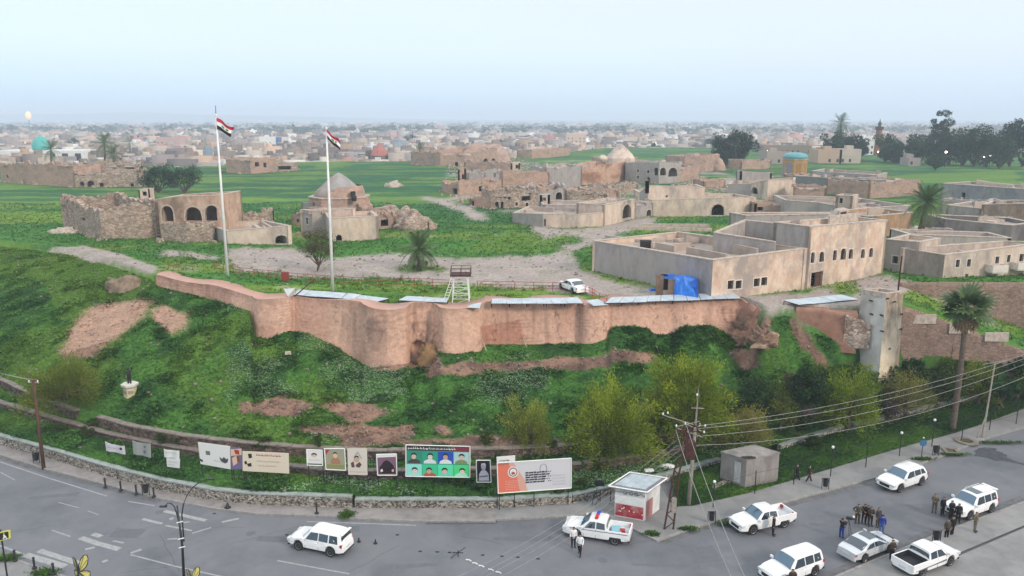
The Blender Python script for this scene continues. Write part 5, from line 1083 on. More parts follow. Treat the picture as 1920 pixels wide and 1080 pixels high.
# ================================================================ TREES AND PALMS
def rnd_unit(r, n):
 v = r.normal(size=(n, 3)); return v/np.linalg.norm(v, axis=1, keepdims=True)
def leaf_quads(C, size, r, dirs=None, aspect=.5):
 """C centres (n,3) -> n small leaf quads, randomly turned (or stretched along dirs)"""
 n = len(C); a = rnd_unit(r, n) if dirs is None else dirs+rnd_unit(r, n)*.35; a /= np.linalg.norm(a, axis=1, keepdims=True)
 b = np.cross(a, rnd_unit(r, n)); b /= np.linalg.norm(b, axis=1, keepdims=True)+1e-9
 s = (size*r.uniform(.6, 1.3, n))[:, None]; a = a*s; b = b*s*aspect
 V = np.stack([C-a*.5, C+b*.5, C+a*.5, C-b*.5], 1).reshape(-1, 3); return V, np.arange(n*4).reshape(-1, 4)
def crown_dense(R_, seed, n=5200, nc=26, sx=1, sz=.8, leaf=.34, light=(.06, .11, .03), dark=(.02, .045, .015)):
 r = np.random.default_rng(seed); cc = rnd_unit(r, nc)*(r.uniform(.25, .82, (nc, 1)))*R_*np.array([sx, sx, sz]); cr = r.uniform(.22, .42, nc)*R_
 i = r.integers(0, nc, n); d = rnd_unit(r, n); C = cc[i]+d*cr[i][:, None]*r.uniform(.55, 1.05, (n, 1))*np.array([1, 1, .8]); C[:, 2] += R_*sz
 V, F = leaf_quads(C, leaf, r); k = (r.uniform(0, 1, n)*.5+r.uniform(0, 1, nc)[i]*.5)
 c = np.array(dark)+(np.array(light)-np.array(dark))*k[:, None]; return V, F, np.repeat(c, 4, 0), cc+np.array([0, 0, R_*sz])
def crown_feather(R_, H_, seed, nb=120, lpb=90, leaf=.26, light=(.21, .23, .035), dark=(.07, .10, .015), droop=.25):
 """open spring crown: long upward-fanning shoots lined with small leaves"""
 r = np.random.default_rng(seed); th = r.uniform(0, 2*np.pi, nb); el = np.arcsin(r.uniform(-.12, .96, nb)); L = r.uniform(.62, 1.15, nb)*(1+.16*np.sin(th*3+seed))
 D = np.stack([np.cos(th)*np.cos(el)*R_, np.sin(th)*np.cos(el)*R_, np.sin(el)*H_], 1)*L[:, None]; st = D*r.uniform(.08, .22, (nb, 1))*np.array([1, 1, .5])
 C = []; DD = []; K = []; SH = []
 for b in range(nb):
  t = r.uniform(.2, 1, lpb)**.6; mid = D[b]*t[:, None]*.8+st[b]*(1-t[:, None]); bend = np.zeros((lpb, 3)); bend[:, 2] = -droop*R_*t**2*(1-D[b][2]/H_*.8)+.12*H_*np.sin(t*2.6)
  p = mid+bend+r.normal(size=(lpb, 3))*(.03+.045*t[:, None])*R_; C.append(p); dd = D[b]/np.linalg.norm(D[b])+np.array([0, 0, .1]); DD.append(np.tile(dd, (lpb, 1)))
  K.append(np.full(lpb, r.uniform(0, 1))*.55+r.uniform(0, .45, lpb)); SH.append([st[b]*0, st[b]+D[b]*.25, D[b]*.55+np.array([0, 0, .1*H_]), D[b]*.8])
 C = np.concatenate(C); DD = np.concatenate(DD); K = np.concatenate(K); V, F = leaf_quads(C, leaf, r, DD, .38)
 c = np.array(dark)+(np.array(light)-np.array(dark))*K[:, None]; return V, F, np.repeat(c, 4, 0), SH
def tree(name, label, base, R_, H_, trunk, seed, style='dense', cat='tree', group=None, light=None, dark=None, n=5200, leaf=.34, sx=1, nc=26, droop=.25, lift=0, nb=120, lpb=90):
 root = E(name, base, label, cat, group); base = Vector(base); r = random.Random(seed); kw = {}
 if light: kw['light'] = light
 if dark: kw['dark'] = dark
 tb = MB(); ct = base+Vector((0, 0, trunk)); sw = Vector((r.uniform(-.3, .3), r.uniform(-.3, .3), 0))
 tr = max(.08, R_*.065)
 tb.tube([base-Vector((0, 0, .3)), base+sw*.5+Vector((0, 0, trunk*.5)), ct+sw], [tr*1.35, tr, tr*.85], 8); tb.build('trunk', M_bark, root, smooth=True)
 if style == 'dense':
  V, F, c, cc = crown_dense(R_, seed, n, nc, sx, H_/R_/2, leaf, **kw); lim = MB()
  for q in cc[:9]: lim.tube([ct+sw-Vector((0, 0, .1)), ct+sw*.5+Vector(q)*.5, ct+Vector(q)], [tr*.6, tr*.35, tr*.15], 5, cap=False)
  lim.build('limbs', M_bark, root)
 else:
  V, F, c, SH = crown_feather(R_, H_, seed, nb, lpb, leaf, droop=droop, **kw); lim = MB()
  for sh in SH[:60]: lim.tube([ct+sw+Vector(q) for q in sh], [tr*.5, tr*.3, tr*.14, .012], 4, cap=False)
  lim.build('limbs', M_twig, root)
 V = V+np.array(ct+sw); np_mesh('crown', V, F, M_leafcol, root, col=c); return root
M_twig = mat('green_brown_twigs', (.13, .12, .04), .9)
M_palmleaf = mat('palm_leaf', (.085, .135, .04), .6, c2=(.05, .09, .03), scale=3)
M_palmdry = mat('dry_palm_leaf', (.24, .165, .085), .9, c2=(.17, .115, .06), scale=3)
M_palmtr = mat('palm_trunk', srgb('8b7a6c', .65), .95, c2=srgb('64574d', .65), scale=3, streak=3, bump=.9)
def frond_mesh(L, droop, nl, wl, m, nm, rise=.5):
 mb = MB(); pts = []; N = 9
 for i in range(N+1):
  t = i/N; pts.append(Vector((L*t*(1-.12*t), 0, L*(rise*t-droop*t*t))))
 mb.tube(pts, [.045*(1-.8*i/N)+.008 for i in range(N+1)], 4, cap=False)
 for k in range(nl):
  t = .14+.86*k/nl; i = min(N-1, int(t*N)); q = pts[i].lerp(pts[i+1], t*N-i); d = (pts[i+1]-pts[i]).normalized(); ll = wl*math.sin(math.pi*min(1, t*.85+.12))**.7
  for s in (-1, 1):
   tip = q+Vector((d.x*.55*ll, s*ll*.8, d.z*.5*ll-.22*ll)); w_ = d*.05
   mb.quad(q-w_, q+w_, tip+w_*.3, tip-w_*.3)
 me = bpy.data.meshes.new(nm); me.from_pydata([tuple(v) for v in mb.v], [], mb.f); me.materials.append(m); return me
def fan_mesh(L, m, nm):
 mb = MB(); st = L*.5; mb.tube([(0, 0, 0), (st*.6, 0, st*.25), (st, 0, st*.2)], .025, 4, cap=False); c = Vector((st, 0, st*.2)); n = 12
 for k in range(n):
  a = math.radians(-115+230*k/(n-1)); l = L*.62*(1-.25*abs(a)/2); d = Vector((math.cos(a), math.sin(a), -.22-.1*abs(a))); e = Vector((-d.y, d.x, 0))*.17
  mb.quad(c, c+d*l*.5+e, c+d*l, c+d*l*.5-e)
 me = bpy.data.meshes.new(nm); me.from_pydata([tuple(v) for v in mb.v], [], mb.f); me.materials.append(m); return me
def palm(name, label, base, top, R_, n_up, n_dry, seed, fan=False, tr=.26, cat='palm tree', group=None, wl=.55):
 base = Vector(base); top = Vector(top); root = E(name, base, label, cat, group); r = random.Random(seed); N = 14; pts = []; rs = []
 for i in range(N+1):
  t = i/N; pts.append(base.lerp(top, t)+Vector((math.sin(t*3)*.12, 0, 0))); rs.append(tr*(1.25-.35*t)+(.025 if i % 2 else 0))
 tb = MB(); tb.tube([pts[0]-Vector((0, 0, .4))]+pts, [rs[0]*1.15]+rs, 10); tb.build('trunk', M_palmtr, root, smooth=True)
 mk = (lambda L, i: fan_mesh(L, M_palmleaf, 'fan_leaf')) if fan else (lambda L, i: frond_mesh(L, (.35, .55, .8)[i], 24, wl*R_/3, M_palmleaf, 'frond', (.55, .42, .25)[i]))
 ms = [mk(R_, i) for i in range(3)]; md = fan_mesh(R_*.9, M_palmdry, 'dry_leaf') if fan else frond_mesh(R_*.85, .9, 15, .3, M_palmdry, 'dry_frond', .0)
 for k in range(n_up):
  b = k*2.39996; f = k/n_up
  o = bpy.data.objects.new('fan_leaf' if fan else 'frond', ms[min(2, int(f*3))]); COL.objects.link(o); o.parent = root; o.location = top-base+Vector((0, 0, .05))
  pitch = (-72+f*100 if fan else -55+f*92)+r.uniform(-8, 8); o.rotation_euler = (r.uniform(-.3, .3), math.radians(pitch), b); s = r.uniform(.85, 1.1); o.scale = (s, s, s)
 for k in range(n_dry):
  o = bpy.data.objects.new('dry_leaf' if fan else 'dry_frond', md); COL.objects.link(o); o.parent = root; o.location = top-base-Vector((0, 0, .15))
  o.rotation_euler = (r.uniform(-.3, .3), math.radians(r.uniform(48, 80)), k*2.39996+1); s = r.uniform(.6, .9); o.scale = (s, s, s)
 return root
YG = dict(light=(.36, .43, .035), dark=(.05, .095, .012))
def tb(x, y, z): return P(x, y, z)
# spring-green trees along the foot of the slope
b = P(1148, 838, 2.4); tree('feathery_tree', 'big yellow-green feathery tree left of the utility poles', b, 5.0, 6.6, .5, 3, 'f', nb=170, lpb=180, leaf=.27, **YG)
b = P(1290, 800, 3.2); tree('feathery_tree', 'tall yellow-green feathery tree rising behind the top of the utility poles', b, 5.0, 8.0, .6, 4, 'f', nb=170, lpb=180, leaf=.27, **YG)
b = P(990, 832, 2.7); tree('feathery_tree', 'smaller yellow-green tree left of the big feathery tree', b, 3.2, 5.0, .4, 5, 'f', nb=130, lpb=80, leaf=.2, light=(.36, .40, .06), dark=(.08, .12, .02))
b = P(1385, 825, 2.0); tree('feathery_tree', 'brownish low feathery tree above the concrete hut', b, 3.9, 4.0, .3, 6, 'f', nb=120, lpb=80, leaf=.2, light=(.36, .31, .08), dark=(.15, .16, .04))
b = P(1228, 800, 3.1); tree('feathery_tree', 'dull green tree filling the gap between the two big feathery trees', b, 3.0, 4.6, .3, 16, 'f', nb=100, lpb=80, leaf=.2, light=(.28, .30, .04), dark=(.05, .08, .012))
b = P(1590, 796, 1.9); tree('leafy_tree', 'bright yellow-green leafy tree behind the round bush', b, 3.7, 6.2, .9, 7, 'f', nb=150, lpb=90, leaf=.24, light=(.30, .38, .03), dark=(.05, .10, .012))
b = P(1700, 775, 1.8); tree('leafy_tree', 'olive-brown thin tree between the leafy tree and the tall palm', b, 3.6, 5.0, .6, 8, 'f', nb=110, lpb=70, leaf=.2, light=(.30, .28, .07), dark=(.10, .12, .03))
b = P(1418, 790, 2.6); tree('dark_bush', 'dark glossy broadleaf bush right of the tall feathery tree', b, 2.6, 4.6, .5, 9, 'dense', cat='bush', n=3200, leaf=.3, light=(.05, .10, .03), dark=(.012, .03, .01))
b = P(1462, 800, 2.3); tree('dark_bush', 'yellow-tipped bush at the left foot of the gully', b, 2.4, 3.6, .4, 10, 'dense', cat='bush', n=2600, leaf=.26, light=(.16, .18, .03), dark=(.03, .06, .012))
b = P(1510, 790, 2.6); tree('dark_bush', 'dark tall shrub at the bottom of the gully', b, 2.2, 5.2, .5, 11, 'dense', cat='bush', n=3600, leaf=.28, light=(.035, .075, .02), dark=(.01, .025, .008))
b = P(1650, 745, 2.4); tree('dark_bush', 'dark green shrub below the stone tower', b, 2.6, 4.0, .4, 12, 'dense', cat='bush', n=3600, leaf=.3, light=(.05, .10, .03), dark=(.012, .03, .01))
b = P(1545, 735, 4.2); tree('green_shrub', 'fresh green shrub on the gully slope left of the tower foot', b, 2.2, 2.8, .2, 13, 'dense', cat='bush', n=2800, leaf=.24, light=(.10, .17, .02), dark=(.03, .07, .012))
b = P(1600, 722, 4.2); tree('green_shrub', 'fresh green shrub directly at the foot of the stone tower', b, 1.9, 2.4, .2, 14, 'dense', cat='bush', n=2400, leaf=.24, light=(.09, .15, .02), dark=(.03, .06, .012))
b = P(1755, 760, 1.9); tree('leafy_tree', 'dull green tree just left of the tall palm trunk', b, 2.3, 3.6, .6, 15, 'dense', n=3200, leaf=.28, light=(.07, .10, .02), dark=(.02, .04, .01))
b = P(1835, 752, 1.8); tree('leafy_tree', 'yellow-green tree right of the tall palm trunk', b, 3.1, 5.0, .6, 17, 'f', nb=100, lpb=70, leaf=.22, light=(.24, .28, .03), dark=(.07, .12, .018))
for i, (x, y, zz, R0, lb) in enumerate(((1700, 690, 3.4, 2.1, 'dark broad-leaved plant nearest the tower foot on its right'), (1750, 690, 3.4, 2.3, 'broad-leaved plant with drooping pale leaves under the first white block'), (1810, 700, 3.0, 2.2, 'broad-leaved plant behind the tall palm trunk'), (1865, 712, 2.6, 2.4, 'broad-leaved plant under the last white block'), (1915, 722, 2.4, 2.6, 'dark broad-leaved plant at the right edge'), (1880, 760, 1.7, 2.0, 'low dark shrub beside the pale leaning pole'), (1700, 722, 2.6, 1.9, 'mid-green shrub below the broad-leaved plants'))):
 b = P(x, y, zz); tree('broadleaf_plant', lb, b, R0, R0*1.5, .3, 50+i, 'dense', cat='plant', n=900, leaf=.9, light=(.06, .14, .035), dark=(.008, .025, .008), nc=16)
b = P(1529, 838, .5); tree('round_bush', 'clipped round dark green bush at the end of the pale garden wall', b, .85, 1.35, .05, 21, 'dense', cat='bush', n=2600, leaf=.14, light=(.045, .09, .015), dark=(.015, .035, .008), nc=34)
b = P(118, 742, 4.2); tree('feathery_bush', 'wide olive feathery bush on the left slope behind the wooden pole', b, 4.8, 4.8, .2, 22, 'f', cat='bush', nb=200, lpb=100, leaf=.22, light=(.20, .24, .03), dark=(.08, .12, .018))
b = P(594, 508, 12); tree('thin_tree', 'thin brownish-green tree between the two flagpoles', b, 2.7, 5.6, .7, 23, 'dense', n=6500, leaf=.17, light=(.13, .12, .05), dark=(.05, .055, .02), nc=30)
# shrubs along the terrace walls
shr = [(300, 838, 'dark shrub below the upper terrace wall, left part'), (338, 826, 'shrub growing through the upper terrace wall'), (180, 800, 'shrub hiding the gap in the upper terrace wall'), (598, 838, 'round green shrub above the terrace wall over the fourth banner'), (905, 835, 'olive shrub on the terrace above the single portrait banner'), (500, 842, 'green shrub at the end of the cream banner'), (112, 812, 'dark shrub on the lower terrace near the wooden pole'), (160, 822, 'low brown-green shrub left of the torn banner'), (930, 868, 'small olive shrub behind the orange billboard'), (1040, 846, 'low dark shrub on the terrace behind the white part of the big billboard'),
  (1120, 882, 'olive scrub between big billboard and kiosk'), (1200, 862, 'brown-green scrub behind the kiosk'), (1255, 852, 'scrub behind the rusty mast'), (860, 912, 'round bush in the garden strip below the portrait billboard'), (1086, 912, 'yellow-green shrub at the right end of the big billboard')]
for i, (x, y, lb) in enumerate(shr):
 q = on_mound(x, y) if y < 905 else P(x, y, 1.0); tree('terrace_shrub', lb, q-Vector((0, 0, .1)), random.uniform(.6, .95), random.uniform(.9, 1.4), .1, 70+i, 'dense', cat='bush', n=900, leaf=.16, light=(.075, .11, .02), dark=(.02, .045, .01), nc=14)
b = P(527, 898, 1.1); r0 = E('small_conifer', b, 'small dark conifer in front of the right end of the cream banner', 'conifer')
mb = MB(); mb.tube([b, b+Vector((0, 0, 1.3))], .03, 5); mb.build('trunk', M_bark, r0)
rr = np.random.default_rng(3); t = rr.uniform(0, 1, 900)**.8; a = rr.uniform(0, 6.28, 900); q = (1-t)*.42*rr.uniform(.4, 1, 900); C = np.stack([b.x+np.cos(a)*q, b.y+np.sin(a)*q, b.z+.15+t*1.25], 1); V, F = leaf_quads(C, .13, rr)
np_mesh('crown', V, F, M_leafcol, r0, col=np.tile([[.025, .06, .02]], (len(V), 1)))
# palms near
b = P(1787, 796, .9); palm('fan_palm', 'tall fan palm with bare grey trunk standing on the right-hand lawn', b, PY(1811, 583, b.y-.2), 2.9, 28, 16, 1, fan=True, tr=.24)
b = P(1724, 440, 13.5); palm('date_palm', 'large date palm with dead brown skirt among the grey houses', b, PY(1737, 382, b.y), 4.3, 40, 26, 2, tr=.42, wl=.6)
b = P(786, 504, 12); palm('date_palm', 'short bushy date palm standing alone on the dirt yard', b, PY(786, 470, b.y), 3.7, 36, 10, 3, tr=.3, wl=.6)
q = P(770, 510, 12)
for dx in (0,): b2 = P(800, 503, 12); tree('green_shrub', 'small shrub at the foot of the palm on the dirt yard', b2, .9, 1.1, .05, 31, 'dense', cat='bush', n=900, leaf=.18, light=(.07, .12, .03), dark=(.02, .05, .012), nc=12)
# dark trees farther off
def ftree(x, y, z, R0, H0, seed, lb, nm='distant_tree', light=(.045, .075, .035), dark=(.012, .025, .014), n=3600, leaf=.8, tr=.2, nc=24):
 return tree(nm, lb, P(x, y, z), R0, H0, tr, seed, 'dense', n=n, leaf=leaf, light=light, dark=dark, nc=nc)
ftree(297, 361, 12, 5.4, 8.0, 101, 'left one of two dark bushy trees behind the arcaded house', leaf=.45)
ftree(348, 361, 12, 6.0, 8.8, 102, 'right one of two dark bushy trees behind the arcaded house', leaf=.45)
ftree(1352, 312, 12, 8, 13, 103, 'left crown of the big dark tree beyond the buttressed block', leaf=1.0)
ftree(1380, 314, 12, 8.5, 18, 104, 'tall big dark tree beyond the buttressed block', leaf=1.0, n=3600)
ftree(1341, 296, 2, 6, 22, 105, 'pale grey umbrella-shaped tree far out in the city', leaf=1.1, n=900)
for i, (x, y, R0, H0, lb) in enumerate(((1563, 300, 8.5, 16, 'dark tree under the distant palm, left'), (1590, 300, 10, 15, 'wide dark tree between distant palm and minaret'), (1609, 302, 6, 11, 'dark tree touching the white mosque house'), (1660, 304, 7.5, 15, 'dark tree right of the minaret'), (1676, 306, 6.5, 10, 'low dark tree right of the minaret tree'),
  (1722, 306, 8, 16, 'first tree of the right-hand grove'), (1742, 308, 8, 14, 'second tree of the right-hand grove, low crown'), (1758, 306, 6, 26, 'tallest slender tree of the right-hand grove'), (1778, 310, 10, 16, 'green middle tree of the right-hand grove'), (1803, 311, 10, 18, 'broad tree in the middle of the right-hand grove'), (1826, 312, 9, 21, 'high double crown of the right-hand grove'), (1850, 314, 9, 16, 'dark tree with a street light below it'), (1873, 316, 8, 15, 'low bluish tree near the end of the grove'), (1893, 312, 9, 24, 'tall tree near the right edge of the grove'), (1916, 312, 9, 19, 'last tree of the grove at the right edge'), (1752, 319, 3.8, 6.5, 'small pale green tree standing alone in front of the grove'))):
 ftree(x, y, 12, R0*1.0, H0*.98, 110+i, lb, 'grove_tree', n=3000, leaf=1.0, light=(.06, .10, .045) if i % 3 == 0 else (.035, .065, .035))
def fpalm(x, y, z, yt, R0, seed, lb, up=22, dry=5, tr=.35):
 b = P(x, y, z); return palm('distant_palm', lb, b, PY(x+random.uniform(-2, 2), yt, b.y), R0, up, dry, seed, tr=tr, wl=.8)
fpalm(1577, 300, 12, 231, 6.5, 41, 'distant palm standing high over the dark trees left of the minaret', 26)
fpalm(196, 318, 12, 270, 6.0, 42, 'large hazy palm beyond the left ruins', 26)
fpalm(212, 320, 12, 290, 5.2, 43, 'lower hazy palm right beside the large one', 20)
fpalm(96, 318, 12, 282, 5.5, 44, 'hazy palm in front of the turquoise city dome', 20)
fpalm(786, 309, 12, 284, 5.6, 45, 'dry palm with brown skirt at the far field edge', 14, 22)
fpalm(243, 300, 2, 268, 6.5, 46, 'small hazy palm left of the pink house', 16)
# belt of bushes closing the gaps at the foot of the slope, right
for i, (x, y, zz, R0, hh, cl_, lb) in enumerate(((1345, 790, 3.0, 1.9, 3.0, 0, 'dark bush behind the top of the concrete pole'), (1440, 760, 3.8, 1.9, 2.8, 1, 'green bush on the lower gully slope, left'), (1482, 745, 4.4, 1.7, 2.6, 2, 'purple-brown dry bush in the gully'), (1555, 770, 3.0, 2.0, 3.0, 1, 'green bush behind the bright leafy tree'), (1625, 775, 2.2, 2.0, 3.2, 0, 'dark bush right of the bright leafy tree'), (1668, 790, 1.6, 1.8, 2.4, 2, 'brownish bush left of the thin olive tree'), (1722, 742, 2.4, 2.0, 3.2, 0, 'dark bush behind the thin olive tree'), (1772, 728, 2.4, 2.2, 3.4, 1, 'green bush behind the tall palm, left'), (1862, 730, 2.2, 2.2, 3.4, 0, 'dark bush behind the pale leaning pole'), (1905, 745, 1.8, 2.2, 3.2, 1, 'green bush at the right edge behind the lawn'), (1500, 812, 1.4, 1.5, 2.0, 0, 'low dark bush left of the round bush'), (1630, 735, 4.0, 1.6, 2.2, 1, 'green bush at the left foot of the tower'))):
 tree('gully_bush', lb, P(x, y, zz), R0, hh, .15, 400+i, 'dense', cat='bush', n=2200, leaf=.24, nc=22, light=((.05, .09, .025), (.13, .20, .025), (.13, .10, .08))[cl_], dark=((.010, .025, .008), (.03, .06, .012), (.05, .035, .03))[cl_])
# ================================================================ CITY BEYOND THE MOUND
r_ = np.random.default_rng(77); rc = random.Random(5)
cityc = [srgb(h, .8) for h in ('b5a79a', '94867c', 'cbbcae', '82756e', 'd2cac2', 'b09580', '77706c', 'c8ab96', 'a79b98', 'e2dfdb', 'bd8f86', '8a98a4')]
cw = [14, 14, 12, 14, 7, 8, 12, 7, 12, 5, 2, 2]
cm = [mat('city_plaster_%s' % n, c, .95, c2=tuple(q*.8 for q in c), scale=.25) for n, c in zip(('sand', 'taupe', 'cream', 'brown', 'white', 'ochre', 'grey', 'buff', 'stone', 'chalk', 'rose', 'blue'), cityc)]
def house(mb, x, y, z, w, d, h, rz, r):
 ca, sa = math.cos(rz), math.sin(rz)
 T = lambda a, b, c: (x+a*ca-b*sa, y+a*sa+b*ca, z+c)
 def bx(cx, cy, cz, sx, sy, sz):
  mb.hexa([T(cx-sx, cy-sy, cz), T(cx+sx, cy-sy, cz), T(cx+sx, cy+sy, cz), T(cx-sx, cy+sy, cz), T(cx-sx, cy-sy, cz+sz), T(cx+sx, cy-sy, cz+sz), T(cx+sx, cy+sy, cz+sz), T(cx-sx, cy+sy, cz+sz)])
 bx(0, 0, 0, w/2, d/2, h)
 for (cx, cy, sx, sy) in ((0, -d/2+.12, w/2, .12), (0, d/2-.12, w/2, .12), (-w/2+.12, 0, .12, d/2-.24), (w/2-.12, 0, .12, d/2-.24)): bx(cx, cy, h+.001, sx, sy, .8)
 if r.random() < .6: bx(r.uniform(-.25, .25)*w, r.uniform(-.2, .3)*d, h+.001, 1.6, 1.5, 2.3)
 return T
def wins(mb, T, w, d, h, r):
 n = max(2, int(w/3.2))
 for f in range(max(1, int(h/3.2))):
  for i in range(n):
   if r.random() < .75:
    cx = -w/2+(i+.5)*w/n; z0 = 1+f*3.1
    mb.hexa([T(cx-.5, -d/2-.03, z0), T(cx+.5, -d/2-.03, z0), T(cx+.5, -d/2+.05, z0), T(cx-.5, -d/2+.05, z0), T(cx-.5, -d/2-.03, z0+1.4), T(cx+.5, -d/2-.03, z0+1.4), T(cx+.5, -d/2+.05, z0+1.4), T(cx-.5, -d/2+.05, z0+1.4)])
CN = ['sand', 'taupe', 'cream', 'brown', 'off-white', 'ochre', 'grey', 'buff', 'stone', 'chalky', 'rose', 'blue-grey']
ZN = [(0, 'far left'), (110, 'right of the turquoise dome'), (200, 'above the large hazy palm'), (290, 'around the pink house'), (400, 'left of the farther flagpole'), (470, 'between the flagpoles'), (610, 'behind the nearer flag'), (690, 'around the salmon tent roof'), (790, 'right of the dry palm'), (900, 'above the arched ruin cluster'), (1010, 'around the cream block'), (1120, 'above the pyramid-domed tomb'), (1240, 'left of the big dark tree'), (1380, 'right of the big dark tree'), (1480, 'left of the distant palm'), (1620, 'behind the minaret'), (1720, 'behind the grove'), (1840, 'at the right edge')]
zone = lambda x: [n for a, n in ZN if x >= a or a == 0][-1]
# individual houses: the nearest rows seen over the edge of the mound
placed = 0; cells = set(); tries = 0
while placed < 292 and tries < 20000:
 tries += 1
 x = rc.uniform(-10, 1940); Y = (455 if x < 600 else 490 if x < 1050 else 630)+(25+tries*.022)*rc.random()*1.6; X = (x-960)/FPX*Y*1.02; key = (int(X/11), int(Y/12))
 if key in cells or (key[0]+1, key[1]) in cells or (key[0]-1, key[1]) in cells: continue
 cells.add(key); w_, d_, h_ = rc.uniform(6.5, 13), rc.uniform(7, 11), rc.choice((4, 4.2, 4.6, 7, 7.3, 10.0)); rz = rc.uniform(-.35, .35)
 ci = rc.choices(range(12), cw)[0]; root = E('city_house', (X, Y, -.6), '%s %s %s flat-roofed house, %s city rows, %s' % ('narrow' if w_ < 9.5 else 'wide', CN[ci], {4: 'one-storey', 7: 'two-storey', 10: 'three-storey'}[int(h_)], 'nearest' if Y < 520 else 'nearer' if Y < 580 else 'middle' if Y < 680 else 'farther', zone(x)), 'house', 'houses of the near city districts', 0)
 mb = MB(); T = house(mb, X, Y, -.6, w_, d_, h_, rz, rc); mb.build('walls', cm[ci], root); mb = MB(); wins(mb, T, w_, d_, h_, rc)
 if mb.v: mb.build('windows', M_dark, root)['kind'] = 'stuff'
 placed += 1
# the rest of the city: more than anybody could count
N = 40000; x = r_.uniform(-500, 2420, N); Y = 430*(11000/430)**(r_.random(N)**.9); X = (x-960)/FPX*Y*1.02
ok = np.array([Y_ > 1100 or (int(a/11), int(Y_/12)) not in cells for a, Y_ in zip(X, Y)]); ok &= Y > np.interp(x, [-400, 600, 1000, 1130, 1550], [420, 440, 500, 640, 600]); x, Y, X = x[ok], Y[ok], X[ok]; n = len(X)
w_ = r_.uniform(6, 13, n)*(1+Y/3500); d_ = r_.uniform(6, 11, n)*(1+Y/3500); h_ = r_.choice([3.6, 4.5, 6, 7, 8.5, 11], n, p=[.22, .25, .2, .15, .12, .06])*r_.uniform(.9, 1.15, n)*(1+Y/9000); rz = r_.uniform(-.5, .5, n)
cube8 = np.array([(-.5, -.5, 0), (.5, -.5, 0), (.5, .5, 0), (-.5, .5, 0), (-.5, -.5, 1), (.5, -.5, 1), (.5, .5, 1), (-.5, .5, 1)])
def boxes(X, Y, Z, w_, d_, h_, rz):
 L = cube8[None]*np.stack([w_, d_, h_], 1)[:, None]; ca, sa = np.cos(rz)[:, None], np.sin(rz)[:, None]
 V = np.stack([X[:, None]+L[..., 0]*ca-L[..., 1]*sa, Y[:, None]+L[..., 0]*sa+L[..., 1]*ca, Z[:, None]+L[..., 2]], -1)
 F = (np.arange(len(X))[:, None, None]*8+np.array([(4, 5, 6, 7), (0, 1, 5, 4), (1, 2, 6, 5), (2, 3, 7, 6), (3, 0, 4, 7)])[None]).reshape(-1, 4); return V.reshape(-1, 3), F
V1, F1 = boxes(X, Y, np.full(n, -.7), w_, d_, h_, rz); k = r_.random(n) < .5
V2, F2 = boxes(X[k]+r_.uniform(-3, 3, k.sum()), Y[k], h_[k]-.7, np.full(k.sum(), 3.5), np.full(k.sum(), 3.), np.full(k.sum(), 2.4), rz[k])
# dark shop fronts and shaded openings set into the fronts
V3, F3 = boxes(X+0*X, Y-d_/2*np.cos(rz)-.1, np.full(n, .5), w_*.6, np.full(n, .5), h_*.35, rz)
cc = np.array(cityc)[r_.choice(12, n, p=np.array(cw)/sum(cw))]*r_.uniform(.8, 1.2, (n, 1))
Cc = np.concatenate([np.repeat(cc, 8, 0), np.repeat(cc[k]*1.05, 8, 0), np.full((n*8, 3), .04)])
city = np_mesh('distant_city', np.concatenate([V1, V2, V3]), np.concatenate([F1, F2+len(V1), F3+len(V1)+len(V2)]), mat_attr('city_surface', .95, .12, .3, 0), col=Cc)
tag(city, 'countless low houses of the city fading into haze', 'city', kind='stuff')
# trees between the houses
tm = []
for s in range(3):
 V, F, c, _ = crown_dense(5, 200+s, 420, 9, 1, .9, 1.5, (.05, .08, .04), (.015, .03, .018)); tm.append((V, F, c))
for i in range(70):
 x = rc.uniform(0, 1920); Yt = rc.uniform(520, 1500); X_ = (x-960)/FPX*Yt*1.02; V, F, c = tm[i % 3]
 s = rc.uniform(.8, 1.7); root = E('city_tree', (X_, Yt, -.6), '%s dark tree in the %s part of the city, %s' % ('small' if s < 1.1 else 'medium' if s < 1.4 else 'large', 'near' if Yt < 800 else 'middle' if Yt < 1150 else 'far', zone(x)), 'tree', 'trees scattered through the near city')
 o = np_mesh('crown', V*s*1.0+np.array([X_, Yt, 1.5]), F, M_leafcol, root, col=c); mb = MB(); mb.tube([(X_, Yt, -.6), (X_, Yt, 4)], .4, 5); mb.build('trunk', M_bark, root)
n = 2400; x = r_.uniform(-400, 2300, n); Yt = 1400*(6500/1400)**r_.random(n); Vs = []; Fs = []; Cs = []; off_ = 0
for i in range(n):
 V, F, c = tm[i % 3]; j = r_.choice(len(F), 40, replace=False); q = V.reshape(-1, 4, 3)[j]; ce_ = q.mean(1, keepdims=True); q = ce_+(q-ce_)*2.2; s = r_.uniform(1, 2.4)
 Vs.append(q.reshape(-1, 3)*np.array([s*1.6, s, s])+np.array([(x[i]-960)/FPX*Yt[i]*1.02, Yt[i], 0])); Cs.append(c.reshape(-1, 4, 3)[j].reshape(-1, 3))
Vs = np.concatenate(Vs); tag(np_mesh('distant_city_trees', Vs, np.arange(len(Vs)).reshape(-1, 4), M_leafcol, col=np.concatenate(Cs)), 'far trees merging with the hazy city', 'trees', kind='stuff')
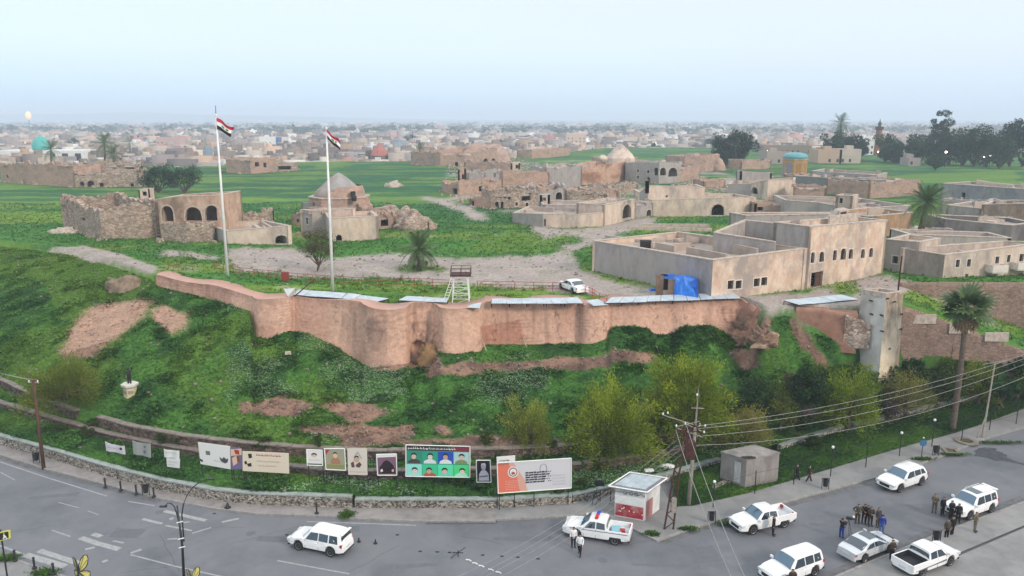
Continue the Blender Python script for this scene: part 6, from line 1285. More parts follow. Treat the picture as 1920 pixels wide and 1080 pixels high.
# landmarks
def lm(name, label, x, yb, yt, wpx, dpt, m, cat='house', roof=None, z=-.6):
 b = P(x, yb, z); t = PY(x, yt, b.y); w_ = wpx/FPX*b.y; root = E(name, b, label, cat); mb = MB(); T = house(mb, b.x, b.y+dpt/2, z, w_, dpt, max(3, t.z-z), 0, rc); mb.build('walls', m, root)
 mb = MB(); wins(mb, T, w_, dpt, t.z-z, rc); mb.build('windows', M_dark, root)['kind'] = 'stuff'; return root, b, t, w_
M_pink = mat('pink_paint', srgb('c98f98', .8), .9, c2=srgb('b98490', .8), scale=.5); M_chalk = mat('chalk_white', (.7, .7, .68), .9, c2=(.6, .6, .58), scale=.4)
lm('pink_house', 'pink painted house in the left part of the city', 307, 303, 276, 42, 14, M_pink)
lm('pink_long_house', 'long pink-topped house behind the pink house', 317, 290, 259, 44, 14, mat('pale_pink_paint', srgb('c8a8a0', .8), .9))
lm('white_city_house', 'white house with a blue tank left of the nearer flagpole', 500, 290, 258, 24, 12, M_chalk)
lm('blue_tank_house', 'house with a bright blue panel beside the white house', 520, 289, 259, 10, 8, mat('blue_panel', srgb('4a7fc0', .7), .7))
lm('cream_city_block', 'cream block in the city right of the far wall ruin', 1080, 287, 252, 36, 18, mat('cream_block', srgb('d8bfae', .8), .9))
lm('white_city_block', 'chalk white block in the city above the lone brick ruin', 975, 290, 266, 24, 14, M_chalk)
b = P(710, 322, -.6); root = E('salmon_roofed_hall', b, 'hall with a salmon-red tent roof in the middle of the city', 'hall'); s = 18/FPX*b.y
mb = MB(); mb.lathe((b.x, b.y+s, -.6), [(s*.95, 0), (s*.95, 10)], 8); mb.build('walls', cm[3], root)
mb = MB(); mb.lathe((b.x, b.y+s, 9.3), [(s*1.02, 0), (s*.75, 3.2), (.3, 8.2)], 8); mb.build('roof', mat('salmon_roof', srgb('b97464', .8), .8, c2=srgb('a76558', .8), scale=.4), root)
b = P(82, 322, 0); root = E('turquoise_dome_mosque', b, 'white mosque with a turquoise dome at the left of the city', 'mosque')
mb = MB(); mb.box((b.x-2, b.y+10, 0), (52, 18, 13)); mb.build('walls', M_chalk, root)
for k in range(4): mb = MB(); mb.box((b.x+6+k*8-8, b.y+.8, 7), (3.4, .6, 4.2)); mb.build('arch_window', M_dark, root)
c_ = PY(80, 292, b.y+10); mb = MB(); mb.lathe((c_.x, c_.y, 12.6), [(5.0, 0), (5.5, 2), (5.2, 4.4), (3.9, 6.8), (2, 8.4), (.1, 9.2)], 20); mb.build('dome', mat('turquoise_tiles', srgb('4fb0a8', .8), .6), root, smooth=True)
# minaret and white houses at the far right edge of the mound
b = P(1644, 292, 12); root = E('minaret', b, 'slender reddish minaret with balcony at the far edge of the mound', 'minaret'); s = b.y/FPX; Hm = PY(1644, 240, b.y).z-12
mb = MB(); mb.lathe((b.x, b.y, 11.5), [(6.5*s, 0), (6.2*s, Hm*.3), (5.0*s, Hm)], 12); mb.build('shaft', mat('minaret_brick', srgb('9c6f60', .8), .9, c2=srgb('875c50', .8), scale=.8), root)
mb = MB(); mb.lathe((b.x, b.y, 11.5+Hm), [(5*s, -.8), (7.5*s, .2), (7.5*s, 1.3), (6.9*s, 1.3), (6.9*s, .4)], 12); mb.build('balcony', mat('minaret_balcony', srgb('6f5148', .8), .9), root)
mb = MB(); mb.lathe((b.x, b.y, 11.5+Hm+.3), [(2.6*s, 0), (2.6*s, 2.0), (3.6*s, 2.1), (3.2*s, 2.7), (.8*s, 4.0), (.1, 5.2)], 10); mb.build('lantern', mat('minaret_lantern', srgb('4e5a58', .8), .8), root)
lm('white_mosque_house', 'bright white house left of the minaret foot', 1627, 292, 262, 26, 10, M_chalk, z=11.6)
lm('white_mosque_house', 'low white house under the wide dark tree', 1593, 308, 283, 40, 12, cm[2], z=11.6)
lm('cream_mosque_house', 'cream arcaded house left of the lit white house', 1555, 308, 284, 44, 12, mat('mosque_cream', srgb('bda490', .8), .9), z=11.6)
lm('grey_window_house', 'long grey-cream house with windows left of the turquoise pavilion', 1460, 309, 288, 46, 12, mat('greycream', srgb('b0a29a', .75), .9), z=11.6)
lm('white_low_house', 'low white house with a curved court wall in front of the grove', 1714, 313, 302, 22, 8, cm[8], z=11.6)
lm('shed', 'long grey-brown shed at the far field edge left of the big dark tree cluster', 1475, 299, 276, 90, 14, mat('shed_brown', srgb('8f8075', .75), .9), cat='shed', z=8)
# two lit lamps on the white house, red awning below; street lights in the grove
M_lamp = mat('lit_lamp', (1, .62, .34), .5, emit=14)
M_lampw = mat('lit_lamp_white', (1, .85, .7), .5, emit=9)
for i, (x, y, R0, m_, lb) in enumerate(((1565, 281, .75, M_lamp, 'left one of two lit orange floodlights over the cream arcaded house'), (1580, 281, .75, M_lamp, 'right one of two lit orange floodlights over the cream arcaded house'), (1647, 285, .45, M_lamp, 'lit orange lamp at the foot of the minaret'), (1774, 285, .4, M_lampw, 'lit street lamp in the left part of the grove'), (1857, 292, .5, M_lampw, 'lit street lamp in the right part of the grove, brighter'), (1845, 295, .35, M_lampw, 'faint lit street lamp left of the brighter one'), (1439, 284, .5, M_lampw, 'white lit lamp left of the turquoise pavilion'))):
 q = PY(x, y, (415 if x < 1700 else 335) if i != 6 else 400); root = E('lit_lamp', (q.x, q.y, 12), lb, 'lamp'); mb = MB(); mb.lathe((q.x, q.y, q.z-R0), [(R0*.3, 0), (R0*.9, R0*.5), (R0, R0), (R0*.7, R0*1.7), (.02, R0*2)], 10); mb.build('lamp_head', m_, root, smooth=True)
 mb = MB(); mb.tube([(q.x, q.y, 11.5), (q.x, q.y, q.z-R0)], .12, 5); mb.build('lamp_post', M_black, root)
mb = MB(); q = PY(1572, 276, 418); mb.box((q.x, q.y, q.z-.6), (22, 3, .5)); mb.box((q.x, q.y-1.4, q.z-1.0), (22, .2, .5)); mb.build('awning', mat('red_awning', (.45, .05, .03), .7), E('red_awning', (q.x, q.y, q.z-3), 'thin red awning strip over the two orange floodlights', 'awning'))
# gas flare on the horizon
q = PY(53, 217, 1900); root = E('gas_flare', (q.x, q.y, -.6), 'burning gas flare on a thin stack at the left horizon', 'gas flare'); mb = MB(); mb.tube([(q.x, q.y, -.6), (q.x, q.y, q.z-7)], [1.2, .7], 8); mb.build('stack', M_black, root)
mb = MB(); mb.lathe((q.x, q.y, q.z-9), [(1.2, 0), (4.5, 4), (6.5, 9), (5.5, 13), (3, 17), (.3, 19)], 14); mb.build('flame', mat('gas_flame', (.95, .5, .24), .5, emit=1.15), root, smooth=True)
# low hills on the left horizon
V = []; F = []; nx = 140
for i in range(nx+1):
 X_ = -9000+18000*i/nx; e = math.exp(-((X_+4200)/3400)**2)*100+math.exp(-((X_+3350)/350)**2)*18+math.exp(-((X_-2200)/2500)**2)*18
 h = e*(.75+.5*float(fbm(np.array([X_*.0011]), np.array([3.3]), 1, 4, 5)[0]))
 for yy, hh in ((6200, -20), (6700, h*.55), (7100, h*.75), (8000, -20)): V.append((X_, yy, hh))
ii = np.arange(len(V)).reshape(nx+1, 4); F = np.stack([ii[:-1, :-1], ii[1:, :-1], ii[1:, 1:], ii[:-1, 1:]], -1).reshape(-1, 4)
tag(np_mesh('hills', np.array(V), F, mat('hill_earth', (.16, .15, .12), .95, c2=(.10, .12, .07), scale=.002), smooth=True), kind='structure')
# ================================================================ AIR
hz = MB(); hz.hexa([(-13000, -60, -1.7), (13000, -60, -1.7), (13000, 12000, -1.7), (-13000, 12000, -1.7), (-13000, -60, 105), (13000, -60, 105), (13000, 12000, 105), (-13000, 12000, 105)])
mh = bpy.data.materials.new('haze'); mh.use_nodes = True; mh.node_tree.nodes.clear(); o_ = mh.node_tree.nodes.new('ShaderNodeOutputMaterial'); v_ = mh.node_tree.nodes.new('ShaderNodeVolumePrincipled')
v_.inputs['Color'].default_value = (.74, .86, 1.0, 1); v_.inputs['Density'].default_value = .00037; v_.inputs['Anisotropy'].default_value = .1
mh.node_tree.links.new(v_.outputs[0], o_.inputs['Volume']); h_ = hz.build('haze', mh, origin=Vector((0, 0, 0))); h_['kind'] = 'stuff'; h_['label'] = 'pale blue haze over the whole view'
# ================================================================ BANNERS AND BILLBOARDS
PC = {}
def pc(name, h, k=.85):
 if name not in PC: PC[name] = mat('print_'+name, srgb(h, k), .75)
 return PC[name]
class Board:
 def __init__(s, name, label, px, Yl, Yr, base='cloth', posts=True, th=.05, frame=None, cat='banner', sag=0, gz=.95):
  """px: TL, TR, BR, BL in the photograph"""
  (a, b, c, d) = px; s.c = [PY(*a, Yl), PY(*b, Yr), PY(*c, Yr), PY(*d, Yl)]; s.n = (s.c[1]-s.c[0]).cross(s.c[3]-s.c[0]).normalized()
  if s.n.y > 0: s.n = -s.n
  s.sag = sag; ce = (s.c[2]+s.c[3])/2
  s.root = E(name, (ce.x, ce.y, gz), label, cat); s.th = th; mb = MB(); nx, ny = 8, 5; vs = []; r = random.Random(int(a[0]))
  for k in (0, -1):
   for j in range(ny+1):
    for i in range(nx+1): vs.append(s.pt(i/nx, j/ny, k*th))
  f = []; q = (nx+1)*(ny+1)
  for j in range(ny):
   for i in range(nx):
    o = j*(nx+1)+i; f += [(o, o+1, o+nx+2, o+nx+1), (q+o, q+o+nx+1, q+o+nx+2, q+o+1)]
  for i in range(nx): f += [(i, q+i, q+i+1, i+1), (ny*(nx+1)+i, ny*(nx+1)+i+1, q+ny*(nx+1)+i+1, q+ny*(nx+1)+i)]
  for j in range(ny): f += [(j*(nx+1), (j+1)*(nx+1), q+(j+1)*(nx+1), q+j*(nx+1)), (j*(nx+1)+nx, q+j*(nx+1)+nx, q+(j+1)*(nx+1)+nx, (j+1)*(nx+1)+nx)]
  mb.add(vs, f); mb.build('panel', base if not isinstance(base, str) else pc(base, 'd5d2cc'), s.root)
  if posts:
   for t in ((.03, .97) if (s.c[1]-s.c[0]).length < 4 else (.03, .5, .97)):
    t0 = s.pt(t, 0, -th-.06); mb = MB(); mb.tube([(t0.x, t0.y, t0.z+.02), (t0.x, t0.y, gz-.2)], .04, 6); mb.build('post', M_black, s.root)
  if frame:
   mb = MB()
   for p, q_ in (((0, 0), (1, 0)), ((1, 0), (1, 1)), ((1, 1), (0, 1)), ((0, 1), (0, 0))): mb.tube([s.pt(*p, .01), s.pt(*q_, .01)], .045, 4)
   mb.build('frame', frame, s.root)
 def pt(s, u, v, o=0):
  t = s.c[0].lerp(s.c[1], u); b = s.c[3].lerp(s.c[2], u); p = t.lerp(b, v)
  if s.sag: p = p+Vector((0, 0, -s.sag*math.sin(math.pi*u)*(1-v)))+s.n*.05*math.sin(u*9)
  return p+s.n*o
 def poly(s, pts, col, nm='print', o=.012, into=None):
  mb = MB(); mb.quad(*[s.pt(u, v, o) for u, v in pts]); return mb.build(nm, col, into or s.root)
 def multi(s, polys, col, nm='print', o=.016, into=None):
  mb = MB()
  for pts in polys: mb.quad(*[s.pt(u, v, o) for u, v in pts])
  return mb.build(nm, col, into or s.root)
 def ell(s, cx, cy, rx, ry, n=16, a0=0, a1=2*math.pi): return [(cx+rx*math.cos(a0+(a1-a0)*i/n), cy+ry*math.sin(a0+(a1-a0)*i/n)) for i in range(n+(a1-a0 < 6))]
 def scribble(s, u0, u1, v, h, col, seed=1, nm='lettering', o=.018, dens=1.0):
  """a line of flowing cursive strokes"""
  r = random.Random(seed); mb = MB(); u = u0; W = (s.c[1]-s.c[0]).length; Hh = (s.c[3]-s.c[0]).length; ss = h*Hh/W
  while u < u1-ss*.3:
   w_ = ss*r.uniform(.35, 1.5); w_ = min(w_, u1-u); k = r.random()
   mb.quad(*[s.pt(a, b, o) for a, b in ((u, v+h*.62), (u+w_*.9, v+h*.55), (u+w_*.9, v+h*.8), (u, v+h*.9))])
   if k < .45: mb.quad(*[s.pt(a, b, o) for a, b in ((u+w_*.1, v+h*.02), (u+w_*.1+ss*.16, v), (u+w_*.1+ss*.18, v+h*.7), (u+w_*.1, v+h*.7))])
   if k > .6: mb.quad(*[s.pt(a, b, o) for a, b in ((u+w_*.4, v+h*.25), (u+w_*.4+ss*.16, v+h*.25), (u+w_*.4+ss*.16, v+h*.4), (u+w_*.4, v+h*.4))])
   if .3 < k < .7: mb.quad(*[s.pt(a, b, o) for a, b in ((u+w_*.3, v+h*.75), (u+w_*.8, v+h*.75), (u+w_*.7, v+h*1.08), (u+w_*.35, v+h*1.05))])
   u += w_+ss*.16/dens
  return mb.build(nm, col, s.root)
def wallY(x): return float(LW(x)[1])
def Yb(x, o=1.3): return wallY(x)+o
white, cream, dk, redc = pc('white', 'dcdcd8'), pc('cream', 'd8ccb8'), pc('dark', '2b2627'), pc('red', 'a8332f')
b = Board('torn_banner', 'torn pinkish-white banner sagging, leftmost of the row of banners', ((197, 828), (233, 836), (235, 852), (199, 845)), Yb(197), Yb(235), pc('pinkwhite', 'd3cbd2'), sag=.15); b.scribble(.1, .7, .35, .18, pc('faint', 'a08f98'), 1); b.poly(b.ell(.82, .35, .08, .16), dk)
b = Board('hanging_banner', 'grey weathered banner, second from the left', ((248, 826), (282, 832), (283, 858), (250, 851)), Yb(248), Yb(283), pc('grey', '9a9d98'), sag=.1); b.poly([(.6, .2), (.72, .15), (.75, .3), (.62, .35)], pc('greyd', '6d6f6c')); b.poly([(.55, .6), (.7, .5), (.75, .72), (.6, .8)], pc('greyd', '6d6f6c'))
b = Board('small_banner', 'small white banner, upper of the stacked pair', ((307, 842), (336, 845), (336, 860), (308, 857)), Yb(307), Yb(336), white, sag=.05); b.scribble(.1, .9, .25, .16, pc('faintg', 'a3a3a5'), 3)
b = Board('small_banner', 'small white poster hanging under the upper small banner', ((312, 859), (337, 861), (336, 878), (313, 875)), Yb(312, 1.2), Yb(337, 1.2), white); b.scribble(.2, .9, .3, .15, pc('faintg', 'a3a3a5'), 4); b.scribble(.1, .6, .6, .13, pc('faintg', 'a3a3a5'), 5)
b = Board('large_banner', 'big white banner with a dark smudge low on its right', ((371, 829), (431, 837), (432, 880), (376, 870)), Yb(371), Yb(432), white); b.poly([(.66, .52), (.74, .6), (.8, .5), (.88, .58), (.94, .52), (.92, .7), (.84, .78), (.74, .74), (.68, .66)], pc('smudge', '4a4c50')); b.poly([(.22, .34), (.36, .34), (.36, .52), (.22, .52)], pc('greyd', '8d9094')); b.scribble(.45, .75, .68, .07, pc('faintg', 'a3a3a5'), 6); b.poly([(.0, .74), (.1, .8), (.08, .9), (0, .84)], dk)
b = Board('narrow_banner', 'narrow colourful banner between the big white one and the cream one', ((432.5, 838), (453, 841), (454, 880), (433.5, 880)), Yb(432), Yb(454), pc('violet', '6d648a')); b.poly([(.0, .1), (1, .0), (1, .3), (0, .4)], pc('skinprint', 'd6b79c')); b.poly([(.3, .1), (.75, .05), (.8, .3), (.45, .34)], redc); b.poly([(.1, .5), (.5, .35), (.6, .7), (.2, .85)], pc('skinprint', 'd6b79c')); b.poly([(.45, .4), (.7, .35), (.85, .6), (.6, .7)], pc('brownp', '7a4c35'))
b = Board('long_cream_banner', 'long cream banner with red lettering along its top', ((454.5, 846), (541, 850), (542, 888), (455, 883)), Yb(454), Yb(542), cream); b.scribble(.3, .84, .08, .12, redc, 7); b.multi([[(.12, .12), (.2, .1), (.21, .3), (.14, .34)], [(.1, .62), (.19, .56), (.2, .74), (.12, .76)], [(.04, .5), (.09, .48), (.1, .64), (.05, .66)]], dk); b.scribble(.3, .8, .4, .09, pc('faintr', 'b59a8c'), 8); b.scribble(.35, .75, .62, .09, pc('faintr', 'b59a8c'), 9)
b = Board('poster_panel', 'white poster with a small dark-haired portrait, green foot', ((575, 843), (604, 844), (605, 873), (576, 872)), Yb(575), Yb(605), white, frame=M_white); b.poly(b.ell(.47, .36, .17, .12), pc('skinprint', 'd6b79c')); b.poly([(.3, .36), (.3, .26), (.4, .2), (.55, .2), (.65, .27), (.65, .36), (.55, .29), (.4, .29)], dk, o=.02); b.scribble(.15, .85, .6, .08, pc('faintr', 'b59a8c'), 10); b.poly([(.0, .88), (1, .88), (1, 1), (0, 1)], pc('greenfoot', '4d5f4a'))
b = Board('poster_panel', 'poster of a man with a red corner and olive foot in white frame', ((608, 841), (646, 841), (648, 882), (611, 880)), Yb(608), Yb(648), pc('sage', '9c9a83'), frame=M_white); b.poly([(.06, .06), (.26, .06), (.06, .3)], redc); b.poly([(.06, .75), (.94, .75), (.94, .95), (.06, .95)], pc('olive', '8a8d56')); b.poly([(.28, .72), (.3, .52), (.42, .42), (.6, .42), (.74, .52), (.78, .72)], pc('tanp', 'a57a5d')); b.poly(b.ell(.52, .32, .11, .13), pc('skinprint', 'd6b79c'), o=.02); b.poly([(.4, .26), (.46, .16), (.58, .16), (.64, .26), (.52, .22)], dk, o=.024)
b = Board('poster_panel', 'tall white poster with a dark outline drawing of a man', ((651, 841), (688, 841), (689, 891), (653, 890)), Yb(651), Yb(689), pc('offwhite', 'cfc7bc')); b.multi([[(.3, .35), (.48, .12), (.55, .12), (.75, .38), (.7, .4), (.52, .18), (.36, .38)]], pc('faintg', 'a3a3a5')); b.poly(b.ell(.46, .40, .15, .12), pc('skinprint2', 'bba18b')); b.multi([[(.16, .55), (.3, .48), (.36, .7), (.2, .72)], [(.4, .62), (.6, .5), (.72, .6), (.6, .72), (.44, .7)]], pc('browndark', '5c4a40'), o=.02); b.poly([(.33, .36), (.38, .27), (.54, .27), (.6, .36), (.46, .31)], dk, o=.022); b.scribble(.1, .9, .84, .06, pc('faintg', 'a3a3a5'), 12)
b = Board('poster_panel', 'poster with a dark bowed figure on purple under a white top edge', ((706, 852), (743, 851), (744, 891), (708, 891)), Yb(706), Yb(744), pc('purple', '7b5b70'), frame=M_white); b.poly([(.0, .0), (1, .0), (1, .13), (0, .15)], white, o=.02); b.poly([(.1, .92), (.12, .62), (.25, .48), (.35, .33), (.52, .28), (.66, .36), (.82, .52), (.92, .72), (.94, .92)], pc('figure', '2a1c22'), o=.018); b.poly([(.16, .74), (.26, .68), (.3, .8), (.18, .86)], white, o=.024); b.poly([(.74, .74), (.84, .7), (.86, .82), (.76, .84)], pc('skinprint', 'd6b79c'), o=.024)
# eight portraits
b = Board('portrait_billboard', 'green-blue billboard with two rows of four portraits', ((761, 834), (881, 837), (881, 895), (761, 893)), Yb(761), Yb(881), pc('teal', '2f8f7c'), frame=M_white, cat='billboard')
b.poly([(.0, .02), (1, .02), (1, .17), (0, .17)], pc('headband', '3d3338')); b.poly([(.72, .03), (1, .03), (1, .16), (.75, .16)], pc('maroon', '7c3040'), o=.014); b.scribble(.03, .78, .05, .08, white, 13, dens=1.6)
bgs = ['2f8a70', '2a9a7d', '274fae', 'a5c8c8', '8fd8cc', '3fc08c', '56d8a8', '49d07c']; r = random.Random(3)
for j in range(2):
 for i in range(4):
  u0 = .012+i*.245; u1 = u0+.238; v0 = .19+j*.41; v1 = v0+.385; k = j*4+i; uc = (u0+u1)/2+r.uniform(-.015, .02); po = b.poly([(u0, v0), (u1, v0), (u1, v1), (u0, v1)], pc('pt%d' % k, bgs[k]), 'portrait', .016)
  def pt2(q, col, o): mb = MB(); mb.quad(*[b.pt(u, v, o) for u, v in q]); mb.build('portrait_print', col, po)
  hv = v0+(.15 if j == 0 else .20); sh = ['4a3f42', 'cfd6d8', 'd6dcdc', '7a8a5c', '9fd4cc', 'b05a48', '6fcab0', 'a8dcc8'][k]
  pt2([(u0+.02, v1), (u0+.03, v1-.08), (uc-.03, v1-.14), (uc+.03, v1-.14), (u1-.03, v1-.08), (u1-.02, v1)], pc('sh%d' % k, sh), .020)
  pt2(b.ell(uc, hv+.02, .036, .085), pc('face%d' % (k % 3), ('cdb8a8', 'd9cdc4', 'bfa590')[k % 3]), .024)
  pt2([(uc-.043, hv+.02), (uc-.046, hv-.05), (uc-.02, hv-.10), (uc+.02, hv-.10), (uc+.046, hv-.05), (uc+.043, hv+.02), (uc+.03, hv-.03), (uc, hv-.045), (uc-.03, hv-.03)], dk, .028)
  for sx_ in (-.014, .014): pt2(b.ell(uc+sx_, hv+.005, .006, .008, 6), dk, .030)
  pt2([(uc-.012, hv+.062), (uc+.012, hv+.062), (uc+.01, hv+.072), (uc-.01, hv+.072)], pc('lips', '8c5a50'), .030)
b = Board('portrait_poster', 'black and white portrait panel between the portrait billboard and the orange billboard', ((893, 863), (919, 863), (921, 904), (894, 904)), Yb(893), Yb(921), pc('nearblack', '201e24'), frame=M_white); b.poly([(.14, .93), (.18, .62), (.34, .46), (.66, .46), (.84, .62), (.86, .93)], pc('pale', 'c9c3cf')); b.poly(b.ell(.5, .3, .17, .16), pc('pale2', 'b3aab5'), o=.02); b.poly([(.32, .26), (.36, .14), (.62, .12), (.7, .26), (.5, .2)], pc('pale', 'c9c3cf'), o=.024); b.multi([[(.2, .72), (.8, .68), (.8, .74), (.2, .78)]], pc('greyd', '8d9094'), o=.02)
b = Board('large_billboard', 'largest billboard, orange on the left and pale grey on the right with five dark lines', ((932, 868), (1071, 859), (1071, 915), (934, 925)), Yb(932, -.9), Yb(1071, -.7), pc('palegrey', 'c9c8cc'), frame=M_white, cat='billboard', gz=.1)
b.poly([(.0, .0), (.14, .02), (.26, .5), (.3, 1), (0, 1)], pc('orange', 'd8735a'), o=.014); b.poly([(.14, .02), (.22, .03), (.36, .6), (.4, 1), (.3, 1), (.26, .5)], pc('orangefade', 'd0a090'), o=.0145); b.poly([(.02, .02), (.16, .01), (.16, .08), (.02, .1)], pc('dustyred', 'b06a60'), o=.017)
b.poly(b.ell(.21, .33, .072, .185, 22), white, o=.020); b.poly(b.ell(.21, .33, .058, .15, 22), pc('ringd', '8a3a44'), o=.023); b.poly(b.ell(.21, .33, .046, .118, 22), white, o=.026); b.poly(b.ell(.21, .37, .026, .055, 14, math.pi, 2*math.pi), pc('dustyred', 'b06a60'), o=.029); b.poly([(.184, .36), (.236, .36), (.23, .41), (.19, .41)], pc('ringd', '8a3a44'), o=.029)
for i in range(5):
 v = .37+i*.078; mb = MB(); u = .375
 while u < (.66, .66, .64, .62, .60)[i]:
  w_ = random.uniform(.03, .07); q = [b.pt(u, v+.012*math.sin(u*60), .02), b.pt(u+w_, v-.01, .02), b.pt(u+w_, v+.04, .02), b.pt(u, v+.045, .02)]; mb.quad(*q); u += w_+.006
 for k in range(2): u2 = .68+k*.028-(i % 2)*.02; mb.quad(b.pt(u2, v, .02), b.pt(u2+.016, v, .02), b.pt(u2+.016, v+.03, .02), b.pt(u2, v+.03, .02))
 mb.build('text_line', pc('ink', '34303e'), b.root)
ring = []; 
for i in range(15): a0 = math.pi+math.pi*i/14; ring.append((.62+.045*math.cos(a0), .26+.13*math.sin(a0)))
mb = MB(); mb.tube([b.pt(.575, .40, .02)]+[b.pt(u, v, .02) for u, v in ring]+[b.pt(.665, .40, .02)], .022, 4); mb.build('shackle_ring', pc('greymid', '8e8c98'), b.root)
for i in range(6): b.scribble(.10, .30, .6+i*.055, .03, pc('palepink', 'e3b8ac'), 20+i, 'small_print')
for i in range(4): b.scribble(.74, .92, .5+i*.1, .05, pc('faintv', 'a9a6b4'), 30+i, 'small_print')
b2 = Board('billboard_top_strip', 'small white board peeking out behind the top left of the largest billboard', ((931, 857), (966, 854), (966, 872), (932, 874)), Yb(932, -.6), Yb(966, -.6), white, cat='board', posts=True, gz=.1); b2.scribble(.15, .7, .3, .2, dk, 40)
# ================================================================ KIOSK, CONCRETE HUT, MONUMENT, WATCH STAND, SHELTER
def at_(p, q, t): return p.lerp(q, t)
A = P(1152, 967, KZ); B_ = P(1207, 977, KZ); C_ = P(1236, 955, KZ); D_ = A+C_-B_; H_ = 2.75
root = E('kiosk', (B_.x, B_.y, KZ), 'small white kiosk with red painted lower walls and wide roof frame', 'kiosk'); ce = (A+C_)/2
def box4(mb, q, z0, z1): mb.hexa([(p.x, p.y, z0) for p in q]+[(p.x, p.y, z1) for p in q])
ins = lambda q, k: [p+(ce-p)*k for p in q]
Q = [A, B_, C_, D_]; mb = MB(); box4(mb, Q, KZ, H_); mb.build('walls', mat('kiosk_white', (.62, .62, .62), .8, c2=(.5, .49, .48), scale=2, streak=.5), root)
mb = MB(); n_ = Vector(((B_-A).y, -(B_-A).x, 0)).normalized()*.015; box4(mb, [A+n_+(B_-A)*.03, B_+n_-(B_-A)*.03, B_-(B_-A)*.03, A+(B_-A)*.03], KZ+.1, KZ+1.15); mb.build('red_painted_band', mat('red_wall_paint', srgb('b4303a', .85), .7, c2=srgb('8f2c34', .85), scale=3, c3=srgb('b9827f', .85)), root)
def wallpt(p, q, t, z, o): d = (q-p).normalized(); n_ = Vector((d.y, -d.x, 0)); v = p.lerp(q, t); return (v.x+n_.x*o, v.y+n_.y*o, z)
rs = random.Random(8)
for i in range(9): t = .12+.8*rs.random(); z = KZ+.35+.5*rs.random(); s = .03; mb = MB(); mb.quad(wallpt(A, B_, t, z, .03), wallpt(A, B_, t+s*1.5, z, .03), wallpt(A, B_, t+s*1.2, z+.14, .03), wallpt(A, B_, t+.005, z+.1, .03)); mb.build('white_paint_mark', M_white, root)
mb = MB(); mb.hexa([wallpt(A, B_, .0, 1.35, .0), wallpt(A, B_, 1, 1.35, 0), wallpt(A, B_, 1, 1.35, .02), wallpt(A, B_, 0, 1.35, .02), wallpt(A, B_, .0, 2.05, .0), wallpt(A, B_, 1, 2.05, 0), wallpt(A, B_, 1, 2.05, .02), wallpt(A, B_, 0, 2.05, .02)]); mb.build('roller_shutter', M_white, root)
mb = MB(); mb.quad(wallpt(B_, C_, .12, KZ+.02, .03), wallpt(B_, C_, .52, KZ+.02, .03), wallpt(B_, C_, .52, 1.75, .03), wallpt(B_, C_, .12, 1.75, .03)); mb.build('door', mat('kiosk_door', srgb('b07a78', .85), .7), root)
mb = MB()
for t in [i/9 for i in range(10)]:
 a = random.uniform(.05, .09); mb.tube([wallpt(A, B_, t, 2.35+.1*math.sin(t*30), .03), wallpt(A, B_, min(1, t+.1), 2.35+.1*math.sin((t+.1)*30), .03)], .02, 4)
for t in (.35, .55, .72): mb.tube([wallpt(A, B_, t+.06*math.cos(k*.7), 2.35+.14*math.sin(k*.7), .03) for k in range(10)], .02, 4)
mb.build('iron_scrollwork', M_black, root)
R4 = [p+(p-ce)*.3 for p in Q]; zt = [H_+.0, H_+.05, H_+.2, H_+.1]
mb = MB(); inner = [p+(p-ce)*.02 for p in Q]; mb.prism([(p.x, p.y, H_+.12) for p in inner], (0, 0, .08)); mb.build('roof_panel', M_zinc, root)
for i in range(4):
 p, q = R4[i], R4[(i+1) % 4]; pi, qi = inner[i], inner[(i+1) % 4]
 mb = MB(); mb.tube([(p.x, p.y, H_+.12), (q.x, q.y, H_+.12)], .07, 4); mb.build('roof_frame_bar', M_white, root)
 mb = MB(); mb.hexa([(p.x, p.y, H_), (q.x, q.y, H_), (qi.x, qi.y, H_+.05), (pi.x, pi.y, H_+.05), (p.x, p.y, H_+.04), (q.x, q.y, H_+.04), (qi.x, qi.y, H_+.1), (pi.x, pi.y, H_+.1)]); mb.build('awning_panel', mat('kiosk_awning', (.2, .2, .21), .6), root)
# concrete hut
A = P(1350, 893, .5); B_ = P(1397, 911, .4); C_ = P(1458, 897, .4); hh = PY(1397, 864, B_.y).z; D_ = A+C_-B_
root = E('concrete_hut', (B_.x, B_.y, .3), 'flat grey concrete utility hut with a broken hole in its roof', 'hut'); Q = [A, B_, C_, D_]; ce = (A+C_)/2
mb = MB(); box4(mb, Q, .1, hh); mb.build('walls', M_conc, root)
mb = MB(); box4(mb, [p+(p-ce)*.03 for p in Q], hh+.002, hh+.14); mb.build('roof_slab', mat('hut_roof', srgb('b0aaa6', .75), .95, c2=srgb('928c88', .75), scale=1.2, c3=srgb('777370', .7)), root)
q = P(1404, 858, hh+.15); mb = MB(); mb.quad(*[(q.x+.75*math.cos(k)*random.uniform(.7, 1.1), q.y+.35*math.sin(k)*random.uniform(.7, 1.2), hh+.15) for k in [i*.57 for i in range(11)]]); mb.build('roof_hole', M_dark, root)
mb = MB(); mb.quad(wallpt(A, B_, .55, .5, .02), wallpt(A, B_, .8, .5, .02), wallpt(A, B_, .8, hh-.35, .02), wallpt(A, B_, .55, hh-.35, .02)); mb.build('whitewash_strip', mat('whitewash', (.5, .5, .49), .9, c2=(.35, .34, .34), scale=4, streak=.3), root)
